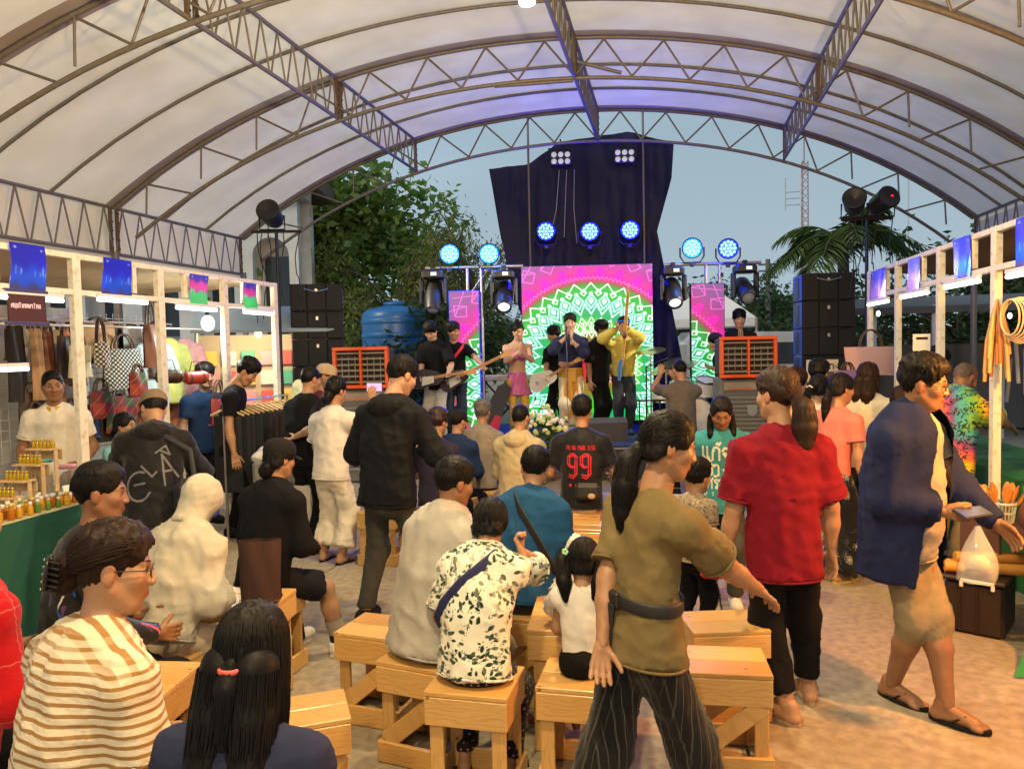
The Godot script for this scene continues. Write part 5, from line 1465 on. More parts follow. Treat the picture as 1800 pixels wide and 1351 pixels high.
	if o.has("coat"):
		var c: Dictionary = o.coat
		bs = []
		var ce: float = c.get("ease",0.02)
		bs.append(bone(s.P - T.y * c.get("hem",0.08) * h,s.C,w * c.get("hipw",1.12) + ce,w * 1.0 + ce,true,false,T.z,g * c.get("g",0.95)))
		bs.append(bone(s.C,s.N - U.y * 0.03 * h,w * 0.95 + ce,w * 0.98 + ce,false,false,U.z,g * c.get("g",0.95)))
		bs.append(bone(s.S0,s.S1,0.045 * h * sqrt(b),0.045 * h * sqrt(b)))
		bs.append(bone(s.N,s.N + (s.neck - s.N) * 0.55,0.052 * h,0.046 * h,false,true))
		for k in 2:
			var S: Vector3 = s["S%d" % k]; var E: Vector3 = s["E%d" % k]; var Wr: Vector3 = s["W%d" % k]
			bs.append(bone(S,E,0.045 * h * sqrt(b),0.040 * h * sqrt(b)))
			bs.append(bone(E,E.lerp(Wr,0.92),0.040 * h * sqrt(b),0.032 * h,false,true))
		var cg := Net.bones(bs,cell,k2)
		Net.crease(cg,c.get("crease",0.007),5.5,sd + 21)
		var cinv := Transform3D(U,s.C).affine_inverse()
		var keep := PackedInt32Array()
		var open := PackedFloat32Array()
		for i in cg.v.size():
			var pt := cg.v[i]
			var q := cinv * pt
			var near := minf(minf(cap(pt,s.S0,s.E0,0.112,0.10),cap(pt,s.E0,s.W0,0.10,0.09)),minf(cap(pt,s.S1,s.E1,0.112,0.10),cap(pt,s.E1,s.W1,0.10,0.09)))
			open.append(maxf(maxf(absf(q.x + 0.01) - c.get("open",0.07) * (1.1 - q.y * 1.2),-near),(q.z + 0.02) * 2.0))
		for i in range(0,cg.idx.size(),3):
			var poly := []
			for j in 3:
				var p0 := cg.idx[i + j]; var p1 := cg.idx[i + (j + 1) % 3]
				if open[p0] > 0.0: poly.append(p0)
				if (open[p0] > 0.0) != (open[p1] > 0.0):
					var t := open[p0] / (open[p0] - open[p1])
					cg.v.append(cg.v[p0].lerp(cg.v[p1],t)); cg.n.append(cg.n[p0].lerp(cg.n[p1],t).normalized()); cg.uv.append(Vector2.ZERO); cg.col.append(Color.WHITE); open.append(1.0)
					poly.append(cg.v.size() - 1)
			for j in range(1,poly.size() - 1): keep.append_array(PackedInt32Array([poly[0],poly[j],poly[j + 1]]))
		cg.idx = keep
		for i in cg.v.size():
			var q := cinv * cg.v[i]
			cg.uv[i] = Vector2(q.x / 0.6 + 0.5,0.5 - q.y / 0.7)
		out.coat = cg
	if o.get("legs",true) and o.get("trousers",true):
		bs = []
		var te: float = o.get("tease",0.008)
		bs.append(bone(s.P - T.y * 0.02 * h,s.P + T.y * o.get("rise",0.04) * h,w * 0.90,w * 0.86,false,true,T.z,1.45))
		var tl: float = o.get("tlen",1.93)
		for k in 2:
			var Hh: Vector3 = s["L%d" % k]; var Kn: Vector3 = s["K%d" % k]; var An: Vector3 = s["A%d" % k]
			if o.get("skirt",false): continue
			var tr := 0.043 * h * sqrt(b) + te
			if tl <= 1.0: bs.append(bone(Hh,Hh.lerp(Kn,tl),tr,0.046 * h * sqrt(b) + te + o.get("flare",0.0),false,true))
			else:
				bs.append(bone(Hh,Kn,tr,0.040 * h + te))
				bs.append(bone(Kn,Kn.lerp(An,tl - 1.0),0.040 * h + te,0.030 * h + te + o.get("flare",0.0),false,true))
		if o.get("skirt",false):
			var mid: Vector3 = (s.K0 + s.K1) * 0.5
			if o.get("sit",0.0) > 0.0: bs.append(bone(s.P,s.P.lerp(mid,o.get("skl",0.95)),w * 1.05,w * 1.1,false,true,Vector3.UP,1.5))
			else: bs.append(bone(s.P,s.P - Vector3(0,o.get("skl",0.2) * h,0),w * 1.0,w * o.get("skw",1.22),false,true,T.z,1.2))
		var tg := Net.bones(bs,cell,k2)
		Net.crease(tg,o.get("tcrease",0.006),5.0,sd + 7,Vector3(1,1.3,1))
		for i in tg.v.size(): tg.uv[i] = Vector2(tg.v[i].x / 0.6 + 0.5,1.0 - tg.v[i].y)
		out.trousers = tg
	var HX := Transform3D(s.HB.scaled_local(Vector3.ONE * s.hs),s.H)
	var hr: Variant = o.get("hair","short")
	if hr is Dictionary:
		var hg := Geo.new()
		hg.add(hairs[hr.shell],HX)
		hg.add(tail_geo(hr.tails,sd),HX)
		out.hair = hg
	elif hr != "":
		var hg := Geo.new()
		hg.add(hairs[hr],HX)
		out.hair = hg
	if out.has("hair") and o.has("strands"): add_strands(out.hair,HX,o.strands,sd)
	if o.has("hood"):
		var F := func(p: Vector3) -> float:
			var d := skull(p) - 0.030
			d = smin(d,cap(p,Vector3(0,-0.02,0.035),Vector3(0,-0.14,0.05),0.085,0.10),0.05)
			d = smin(d,cap(p,Vector3(0,0.10,0.07),Vector3(0,0.06,0.11),0.05,0.04),0.06)
			d = smax(d,-ell(p,Vector3(0,-0.03,-0.12),Vector3(0.075,0.115,0.10)),0.02)
			return smax(d,-0.15 - p.y,0.01)
		var hg := Geo.new()
		hg.add(Net.field(Vector3(-0.15,-0.17,-0.15),Vector3(0.15,0.19,0.18),0.011,F),HX)
		Net.normals(hg)
		Net.crease(hg,0.003,9.0,sd)
		out.hood = hg
	if o.has("hood_down"):
		var n0: Vector3 = s.N + U.y * 0.025 * h
		var ring := []
		for i in 13:
			var a := PI * (i / 12.0) * 1.3 - PI * 0.15
			ring.append(n0 + U.x * cos(a) * 0.062 * h + U.z * (sin(a) * 0.072 * h - 0.01) - U.y * sin(a) * 0.022 * h)
		bs = []
		for i in 12: bs.append(bone(ring[i],ring[i + 1],0.024 * h * (0.6 + 0.7 * sin(PI * i / 12.0)),0.024 * h * (0.6 + 0.7 * sin(PI * (i + 1) / 12.0))))
		bs.append(bone(n0 + U.z * 0.066 * h - U.y * 0.02 * h,n0 + U.z * 0.066 * h - U.y * 0.085 * h,0.045 * h,0.014 * h,false,false,U.z,2.0))
		var hg := Net.bones(bs,cell * 0.8,0.012)
		Net.crease(hg,0.005,9.0,sd + 3)
		out.hood = hg
	if o.has("collar"):
		var c := Geo.new()
		var up: Vector3 = (s.neck - s.N).normalized()
		var pts := []
		for i in 17:
			var a := PI * 1.5 + TAU * (0.04 + 0.92 * i / 16.0)
			pts.append(s.N + up * (0.022 * h - 0.008 * h * sin(a)) + U.x * cos(a) * 0.043 * h + U.z * sin(a) * 0.046 * h)
		c.sheet(16,3,func(u,v):
			var q: Vector3 = pts[int(round(u * 16))]
			var ax: Vector3 = s.N + up * 0.022 * h
			return q + up * (v - 0.35) * 0.030 * h + (q - ax) * (0.18 * (1.0 - v) - 0.05),0.006)
		out.collar = c
	if o.get("legs",true) and o.has("shoe"):
		out.shoes = []
		out.soles = []
		for k in 2:
			var sh := Geo.new()
			var fx := foot_xf(s,k,o)
			match o.shoe:
				"shoe": sh.add(hands["shoe"],fx)
				"sandal","slipper":
					sh.add(sole_geo(),fx)
					if o.shoe == "sandal":
						for q in [-1.0,1.0]: sh.add(Geo.new().tube([Vector3(0.002,0.03,-0.125),Vector3(q * 0.02,0.058,-0.085),Vector3(q * 0.043,0.022,-0.03)],[0.006],6),fx)
					else: sh.add(Geo.new().tube([Vector3(-0.048,0.015,-0.075),Vector3(-0.035,0.062,-0.075),Vector3(0,0.078,-0.07),Vector3(0.035,0.062,-0.075),Vector3(0.048,0.015,-0.075)],[0.028],8,true,0.22),fx)
			out.shoes.append(sh)
			if o.shoe == "shoe": out.soles.append(Geo.new().add(sole_geo(),fx))
	return out
static func sole_geo() -> Geo:
	var poly := PackedVector2Array()
	for i in 20:
		var a := TAU * i / 20.0
		poly.append(Vector2(cos(a) * (0.046 if sin(a) > -0.2 else 0.042),sin(a) * 0.135 + 0.045))
	return Geo.new().prism(poly,0.02,Transform3D(Basis(Vector3(1,0,0),Vector3(0,0,-1),Vector3(0,1,0)),Vector3(0,0.0,-0.01)))
static func foot_xf(s: Dictionary,k: int,o: Dictionary) -> Transform3D:
	var sg := -1.0 if k == 0 else 1.0
	var yaw: float = -sg * 0.12 + deg_to_rad(o.get("lfy" if k == 0 else "rfy",0.0))
	var pit: float = deg_to_rad(o.get("lfp" if k == 0 else "rfp",0.0))
	var p: Vector3 = s["F%d" % k]
	return Transform3D(s.base * Basis.from_euler(Vector3(pit,yaw,0)),p).scaled_local(Vector3.ONE * (s.h / 1.68))
func add_strands(g: Geo,hx: Transform3D,o: Dictionary,sd: int) -> void:
	var rng := RandomNumberGenerator.new()
	rng.seed = sd * 31 + 7
	var cen := Vector3(0,0.035,0.012)
	var rad := Vector3(0.077,0.098,0.096)
	var tie: Variant = o.get("tie",null)
	var vol: float = o.get("vol",0.016)
	for i in int(o.get("n",260)):
		var a0: float = 0.0 if tie != null else o.get("a0",0.9)
		var az := rng.randf_range(a0,TAU - a0) - PI / 2
		var front := clampf(-sin(az),0.0,1.0)
		var back := clampf(sin(az),0.0,1.0)
		var lowest := lerpf(lerpf(0.12,0.72,front * front),-0.5,back)
		var d0 := Vector3.ZERO
		if tie != null:
			var el := lerpf(lowest,1.45,rng.randf() * rng.randf())
			d0 = Vector3(cos(el) * cos(az),sin(el),cos(el) * sin(az))
		var r0 := rng.randf_range(0.1,1.0)
		var steps: int = o.get("steps",9)
		var lenk: float = rng.randf_range(0.75,1.05)
		var rr: Vector3 = rad + Vector3.ONE * (vol + rng.randf_range(-0.002,0.003))
		var pts := []
		for j in steps:
			var t := float(j) / (steps - 1) * lenk
			var p: Vector3
			if tie != null:
				var d1: Vector3 = ((tie - cen) / rr).normalized()
				p = cen + d0.slerp(d1,minf(t,1.0)) * rr
				p = p.lerp(tie,smoothstep(0.8,1.0,t) * 0.7)
			else:
				var end: float = maxf(o.get("el",-0.5),lowest if not o.has("fall") and o.get("el",-0.5) > -0.6 else -1.2)
				var el := lerpf(1.45 - 0.5 * r0,end,minf(t * (1.2 if o.has("fall") else 1.0),1.0))
				p = cen + Vector3(cos(el) * cos(az) * rr.x,sin(el) * rr.y,cos(el) * sin(az) * rr.z)
				if o.has("fall") and t > 0.42:
					var q := Vector3(cos(az) * o.get("fw",0.095),0.0,0.012 + sin(az) * o.get("fd",0.085))
					p = p.lerp(q + Vector3(sin(i * 1.7 + t * 9.0) * 0.006,-o.fall * (t - 0.42) / 0.6,cos(i + t * 8.0) * 0.006),smoothstep(0.42,0.62,t))
			pts.append(hx * (p + Vector3(rng.randfn(),rng.randfn(),rng.randfn()) * 0.0007))
		g.tube(pts,[0.0010,0.0019,0.0019,0.0016,0.0008],4,false)
# ---------------------------------------------------------------- people
func cloth(key: String,c: Color,o := {}) -> StandardMaterial3D:
	if mats.has(key): return mats[key]
	var d := {"sheen": 0.25 if c.get_luminance() > 0.03 else 0.04,"bump": tex["wrinkle"],"bs": 0.12,"spec": 0.3}
	if not o.has("tex"):
		d["tex"] = noise_tex("fade",256,0.02,Color(0.80,0.80,0.80),Color(1,1,1),4); d["tri"] = 2.2
	d.merge(o,true)
	return mat(key,c,o.get("rough",0.9),d)
func hair_mat(key: String) -> StandardMaterial3D:
	match key:
		"brown": return mat("hair_brown",Color(0.022,0.010,0.006),0.55,{"spec": 0.3,"tex": streaks(),"tri": Vector3(9,1.4,9)})
		"frizz": return mat("hair_frizz",Color(0.028,0.012,0.007),0.6,{"spec": 0.4,"tex": streaks(),"tri": Vector3(9,1.4,9)})
		"grey": return mat("hair_grey",Color(0.13,0.12,0.115),0.6,{"tex": streaks(),"tri": Vector3(9,1.4,9)})
		"maroon": return mat("hair_maroon",Color(0.030,0.010,0.012),0.45,{"tex": streaks(),"tri": Vector3(9,1.4,9)})
	return mat("hair_black",Color(0.0065,0.0055,0.006),0.55,{"spec": 0.3,"tex": streaks(),"tri": Vector3(9,1.4,9)})
func streaks() -> Texture2D: return noise_tex("streaks",256,0.05,Color(0.45,0.45,0.45),Color(1,1,1),3,FastNoiseLite.TYPE_SIMPLEX_SMOOTH,14)
const TAN := Color(0.36,0.20,0.115)
const DEEP := Color(0.23,0.115,0.062)
const FAIR := Color(0.50,0.31,0.21)
func crowd() -> Array:
	var st := 0.42
	var A := []
	# ---- standing in the aisle,from the camera outwards
	A.append({"key": "olive","p": Vector3(-0.015,1.523,2.594),"turn": -50,"label": "woman in an olive shirt and striped trousers walking past with one arm swung out","h": 1.55,"b": 0.80,"female": true,"cell": 0.015,"skin": Color(0.33,0.175,0.095),"head": Vector3(-26,10,0),"lean": 4,"ease": 0.012,"sleeve": 0.78,"sleeve_w": 0.010,"hem": 0.035,"hipw": 1.42,"waist": 0.90,"c": "olive","t": "pinstripe","tease": 0.022,"flare": 0.03,"RA": Vector3(0.37,0.80,-2.80),"LA": Vector3(-0.235,0.76,-2.44),"lf": Vector3(-0.06,0,0.26),"rf": Vector3(0.08,0,-0.22),"shoe": "sandal","sh": "shoe_black","rt": Vector3(-0.5,0.2,-1),"hair": {"shell": "sleek","tails": [[[Vector3(0,-0.02,0.115),Vector3(0,-0.08,0.145),Vector3(0.005,-0.17,0.14),Vector3(0.0,-0.27,0.125),Vector3(0.0,-0.34,0.12)],[0.028,0.038,0.046,0.038,0.012]]]},"strands": {"n": 420,"vol": 0.014,"tie": Vector3(0,-0.02,0.115)},"crease": 0.008})
	A.append({"key": "jacket","p": Vector3(1.13,1.664,3.834),"turn": -130,"label": "man in an open navy jacket and rolled khaki trousers walking with a plastic bag","h": 1.68,"b": 1.12,"cell": 0.016,"skin": DEEP,"head": Vector3(18,6,0),"lean": 2,"belly": 0.86,"deep": 1.12,"sleeve": 0.5,"hem": 0.07,"c": "greytee","coat": {"ease": 0.036,"hem": 0.13,"open": 0.10,"hipw": 1.08},"cc": "navyjacket","t": "khaki","tease": 0.004,"tlen": 1.36,"RA": Vector3(1.17,0.98,-3.66),"LA": Vector3(1.43,0.90,-3.78),"rd": Vector3(0.9,0.0,0.45),"rt": Vector3(0,1,0.1),"rh": "grip","LF": Vector3(1.20,0,-3.72),"RF": Vector3(1.03,0,-3.95),"shoe": "sandal","sh": "shoe_black","hair": "wavy","tcrease": 0.007,"crease": 0.008})
	A.append({"key": "red","p": Vector3(0.468,1.619,3.703),"turn": 12,"label": "woman in a loose red shirt and black trousers walking away towards the stage","h": 1.64,"b": 0.98,"female": true,"cell": 0.016,"skin": TAN,"head": Vector3(28,2,0),"lean": 2,"ease": 0.016,"sleeve": 0.85,"sleeve_w": 0.010,"hem": 0.09,"hipw": 1.06,"c": "redshirt","t": "blacktrousers","tlen": 1.82,"tease": 0.012,"LF": Vector3(0.50,0,-3.62),"RF": Vector3(0.63,0,-3.86),"lfy": 30,"shoe": "slipper","sh": "shoe_tan","hm": "frizz","hair": {"shell": "messy","tails": [[[Vector3(0,0.0,0.12),Vector3(0.01,-0.05,0.16),Vector3(0.02,-0.14,0.155),Vector3(0.03,-0.22,0.135),Vector3(0.04,-0.28,0.12)],[0.026,0.046,0.056,0.045,0.015]]]},"strands": {"n": 340,"vol": 0.019,"tie": Vector3(0,0.0,0.12)},"crease": 0.009})
	A.append({"key": "hoodie","p": Vector3(-1.712,1.691,4.702),"turn": -12,"label": "tall man in a dark hooded sweater standing with his head bowed over something","h": 1.72,"b": 1.06,"cell": 0.017,"skin": Color(0.42,0.25,0.16),"head": Vector3(-22,22,0),"lean": 5,"hunch": 10,"ease": 0.016,"sleeve": 1.95,"sleeve_w": 0.006,"hem": 0.06,"c": "charcoal","t": "greyjeans","tease": 0.006,"la": Vector3(-0.10,1.08,-0.24),"ra": Vector3(0.12,1.10,-0.25),"lp": Vector3(-1,-0.6,0.5),"rp": Vector3(1,-0.6,0.5),"lf": Vector3(-0.17,0,0.04),"rf": Vector3(0.16,0,-0.08),"shoe": "shoe","sh": "shoe_black","so": true,"hair": "short","hood_down": true,"crease": 0.009,"strands": {"n": 160,"vol": 0.016,"el": -0.2,"a0": 0.9}})
	A.append({"key": "teal","p": Vector3(0.309,1.39,5.161),"turn": 176,"label": "girl with two braids in a teal printed shirt walking towards the camera","h": 1.46,"b": 0.98,"female": true,"cell": 0.018,"skin": DEEP,"head": Vector3(4,22,0),"lean": 6,"hunch": 8,"ease": 0.015,"sleeve": 0.6,"hem": 0.07,"c": "tealprint","t": "greyjeans","tease": 0.012,"lf": Vector3(-0.08,0,-0.14),"rf": Vector3(0.08,0,0.14),"shoe": "shoe","sh": "shoe_white","so": true,"la": Vector3(-0.22,0.68,-0.08),"ra": Vector3(0.22,0.68,0.02),"hair": {"shell": "sleek","tails": [[[Vector3(0.07,-0.03,0.03),Vector3(0.088,-0.09,0.0),Vector3(0.09,-0.16,-0.05),Vector3(0.088,-0.24,-0.075)],[0.03,0.022,0.02,0.012]],[[Vector3(-0.07,-0.03,0.03),Vector3(-0.088,-0.09,0.0),Vector3(-0.09,-0.16,-0.05),Vector3(-0.088,-0.24,-0.075)],[0.03,0.022,0.02,0.012]]]}})
	A.append({"key": "pink","p": Vector3(1.2,1.504,5.927),"turn": -52,"label": "girl with a low ponytail in a coral pink shirt and spider print trousers","h": 1.53,"b": 0.9,"female": true,"cell": 0.018,"skin": TAN,"head": Vector3(-14,4,0),"ease": 0.012,"sleeve": 0.55,"sleeve_w": 0.008,"hem": 0.015,"c": "coral","t": "spiders","tease": 0.03,"flare": 0.045,"tlen": 1.97,"shoe": "slipper","sh": "shoe_lime","hair": {"shell": "sleek","tails": [[[Vector3(0,-0.03,0.11),Vector3(0,-0.1,0.14),Vector3(0,-0.2,0.135),Vector3(0,-0.29,0.13)],[0.026,0.032,0.03,0.014]]]}})
	A.append({"key": "tiedye","p": Vector3(2.17,1.545,6.40),"turn": -48,"label": "bald man in a rainbow tie dye shirt bending over the craft stall","h": 1.66,"b": 1.2,"cell": 0.018,"skin": DEEP,"head": Vector3(-8,25,0),"lean": 12,"hunch": 8,"ease": 0.025,"sleeve": 0.8,"sleeve_w": 0.015,"hem": 0.11,"c": "tiedye","t": "khaki","RA": Vector3(2.55,1.04,-6.52),"la": Vector3(-0.15,0.95,-0.35),"shoe": "shoe","sh": "shoe_black","hair": "","fuzz": true})
	A.append({"key": "manb","p": Vector3(2.2,1.65,7.15),"turn": -70,"label": "black haired man in dark clothes half hidden behind the man in the navy jacket","h": 1.7,"cell": 0.022,"head": Vector3(-8,16,0),"c": "blackshirt","t": "blacktrousers","shoe": "shoe","sh": "shoe_black","hair": "wavy","legs": true})
	A.append({"key": "glasses","p": Vector3(0.995,1.526,6.642),"turn": -76,"label": "woman with glasses and long brown hair in profile near the orange cooler","h": 1.56,"female": true,"cell": 0.022,"skin": FAIR,"head": Vector3(6,4,0),"c": "patterned","t": "greyjeans","shoe": "shoe","sh": "shoe_white","hm": "brown","hair": {"shell": "long","tails": [[[Vector3(0.03,-0.04,0.08),Vector3(0.03,-0.15,0.1),Vector3(0.03,-0.26,0.1)],[0.06,0.055,0.03]],[[Vector3(-0.03,-0.04,0.08),Vector3(-0.03,-0.15,0.1),Vector3(-0.03,-0.26,0.1)],[0.06,0.055,0.03]]]}})
	A.append({"key": "bun","p": Vector3(1.121,1.475,6.359),"turn": -32,"label": "woman in a cream top with black hair in a bun held by a white clip","h": 1.52,"female": true,"cell": 0.022,"skin": TAN,"head": Vector3(-6,8,0),"ease": 0.015,"c": "cream","t": "greyjeans","shoe": "shoe","sh": "shoe_white","hair": {"shell": "sleek","tails": [[[Vector3(0,-0.005,0.11),Vector3(0,-0.02,0.135)],[0.045,0.04]]]}})
	A.append({"key": "longhair","p": Vector3(1.575,1.55,6.765),"turn": -26,"label": "woman in a cream top with long straight brown hair seen from behind","h": 1.58,"female": true,"cell": 0.02,"skin": FAIR,"head": Vector3(-14,4,0),"ease": 0.018,"sleeve": 0.8,"c": "cream","t": "greyjeans","shoe": "shoe","sh": "shoe_white","hm": "brown","hair": {"shell": "long","tails": [[[Vector3(-0.035,-0.03,0.075),Vector3(-0.04,-0.16,0.1),Vector3(-0.04,-0.30,0.1)],[0.062,0.062,0.04]],[[Vector3(0.035,-0.03,0.075),Vector3(0.04,-0.16,0.1),Vector3(0.04,-0.30,0.1)],[0.062,0.062,0.04]]]},"strands": {"n": 160,"vol": 0.015,"fall": 0.30,"fw": 0.09,"fd": 0.09}})
	A.append({"key": "head11","p": Vector3(1.309,1.564,7.426),"turn": -30,"label": "black haired person in dark clothes behind the woman with the bun","h": 1.6,"cell": 0.024,"c": "blackshirt","t": "blacktrousers","shoe": "shoe","sh": "shoe_black","hair": "mop"})
	A.append({"key": "brownhair","p": Vector3(1.70,1.378,6.25),"turn": -60,"label": "person with dark brown hair showing just left of the navy jacket","h": 1.42,"female": true,"cell": 0.024,"c": "blackshirt","t": "blacktrousers","shoe": "shoe","sh": "shoe_black","hm": "brown","hair": "bob"})
	A.append({"key": "whitew","p": Vector3(-2.736,1.521,5.931),"turn": -14,"label": "woman in a white blouse and cropped white trousers filming with her phone","h": 1.54,"b": 0.95,"female": true,"cell": 0.017,"skin": TAN,"head": Vector3(-6,2,0),"ease": 0.02,"sleeve": 0.75,"sleeve_w": 0.012,"hem": 0.05,"hipw": 1.12,"c": "white","t": "whitetrousers","tease": 0.02,"flare": 0.035,"tlen": 1.80,"RA": Vector3(-2.44,1.33,-5.98),"rp": Vector3(1,-1,0.2),"rd": Vector3(-0.1,1,-0.2),"rt": Vector3(-1,0,0),"la": Vector3(-0.12,1.08,-0.22),"lf": Vector3(-0.10,0,0.0),"rf": Vector3(0.10,0,0.02),"shoe": "sandal","sh": "shoe_black","hair": {"shell": "messy","tails": [[[Vector3(0,-0.03,0.10),Vector3(0,-0.07,0.125)],[0.055,0.05]]]},"tcrease": 0.009})
	A.append({"key": "blacktee","p": Vector3(-3.188,1.609,6.383),"turn": -16,"label": "man in a black shirt standing with one arm behind his back","h": 1.62,"cell": 0.018,"skin": TAN,"head": Vector3(-10,8,0),"ease": 0.016,"sleeve": 0.78,"sleeve_w": 0.01,"c": "blackshirt","t": "blacktrousers","LA": Vector3(-3.06,1.06,-6.24),"lp": Vector3(-1,-0.2,0.2),"ra": Vector3(0.05,1.0,0.16),"rp": Vector3(1,0,0.3),"shoe": "shoe","sh": "shoe_black","hair": "crop"})
	A.append({"key": "capb","p": Vector3(-3.36,1.61,7.06),"turn": -75,"label": "person in a pale cap looking at the stage behind the black shirted man","h": 1.62,"cell": 0.024,"head": Vector3(0,8,0),"c": "maroon","t": "blacktrousers","shoe": "shoe","sh": "shoe_black","hair": "crop","hm": "maroon","cap": "cap_beige"})
	A.append({"key": "photog","p": Vector3(0.082,1.55,9.01),"turn": 8,"label": "man in a grey shirt photographing the stage with raised arms","h": 1.66,"cell": 0.02,"skin": TAN,"head": Vector3(14,10,0),"lean": 4,"ease": 0.014,"sleeve": 0.6,"c": "greyshirt","t": "blacktrousers","LA": Vector3(-0.14,1.38,-9.24),"lp": Vector3(-1,-1,0),"ld": Vector3(0.1,1,-0.1),"lt": Vector3(1,0,0),"RA": Vector3(0.0,1.36,-9.28),"rp": Vector3(1,-1,0),"rd": Vector3(-0.3,1,-0.1),"rt": Vector3(-1,0,0),"shoe": "shoe","sh": "shoe_black","hair": "crop"})
	A.append({"key": "child","p": Vector3(0.14,1.06,4.62),"turn": -40,"label": "child in a pale patterned shirt mostly hidden behind the olive shirted woman","h": 1.08,"hsc": 1.3,"cell": 0.02,"c": "patterned","t": "blacktrousers","shoe": "sandal","sh": "shoe_tan","hair": "mop"})
	# ---- vendors and shoppers on the left
	A.append({"key": "capjk","p": Vector3(-3.316,1.496,4.407),"turn": 28,"label": "man in a cap and printed black hooded jacket shopping at the left stall","h": 1.66,"b": 1.06,"cell": 0.018,"skin": TAN,"head": Vector3(26,26,0),"lean": 16,"hunch": 8,"ease": 0.02,"sleeve": 1.95,"sleeve_w": 0.008,"hem": 0.09,"c": "blackprint","t": "whitejeans","tease": 0.01,"la": Vector3(-0.18,0.95,-0.45),"ra": Vector3(0.20,0.92,-0.42),"shoe": "shoe","sh": "shoe_white","so": true,"hair": "crop","cap": "cap_khaki","hood_down": true,"crease": 0.008})
	A.append({"key": "vendor","p": Vector3(-4.74,1.64,5.13),"turn": -148,"label": "vendor in a white polo with a yellow collar behind the herb stall","h": 1.66,"b": 1.05,"cell": 0.02,"skin": DEEP,"head": Vector3(14,0,0),"sleeve": 0.6,"c": "polowhite","collar": "collar_yellow","t": "blacktrousers","shoe": "shoe","sh": "shoe_black","hair": "crop","la": Vector3(-0.18,0.9,-0.2),"ra": Vector3(0.2,0.9,-0.22)})
	A.append({"key": "vgirl","p": Vector3(-4.45,1.27,5.55),"turn": -80,"label": "girl in a pale blue polo seated behind the herb stall counter","h": 1.42,"sit": 0.48,"female": true,"cell": 0.022,"skin": TAN,"c": "skyblue","collar": "collar_blue","t": "blacktrousers","shoe": "shoe","sh": "shoe_black","hair": {"shell": "sleek","tails": [[[Vector3(0,-0.05,0.10),Vector3(0,-0.09,0.115)],[0.035,0.03]]]}})
	A.append({"key": "v4","p": Vector3(-3.95,1.673,6.60),"turn": -70,"label": "young man in black looking down behind the clothes rail","h": 1.72,"cell": 0.022,"skin": TAN,"head": Vector3(-6,32,0),"c": "blackshirt","t": "blacktrousers","shoe": "shoe","sh": "shoe_black","hair": "wavy"})
	A.append({"key": "v5","p": Vector3(-4.62,1.64,6.95),"turn": -120,"label": "dark haired person half hidden behind a stall post among the bags","h": 1.66,"cell": 0.024,"c": "darkblue","t": "blacktrousers","shoe": "shoe","sh": "shoe_black","hair": "mop"})
	# ---- seated audience
	A.append({"key": "striped","p": Vector3(-1.43,1.31,1.72),"turn": -22,"label": "woman in a brown striped shirt with her hair in a claw clip and glasses","h": 1.60,"sit": 0.44,"b": 1.1,"female": true,"cell": 0.013,"skin": TAN,"head": Vector3(-34,4,0),"lean": 10,"ease": 0.010,"sleeve": 0.72,"sleeve_w": 0.004,"hem": 0.06,"c": "stripes","t": "blacktrousers","shoe": "sandal","sh": "shoe_black","hm": "brown","hair": {"shell": "messy","tails": [[[Vector3(0,0.02,0.11),Vector3(-0.01,-0.02,0.13)],[0.05,0.045]],[[Vector3(-0.01,0.0,0.13),Vector3(-0.03,0.03,0.17)],[0.03,0.012]]]},"strands": {"n": 520,"vol": 0.024,"tie": Vector3(0,0.0,0.125)},"glasses": true,"crease": 0.006,"ra": Vector3(0.16,0.62,-0.30)})
	A.append({"key": "pony","p": Vector3(-0.92,1.19,1.52),"turn": 2,"label": "woman in navy with long black hair half tied by a pink band, nearest the camera","h": 1.52,"sit": 0.43,"female": true,"cell": 0.014,"skin": TAN,"head": Vector3(0,6,0),"lean": 9,"c": "navytee","sleeve": 0.8,"t": "blacktrousers","shoe": "sandal","sh": "shoe_black","hair": {"shell": "long","tails": [[[Vector3(-0.045,-0.02,0.07),Vector3(-0.055,-0.14,0.085),Vector3(-0.06,-0.26,0.10),Vector3(-0.05,-0.34,0.11)],[0.065,0.06,0.055,0.03]],[[Vector3(0.045,-0.02,0.07),Vector3(0.055,-0.14,0.085),Vector3(0.062,-0.26,0.10),Vector3(0.07,-0.35,0.10)],[0.065,0.06,0.055,0.03]],[[Vector3(0,0.0,0.115),Vector3(0,-0.06,0.125),Vector3(0,-0.2,0.13)],[0.02,0.035,0.02]]]},"strands": {"n": 900,"vol": 0.019,"fall": 0.36,"fw": 0.105,"fd": 0.10,"steps": 14,"a0": 0.5}})
	A.append({"key": "redplaid","p": Vector3(-2.17,1.36,1.98),"turn": -12,"label": "person in a red shirt with white window check at the left edge","h": 1.62,"sit": 0.44,"b": 1.1,"cell": 0.016,"c": "redcheck","ease": 0.012,"sleeve": 1.3,"t": "blacktrousers","shoe": "shoe","sh": "shoe_black","hair": "short","ra": Vector3(0.2,0.62,-0.25)})
	A.append({"key": "edge","p": Vector3(-2.46,1.33,2.25),"turn": -25,"label": "person in black at the left edge behind the red check shirt","h": 1.62,"sit": 0.44,"cell": 0.02,"c": "blackshirt","sleeve": 1.9,"t": "greyjeans","shoe": "shoe","sh": "shoe_black","hair": "short"})
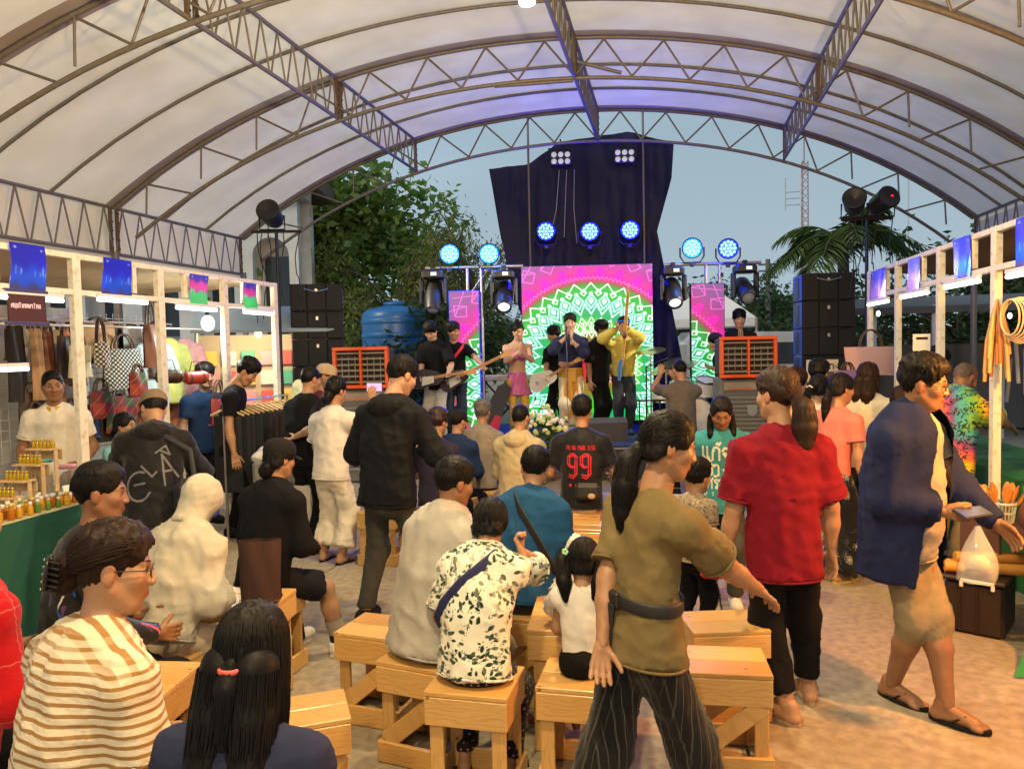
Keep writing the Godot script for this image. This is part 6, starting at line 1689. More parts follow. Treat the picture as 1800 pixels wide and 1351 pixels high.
	A.append({"key": "young","p": Vector3(-2.23,1.32,2.63),"turn": -38,"label": "young man in a black jacket with a bright shoulder print watching in profile","h": 1.62,"sit": 0.45,"cell": 0.016,"skin": DEEP,"head": Vector3(-22,0,0),"lean": 9,"ease": 0.014,"sleeve": 1.9,"c": "graphic","collar": "collar_black","t": "blacktrousers","shoe": "shoe","sh": "shoe_black","hair": "short","strands": {"n": 260,"vol": 0.017,"el": -0.15,"a0": 0.7}})
	A.append({"key": "whitehood","p": Vector3(-2.17,1.15,3.2),"turn": -8,"label": "person in a cream hooded sweater with the hood up, leaning forward","h": 1.60,"sit": 0.44,"b": 1.16,"cell": 0.016,"female": true,"head": Vector3(-4,18,0),"lean": 22,"hunch": 10,"ease": 0.022,"sleeve": 1.95,"sleeve_w": 0.01,"hem": 0.02,"hipw": 1.0,"c": "creamhood","hoodc": "creamhood","hood": true,"hair": "","t": "beige","tease": 0.022,"shoe": "shoe","sh": "shoe_white","so": true,"crease": 0.010,"tcrease": 0.010})
	A.append({"key": "blackcap","p": Vector3(-2.15,1.26,3.90),"turn": -16,"label": "person in a black shirt and black cap with bare knee, sock and white sneakers","h": 1.62,"sit": 0.45,"b": 1.08,"cell": 0.016,"skin": TAN,"head": Vector3(-12,4,0),"lean": 10,"ease": 0.014,"sleeve": 1.85,"c": "blackshirt2","t": "shorts","tlen": 0.85,"flare": 0.015,"RF": Vector3(-1.90,0,-4.05),"splay": 0.25,"shoe": "shoe","sh": "shoe_white","so": true,"cap": "cap_black","hair": {"shell": "sleek","tails": [[[Vector3(0,-0.05,0.09),Vector3(0,-0.08,0.1)],[0.05,0.045]]]},"sock": true})
	A.append({"key": "polo","p": Vector3(-0.95,1.26,3.25),"turn": -34,"label": "heavy man in a pale grey polo seated in the middle of the audience","h": 1.66,"sit": 0.44,"b": 1.24,"cell": 0.016,"skin": DEEP,"head": Vector3(-10,6,0),"lean": 10,"hunch": 10,"ease": 0.012,"sleeve": 0.85,"sleeve_w": 0.01,"hem": 0.07,"c": "palegrey","collar": "collar_grey","belly": 0.9,"t": "palepants","shoe": "slipper","sh": "shoe_white","hair": "short","strands": {"n": 300,"vol": 0.015,"el": -0.2,"a0": 0.8},"crease": 0.009,"cfreq": 4.0})
	A.append({"key": "floral","p": Vector3(-0.75,1.11,3.08),"turn": -6,"label": "woman in a white shirt with dark green leaf print eating, seated on a stool","h": 1.50,"sit": 0.45,"b": 1.14,"female": true,"cell": 0.015,"skin": TAN,"head": Vector3(-4,14,0),"lean": 12,"hunch": 18,"ease": 0.012,"sleeve": 0.82,"sleeve_w": 0.01,"hem": 0.06,"c": "floral","t": "dotskirt","RA": Vector3(-0.61,0.92,-3.02),"rp": Vector3(0.1,-1,-0.3),"rh": "grip","rd": Vector3(-0.4,0.8,-0.2),"shoe": "slipper","sh": "shoe_black","lf": Vector3(-0.10,0,-0.12),"rf": Vector3(0.10,0,-0.13),"hair": "round","strands": {"n": 520,"vol": 0.021,"el": -0.75,"a0": 0.9},"crease": 0.007})
	A.append({"key": "girl","p": Vector3(-0.36,0.97,3.06),"turn": -4,"label": "small girl with two pigtails in a white top and black skirt on a stool","h": 1.12,"hsc": 1.36,"sit": 0.44,"b": 0.98,"female": true,"cell": 0.014,"skin": TAN,"head": Vector3(2,8,0),"lean": 4,"sleeve": 0.2,"hem": 0.04,"c": "white","t": "blackskirt","skirt": true,"skl": 0.85,"shoe": "slipper","sh": "shoe_pink","lf": Vector3(-0.08,0.06,-0.26),"rf": Vector3(0.08,0.06,-0.27),"hair": {"shell": "sleek","tails": [[[Vector3(0.09,0.06,0.035),Vector3(0.12,0.01,0.05),Vector3(0.10,-0.10,0.08),Vector3(0.075,-0.19,0.09)],[0.025,0.035,0.042,0.012]],[[Vector3(-0.09,0.06,0.035),Vector3(-0.12,0.01,0.05),Vector3(-0.10,-0.10,0.08),Vector3(-0.085,-0.21,0.09)],[0.025,0.035,0.042,0.012]]]},"strands": {"n": 300,"vol": 0.016,"el": -0.2}})
	A.append({"key": "bluetee","p": Vector3(-0.71,1.22,3.92),"turn": -8,"label": "man in a blue shirt with a dark shoulder strap seen from behind","h": 1.60,"sit": 0.44,"b": 1.16,"cell": 0.017,"skin": TAN,"head": Vector3(12,6,0),"lean": 14,"hunch": 10,"ease": 0.012,"sleeve": 0.7,"c": "bluetee","t": "greyjeans","shoe": "shoe","sh": "shoe_black","hair": "short","strands": {"n": 260,"vol": 0.016,"el": -0.2,"a0": 0.7},"crease": 0.007})
	A.append({"key": "m1","p": Vector3(-1.917,1.241,6.119),"turn": -12,"label": "person with reddish dark hair in a dark shirt seated before the stage","h": 1.56,"sit": 0.43,"cell": 0.022,"head": Vector3(-10,6,0),"c": "darkviolet","sleeve": 0.8,"t": "blacktrousers","shoe": "shoe","sh": "shoe_black","hm": "maroon","hair": "mop"})
	A.append({"key": "m2","p": Vector3(-1.86,1.196,6.529),"turn": -10,"label": "person in a dark blue top and black cap seated next to the reddish haired one","h": 1.54,"sit": 0.43,"cell": 0.022,"head": Vector3(-16,6,0),"ease": 0.015,"c": "darkblue","sleeve": 1.9,"t": "blacktrousers","shoe": "shoe","sh": "shoe_black","hair": "crop","cap": "cap_black"})
	A.append({"key": "greyh","p": Vector3(-1.748,1.248,6.974),"turn": -6,"label": "grey haired man in a beige shirt seated in front of the stage","h": 1.58,"sit": 0.43,"cell": 0.022,"ease": 0.015,"c": "taupe","sleeve": 0.8,"t": "blacktrousers","shoe": "shoe","sh": "shoe_black","hm": "grey","hair": "wavy"})
	A.append({"key": "khakihood","p": Vector3(-1.243,1.264,6.262),"turn": -10,"label": "man in a khaki hooded jacket seated beside the flowers","h": 1.60,"sit": 0.43,"b": 1.06,"cell": 0.019,"head": Vector3(-8,4,0),"ease": 0.02,"sleeve": 1.95,"sleeve_w": 0.006,"c": "khakijacket","hood_down": true,"t": "blacktrousers","shoe": "shoe","sh": "shoe_black","hair": "crop","crease": 0.008})
	A.append({"key": "jersey","p": Vector3(-0.707,1.344,6.071),"turn": -4,"label": "man in a black and red football shirt with a large number on the back","h": 1.70,"sit": 0.45,"b": 1.02,"cell": 0.018,"skin": TAN,"ease": 0.010,"sleeve": 0.72,"sleeve_w": 0.004,"c": "jersey","t": "whitejeans","collar": "collar_red","la": Vector3(-0.20,0.66,-0.25),"ra": Vector3(0.22,0.66,-0.25),"shoe": "shoe","sh": "shoe_white","hair": "short"})
	# ---- on the stage
	A.append({"key": "guitarist","y": st,"p": Vector3(-3.30,2.097,10.30),"turn": 172,"label": "guitarist in a black shirt and ripped pale jeans looking down at his dark guitar","h": 1.70,"cell": 0.02,"skin": FAIR,"head": Vector3(6,26,0),"ease": 0.018,"sleeve": 0.9,"sleeve_w": 0.012,"hem": 0.07,"c": "blackshirt","t": "palejeans","tease": 0.014,"RA": Vector3(-3.40,1.39,-10.08),"rd": Vector3(0.6,-0.4,0.5),"LA": Vector3(-3.0,1.37,-10.06),"lh": "grip","ld": Vector3(0.3,0.2,0.6),"shoe": "shoe","sh": "shoe_black","hair": "mop"})
	A.append({"key": "bassist","y": st,"p": Vector3(-3.03,2.10,10.50),"turn": 190,"label": "bassist in a black shirt turned towards the dancer with a red strap","h": 1.70,"cell": 0.021,"skin": TAN,"head": Vector3(38,2,0),"sleeve": 0.7,"c": "blackshirt","t": "darkjeans","RA": Vector3(-2.96,1.345,-10.24),"LA": Vector3(-2.55,1.49,-10.24),"lh": "grip","shoe": "shoe","sh": "shoe_black","hair": "mop"})
	A.append({"key": "dancer","y": st,"p": Vector3(-2.196,2.093,11.0),"turn": 202,"label": "dancer in a pink sequined strapless dress with her palms pressed together","h": 1.66,"b": 0.92,"female": true,"bare": true,"cell": 0.019,"skin": FAIR,"head": Vector3(8,14,0),"sleeve": 0.0,"bust": 1.0,"c": "sequin","t": "sequinskirt","skirt": true,"skl": 0.15,"skw": 1.55,"RA": Vector3(-2.145,1.66,-10.79),"LA": Vector3(-2.125,1.66,-10.785),"rh": "flat","lh": "flat","rd": Vector3(0.12,1,0.15),"ld": Vector3(0.1,1,0.15),"rt": Vector3(-0.3,0.3,-1),"lt": Vector3(-0.3,0.3,-1),"rp": Vector3(1,-1,0.2),"lp": Vector3(-1,-1,0.2),"tights": true,"shoe": "shoe","sh": "shoe_tan","hair": {"shell": "sleek","tails": [[[Vector3(0,0.13,0.06),Vector3(0,0.15,0.075)],[0.04,0.035]]]}})
	A.append({"key": "rhythm","y": st,"p": Vector3(-1.72,2.03,11.30),"turn": 158,"label": "guitarist in black with a white guitar half hidden behind the singer","h": 1.66,"cell": 0.022,"skin": TAN,"head": Vector3(-50,10,0),"ease": 0.02,"sleeve": 0.9,"c": "blackshirt","t": "blacktrousers","RA": Vector3(-1.82,1.30,-11.08),"la": Vector3(-0.3,1.05,-0.3),"shoe": "shoe","sh": "shoe_black","hair": "mop"})
	A.append({"key": "singer","y": st,"p": Vector3(-1.447,2.193,11.10),"turn": 188,"label": "singer in a navy shirt and golden sash holding the microphone with both hands","h": 1.76,"cell": 0.019,"skin": FAIR,"head": Vector3(0,-2,0),"ease": 0.016,"sleeve": 1.55,"sleeve_w": 0.012,"hem": -0.02,"hipw": 0.86,"c": "navysilk","t": "creamtrousers","tease": 0.02,"flare": 0.03,"RA": Vector3(-1.475,1.86,-10.86),"LA": Vector3(-1.40,1.80,-10.87),"rh": "grip","lh": "flat","rd": Vector3(0.1,1,-0.1),"ld": Vector3(-0.05,1,0.1),"rp": Vector3(1,-1,0.1),"lp": Vector3(-1,-1,0.1),"shoe": "shoe","sh": "shoe_black","hair": "wavy"})
	A.append({"key": "profile","y": st,"p": Vector3(-1.002,2.092,11.30),"turn": 232,"label": "man in a black shirt standing in profile between the singer and the piper","h": 1.68,"b": 1.1,"cell": 0.022,"skin": DEEP,"head": Vector3(24,0,0),"ease": 0.02,"sleeve": 0.85,"c": "blackshirt","t": "blacktrousers","shoe": "shoe","sh": "shoe_black","hair": "mop"})
	A.append({"key": "piper","y": st,"p": Vector3(-0.684,2.135,11.20),"turn": 190,"label": "man in a yellow shirt and blue headband playing a tall bamboo mouth organ","h": 1.74,"cell": 0.019,"skin": TAN,"head": Vector3(-4,4,0),"ease": 0.018,"sleeve": 1.9,"sleeve_w": 0.012,"hem": 0.0,"hipw": 0.88,"c": "yellowshirt","t": "darkslacks","tease": 0.012,"RA": Vector3(-0.765,1.96,-10.93),"LA": Vector3(-0.64,1.95,-10.93),"rh": "grip","lh": "grip","rd": Vector3(0.2,1,0.1),"ld": Vector3(-0.2,1,0.1),"rp": Vector3(1,-0.6,0.3),"lp": Vector3(-1,-0.6,0.3),"shoe": "shoe","sh": "shoe_blue","hair": "short","headband": true})
	A.append({"key": "drummer","y": st,"p": Vector3(0.62,1.86,11.75),"turn": 130,"label": "drummer in black seated in profile at the drum kit","h": 1.62,"sit": 0.5,"cell": 0.022,"skin": FAIR,"head": Vector3(-20,6,0),"c": "blackshirt","t": "blacktrousers","shoe": "shoe","sh": "shoe_black","hair": "mop","la": Vector3(-0.25,0.95,-0.4),"ra": Vector3(0.25,0.95,-0.4)})
	A.append({"key": "suit","y": st,"p": Vector3(0.985,2.214,11.95),"turn": 184,"label": "man in a dark suit and striped shirt standing behind the right orange cooler","h": 1.78,"cell": 0.021,"skin": FAIR,"head": Vector3(2,2,0),"c": "stripetie","coat": {"ease": 0.014,"hem": 0.1,"open": 0.05,"crease": 0.003},"cc": "suitcloth","t": "blacktrousers","shoe": "shoe","sh": "shoe_black","hair": "mop"})
	return A
func place_people(A: Array) -> void:
	for o in A:
		o.seed = A.find(o) + 3
		var y0: float = o.get("y",0.0)
		var want: float = o.p.y - y0
		var s: Dictionary
		for it in 5:
			s = skeleton(o)
			var hair_top := 0.145 * float(s.hs)
			var top: float = s.H.y + absf(s.HB.y.y) * hair_top + absf(s.HB.z.y) * 0.02
			if o.has("sit"): o.h = clampf(o.h + (want - top) * 1.2,o.h * 0.85,o.h * 1.15)
			else: o.h *= clampf(want / top,0.9,1.1)
		s = skeleton(o)
		var R := Basis.from_euler(Vector3(0,deg_to_rad(o.turn),0))
		var hp: Vector3 = R * s.H
		o.at = Vector3(o.p.x - hp.x,y0,-o.p.z - hp.z)
		var inv := Transform3D(R,o.at).affine_inverse()
		for k in [["LA","la"],["RA","ra"],["LF","lf"],["RF","rf"]]:
			if o.has(k[0]): o[k[1]] = inv * (o[k[0]] - Vector3(0,0.0,0))
		for k in ["lf","rf"]:
			if o.has(k): o[k].y = maxf(o[k].y,0.0)
		for k in ["ld","rd","lt","rt"]:
			if o.has(k) and (o.has("LA") or o.has("RA")): o[k] = R.inverse() * o[k]
var folk := {}
func people() -> void:
	templates()
	var A := crowd()
	place_people(A)
	var out := []
	out.resize(A.size())
	var work := func(i: int) -> void: out[i] = figure(A[i])
	var id := WorkerThreadPool.add_group_task(work,A.size())
	WorkerThreadPool.wait_for_group_task_completion(id)
	wardrobe()
	var skin := mat("skin",Color(1,1,1),0.48,{"vc": true,"spec": 0.45})
	for i in A.size():
		var o: Dictionary = A[i]
		var g: Dictionary = out[i]
		var t := thing("person",o.label,"person",o.at,deg_to_rad(o.turn))
		folk[o.key] = [t,g.skeleton,o]
		part(t,"body",g.body,skin)
		if g.has("shirt"):
			var sp := part(t,"shirt",g.shirt,mats[o.c])
			for q in g.hems: part(sp,"hem",q,mats[o.c])
		if g.has("coat"): part(t,"jacket",g.coat,mats[o.cc])
		if g.has("trousers"): part(t,"skirt" if o.get("skirt",false) else "trousers",g.trousers,mats[o.t])
		if g.has("hair"): part(t,"hair",g.hair,hair_mat(o.get("hm","black")))
		if g.has("hood"): part(t,"hood",g.hood,mats[o.c])
		if g.has("collar"): part(t,"collar",g.collar,mats[o.collar])
		for k in g.get("shoes",[]).size():
			var sp := part(t,"shoe",g.shoes[k],mats[o.sh])
			if g.soles.size(): part(sp,"sole",g.soles[k],mats["shoe_white"] if o.has("so") else mats["shoe_black"])
		extras(t,g.skeleton,o)
func extras(t: Node3D,s: Dictionary,o: Dictionary) -> void:
	var HX := Transform3D(s.HB.scaled_local(Vector3.ONE * s.hs),s.H)
	if o.has("cap"):
		var c := part(t,"cap",Geo.new().lathe([Vector2(0.096,0.045),Vector2(0.099,0.075),Vector2(0.092,0.11),Vector2(0.07,0.138),Vector2(0.035,0.152),Vector2(0.001,0.156)],24,Transform3D(Basis.IDENTITY,Vector3(0,-0.002,0.008)),0.97,1.16),mats[o.cap],HX)
		part(c,"brim",Geo.new().sheet(12,4,func(u,v):
			var a: float = PI * (1.18 + 0.64 * u)
			var r: float = 1.0 + 0.62 * v
			return Vector3(cos(a) * 0.092 * (1.0 + 0.12 * v),0.045 - 0.022 * v - 0.02 * absf(u - 0.5),sin(a) * 0.108 * r + 0.006),0.004),mats[o.cap])
		part(c,"button",Geo.new().ball(Vector3(0,0.156,0.008),Vector3(0.008,0.005,0.008),8,5),mats[o.cap])
	if o.has("glasses") or o.key == "glasses" or o.key == "jacket":
		var g := Geo.new()
		for sd in [-1.0,1.0]:
			var pts := []
			for i in 15: pts.append(Vector3(sd * 0.032 + cos(TAU * i / 14.0) * 0.022,0.010 + sin(TAU * i / 14.0) * 0.017,-0.101 + 0.01 * absf(cos(TAU * i / 14.0) * 0.5 + sd * 0.0)))
			g.tube(pts,[0.0018],5,false)
			g.tube([Vector3(sd * 0.054,0.014,-0.098),Vector3(sd * 0.078,0.014,-0.06),Vector3(sd * 0.084,0.012,0.01),Vector3(sd * 0.082,-0.004,0.03)],[0.0018],5)
		g.tube([Vector3(-0.011,0.014,-0.102),Vector3(0.011,0.014,-0.102)],[0.0018],5)
		part(t,"spectacles",g,mat("spec_frame",Color(0.02,0.015,0.012),0.3,{"metal": 0.3}),HX)
	if o.has("headband"):
		var pts := []
		for i in 25: pts.append(Vector3(cos(TAU * i / 24.0) * 0.090,0.075 + 0.012 * cos(TAU * i / 24.0 + 1.57),0.010 + sin(TAU * i / 24.0) * 0.110))
		part(t,"headband",Geo.new().tube(pts,[0.016],8,false),cloth("headcloth",Color(0.03,0.12,0.55)),HX)
	if o.has("fuzz"):
		part(t,"hair",Geo.new().add(hairs["crop"]),mat("hair_fuzz",Color(0.10,0.065,0.05),0.7),HX.scaled_local(Vector3(0.985,0.955,0.985)))
	if o.has("sock"):
		for k in 2:
			var K: Vector3 = s["K%d" % k]; var An: Vector3 = s["A%d" % k]
			part(t,"sock",Geo.new().tube([K.lerp(An,0.55),K.lerp(An,0.7),An - (An - K).normalized() * 0.0],[0.05,0.049,0.038],14,false),cloth("sock_grey",Color(0.30,0.27,0.22)))
			part(t,"ankle_sock",Geo.new().tube([K.lerp(An,0.82),An + Vector3(0,-0.03,0)],[0.045,0.047],14,false),mats["shoe_black"])
	if o.has("tights"):
		for k in 2:
			var L: Vector3 = s["L%d" % k]; var K: Vector3 = s["K%d" % k]; var An: Vector3 = s["A%d" % k]
			part(t,"tights",Geo.new().tube([L,L.lerp(K,0.5),K,K.lerp(An,0.35),An],[0.092,0.076,0.058,0.060,0.042],16,false),cloth("gold_tights",Color(0.62,0.38,0.05),{"rough": 0.5}))
# ---------------------------------------------------------------- garment cloths and prints
func thai(im: Image,x: float,y: float,s: float,word: String,r: float,c: Color) -> float:
	var G := {
		"ก": [[[1,14],[1,6],[2.5,5],[1.5,4],[3,2],[6,2],[8,4],[8,14]]],"จ": [[[2,8],[3,9.5],[4.5,8],[3,6.8],[2,8]],[[4.5,8],[5,13.5],[8,10],[8,5],[6,2.5],[3,2.5],[1,5]]],
		"น": [[[1,4],[2.2,2.6],[3.4,4],[2.2,5.4],[1,4]],[[2.8,5.4],[2.8,14]],[[2.8,12],[5,13],[8,11],[8,2]],[[8,11],[9.5,13.5]]],"ส": [[[1.5,9],[2.7,7.6],[4,9],[2.7,10.4],[1.5,9]],[[2,10.4],[2,14]],[[1,7],[2,4],[5,3],[8,5],[8,14]],[[6,6],[9.5,1.5]]],
		"ร": [[[4,11.5],[5.2,12.8],[4,14],[2.8,12.8],[4,11.5]],[[5,12],[5,7],[2,6],[1.5,4],[4,2.6],[6.5,3.5]]],"า": [[[1,5],[2.5,2.8],[5,2.8],[6.5,5],[6.5,14]]],"ง": [[[6,3.5],[7,2.5],[8,3.8],[7,5],[6,3.5]],[[7.5,5],[7,13.5],[2,8]]],
		"ค": [[[4,8],[5.2,6.8],[6.2,8],[5.2,9.2],[4,8]],[[4.2,9],[1.5,14],[1.5,6],[3.5,2.8],[6.5,2.8],[8.5,5],[8.5,14]]],"แ": [[[1,2],[1,13],[2,14],[3,13],[2,12]],[[5.5,2],[5.5,13],[6.5,14],[7.5,13],[6.5,12]]],
		"อ": [[[2.5,6],[3.6,7.2],[2.6,8.4],[1.5,7],[2.5,6]],[[1.5,7.5],[1.5,12],[3,13.8],[6,13.8],[8,12],[8,5],[6,2.8],[3,2.8],[1.5,4.5]]],"ม": [[[1,4],[2.2,2.6],[3.4,4],[2.2,5.4],[1,4]],[[2.8,5.4],[2.8,12]],[[1.2,13],[2.6,11.6],[3.8,13],[2.5,14.2],[1.2,13]],[[3.6,12.4],[8,13.6],[8,2.6]]],"ไ": [[[4,14],[4,2],[2,0],[4,-1.5],[6,-0.5]],[[4,13],[5.4,13.8]]],
		"พ": [[[1,4],[2.2,2.6],[3.4,4],[2.2,5.4],[1,4]],[[1.6,5.2],[2.6,14],[5,7],[7.4,14],[8.8,2.6]]],"ย": [[[1.5,4],[2.6,2.6],[3.8,4],[2.6,5.4],[1.5,4]],[[1.8,5],[2.2,8],[3.4,8.4],[2,9.4],[2,12.5],[4,13.8],[8,13.8],[8,2.6]]],"ท": [[[1,4],[2.2,2.6],[3.4,4],[2.2,5.4],[1,4]],[[2.8,5.4],[2.8,14]],[[2.8,8],[5.5,3],[8,3.6],[8,14]]],
		"ุ": [[[-2,15.5],[-1.2,16.2],[-1.2,18]]],"้": [[[-5,-1],[-4,-2.2],[-2.5,-0.5],[-1,-2.5]]],"ล": [[[2.5,10],[3.6,11.2],[2.6,12.6],[1.5,11.2],[2.5,10]],[[2,10.2],[5,6.5],[8,7.5],[8,14]],[[8,8],[7,3.6],[4,2.6],[1.5,4.5]]],
		" ": []}
	for ch in word:
		for st in G.get(ch,[]):
			var pts := []
			for q in st: pts.append(Vector2(x + q[0] * s,y + q[1] * s))
			stroke(im,pts,r,c)
		x += 0.0 if ch in "ุ้" else (6.0 if ch in "ร " else 10.2) * s
	return x
func blank(w: int,h: int,c: Color) -> Image:
	var im := Image.create_empty(w,h,false,Image.FORMAT_RGB8)
	im.fill(c)
	return im
func wardrobe() -> void:
	var plain := {
		"olive": Color(0.16,0.12,0.05),"redshirt": Color(0.17,0.005,0.016),"greytee": Color(0.34,0.30,0.25),"navyjacket": Color(0.012,0.018,0.062),"khaki": Color(0.25,0.205,0.125),"charcoal": Color(0.009,0.010,0.013),
		"greyjeans": Color(0.055,0.058,0.052),"coral": Color(0.68,0.19,0.15),"blackshirt": Color(0.006,0.006,0.008),"blackshirt2": Color(0.005,0.005,0.007),"blacktrousers": Color(0.005,0.005,0.006),"cream": Color(0.66,0.60,0.46),"white": Color(0.68,0.65,0.60),
		"whitetrousers": Color(0.72,0.66,0.55),"maroon": Color(0.10,0.02,0.03),"greyshirt": Color(0.13,0.115,0.105),"whitejeans": Color(0.60,0.58,0.52),"polowhite": Color(0.70,0.67,0.58),"skyblue": Color(0.20,0.48,0.52),"navytee": Color(0.020,0.025,0.062),
		"creamhood": Color(0.48,0.45,0.37),"beige": Color(0.46,0.38,0.28),"shorts": Color(0.012,0.012,0.016),"palegrey": Color(0.42,0.40,0.35),"palepants": Color(0.40,0.36,0.28),"bluetee": Color(0.014,0.075,0.18),"darkviolet": Color(0.03,0.025,0.05),
		"darkblue": Color(0.012,0.03,0.085),"taupe": Color(0.26,0.22,0.18),"khakijacket": Color(0.46,0.38,0.23),"palejeans": Color(0.42,0.42,0.40),"darkjeans": Color(0.02,0.035,0.06),"navysilk": Color(0.022,0.026,0.075),"creamtrousers": Color(0.70,0.62,0.45),
		"yellowshirt": Color(0.55,0.47,0.10),"darkslacks": Color(0.03,0.032,0.045),"suitcloth": Color(0.016,0.014,0.016),"blackskirt": Color(0.005,0.005,0.006),"sequinskirt": Color(0.55,0.16,0.42),
		"shoe_black": Color(0.014,0.013,0.013),"shoe_white": Color(0.72,0.69,0.62),"shoe_tan": Color(0.40,0.27,0.16),"shoe_lime": Color(0.42,0.42,0.12),"shoe_pink": Color(0.7,0.42,0.40),"shoe_blue": Color(0.02,0.06,0.2),
		"cap_beige": Color(0.46,0.36,0.24),"cap_khaki": Color(0.20,0.15,0.10),"cap_black": Color(0.012,0.011,0.012),
		"collar_yellow": Color(0.62,0.36,0.02),"collar_blue": Color(0.55,0.62,0.62),"collar_black": Color(0.012,0.012,0.014),"collar_grey": Color(0.38,0.36,0.31),"collar_red": Color(0.5,0.02,0.04)}
	for k in plain: cloth(k,plain[k],{"rough": 0.45} if k == "sequinskirt" else {})
	var rng := RandomNumberGenerator.new()
	rng.seed = 44
	var im := blank(16,128,Color(0.93,0.89,0.80))
	for j in 128:
		if (j % 32) < 12:
			for i in 16: im.set_pixel(i,j,Color(0.66,0.50,0.30))
	cloth("stripes",Color(0.74,0.72,0.68),{"tex": picture("stripes",im),"tri": Vector3(5.5,11.0,5.5)})
	im = blank(128,16,Color(0.10,0.10,0.105))
	for q in [20,26,80]:
		for j in 16:
			im.set_pixel(q,j,Color(0.55,0.55,0.52)); im.set_pixel(q + 1,j,Color(0.4,0.4,0.4))
	cloth("pinstripe",Color(0.85,0.85,0.85),{"tex": picture("pinstripe",im),"tri": Vector3(16,1,16)})
	im = blank(512,512,Color(0.92,0.91,0.85))
	for k in 330:
		var p := Vector2(rng.randf() * 512,rng.randf() * 512)
		var a := rng.randf() * TAU
		var d := Vector2(cos(a),sin(a))
		var L := rng.randf_range(14,34)
		var c := Color(0.10,0.22,0.17) if rng.randf() < 0.75 else Color(0.30,0.36,0.33)
		for i in 9:
			var u := i / 8.0
			dot(im,p.x + d.x * L * u,p.y + d.y * L * u,L * 0.24 * sin(PI * u) + 0.6,c)
		if k % 3 == 0: stroke(im,[p,p - d * 14 + Vector2(-d.y,d.x) * 6],0.9,c)
		if k % 4 == 0:
			for q in 5: dot(im,p.x + rng.randfn() * 12,p.y + rng.randfn() * 12,2.6,c)
	cloth("floral",Color(0.86,0.86,0.84),{"tex": picture("floral",im),"tri": 2.1})
	im = blank(64,64,Color(0.16,0.11,0.09))
	for j in 4:
		for i in 4: dot(im,i * 16 + (8 if j % 2 else 2),j * 16 + 8,2.4,Color(0.75,0.68,0.6))
	cloth("dotskirt",Color(0.8,0.8,0.8),{"tex": picture("dots",im),"tri": 9.0})
	im = blank(512,512,Color.WHITE)
	var f := FastNoiseLite.new()
	f.seed = 3; f.frequency = 0.02
	for j in 512:
		for i in 512:
			var best := Vector2(150,175)
			var q := Vector2(i,j) - (best if j < 270 - (i - 256) * 0.25 else Vector2(330,560))
			var r := q.length() + f.get_noise_2d(i,j) * 26.0
			var a := q.angle() + f.get_noise_2d(i * 2.0,j * 2.0 + 90.0) * 0.25
			var cyc := fposmod(r / 250.0 + (0.35 if j < 270 - (i - 256) * 0.25 else 0.0),1.0)
			var pal := [Color(0.55,0.30,0.52),Color(0.30,0.66,0.72),Color(0.42,0.72,0.42),Color(0.93,0.85,0.10),Color(0.90,0.45,0.35),Color(0.62,0.30,0.55)]
			var k := cyc * 5.0
			var c: Color = pal[int(k)].lerp(pal[mini(int(k) + 1,5)],k - int(k))
			var ray := smoothstep(0.55,0.9,sin(a * 17.0 + r * 0.02) + f.get_noise_2d(i * 3.0,j * 3.0) * 0.8)
			c = c.lerp(Color(0.13,0.12,0.15),ray * 0.85)
			im.set_pixel(i,j,c)
	cloth("tiedye",Color(0.9,0.9,0.9),{"tex": picture("tiedye",im)})
	im = blank(512,512,Color(0.22,0.56,0.60))
	thai(im,150,150,5.2,"แก้จน",5.5,Color(0.92,0.9,0.82))
	thai(im,135,236,4.6,"สร้างคน",4.6,Color(0.92,0.9,0.82))
	thai(im,170,312,4.0,"สร้างอ",4.0,Color(0.92,0.9,0.82))
	dot(im,165,395,11,Color(0.85,0.88,0.82)); dot(im,165,395,6,Color(0.22,0.56,0.60))
	thai(im,185,382,1.6,"ประชาชน",1.6,Color(0.85,0.88,0.82))
	im.flip_x()
	cloth("tealprint",Color(0.82,0.86,0.86),{"tex": picture("tealprint",im)})
	im = blank(512,512,Color(0.10,0.10,0.11))
	var red := Color(0.78,0.16,0.20)
	for q in 2:
		var x := 180.0 + q * 88
		for w in [0.0,14.0]:
			stroke(im,[Vector2(x + 56 - w * 0.5,172),Vector2(x + 26,168 + w),Vector2(x + w,186),Vector2(x + w,226),Vector2(x + 24,246 - w * 0.6),Vector2(x + 52,240)],4.0,red)
			stroke(im,[Vector2(x + 40,166 + w),Vector2(x + 66 - w,186),Vector2(x + 66 - w,282),Vector2(x + 40,306 - w),Vector2(x + 12,298 - w)],4.0,red)
	var X := 172.0
	var L5 := {"P": [[[0,8],[0,0],[4,0],[4,4],[0,4]]],"A": [[[0,8],[2,0],[4,8]],[[1,5],[3,5]]],"R": [[[0,8],[0,0],[4,0],[4,4],[0,4],[4,8]]],"K": [[[0,0],[0,8]],[[4,0],[0,4],[4,8]]],"U": [[[0,0],[0,8],[4,8],[4,0]]],"N": [[[0,8],[0,0],[4,8],[4,0]]],"G": [[[4,1],[2,0],[0,2],[0,6],[2,8],[4,7],[4,4]]],"8": [[[0,0],[4,0],[4,8],[0,8],[0,0]],[[0,4],[4,4]]],"5": [[[4,0],[0,0],[0,4],[4,4],[4,8],[0,8]]],"6": [[[4,0],[0,0],[0,8],[4,8],[4,4],[0,4]]],".": [[[1,8],[1.4,8]]]," ": []}
	for ch in "PU NG PARK 8.56":
		for st in L5[ch]:
			var pts := []
			for q in st: pts.append(Vector2(X + q[0] * 2.4,122 + q[1] * 2.9))
			stroke(im,pts,1.7,red)
		X += 13.2 if ch != "." else 7.0
	dot(im,200,345,9,red)
	X = 232.0
	for k in 6:
		stroke(im,[Vector2(X,352),Vector2(X + 5,338),Vector2(X + 10,352)],1.8,red)
		X += 15
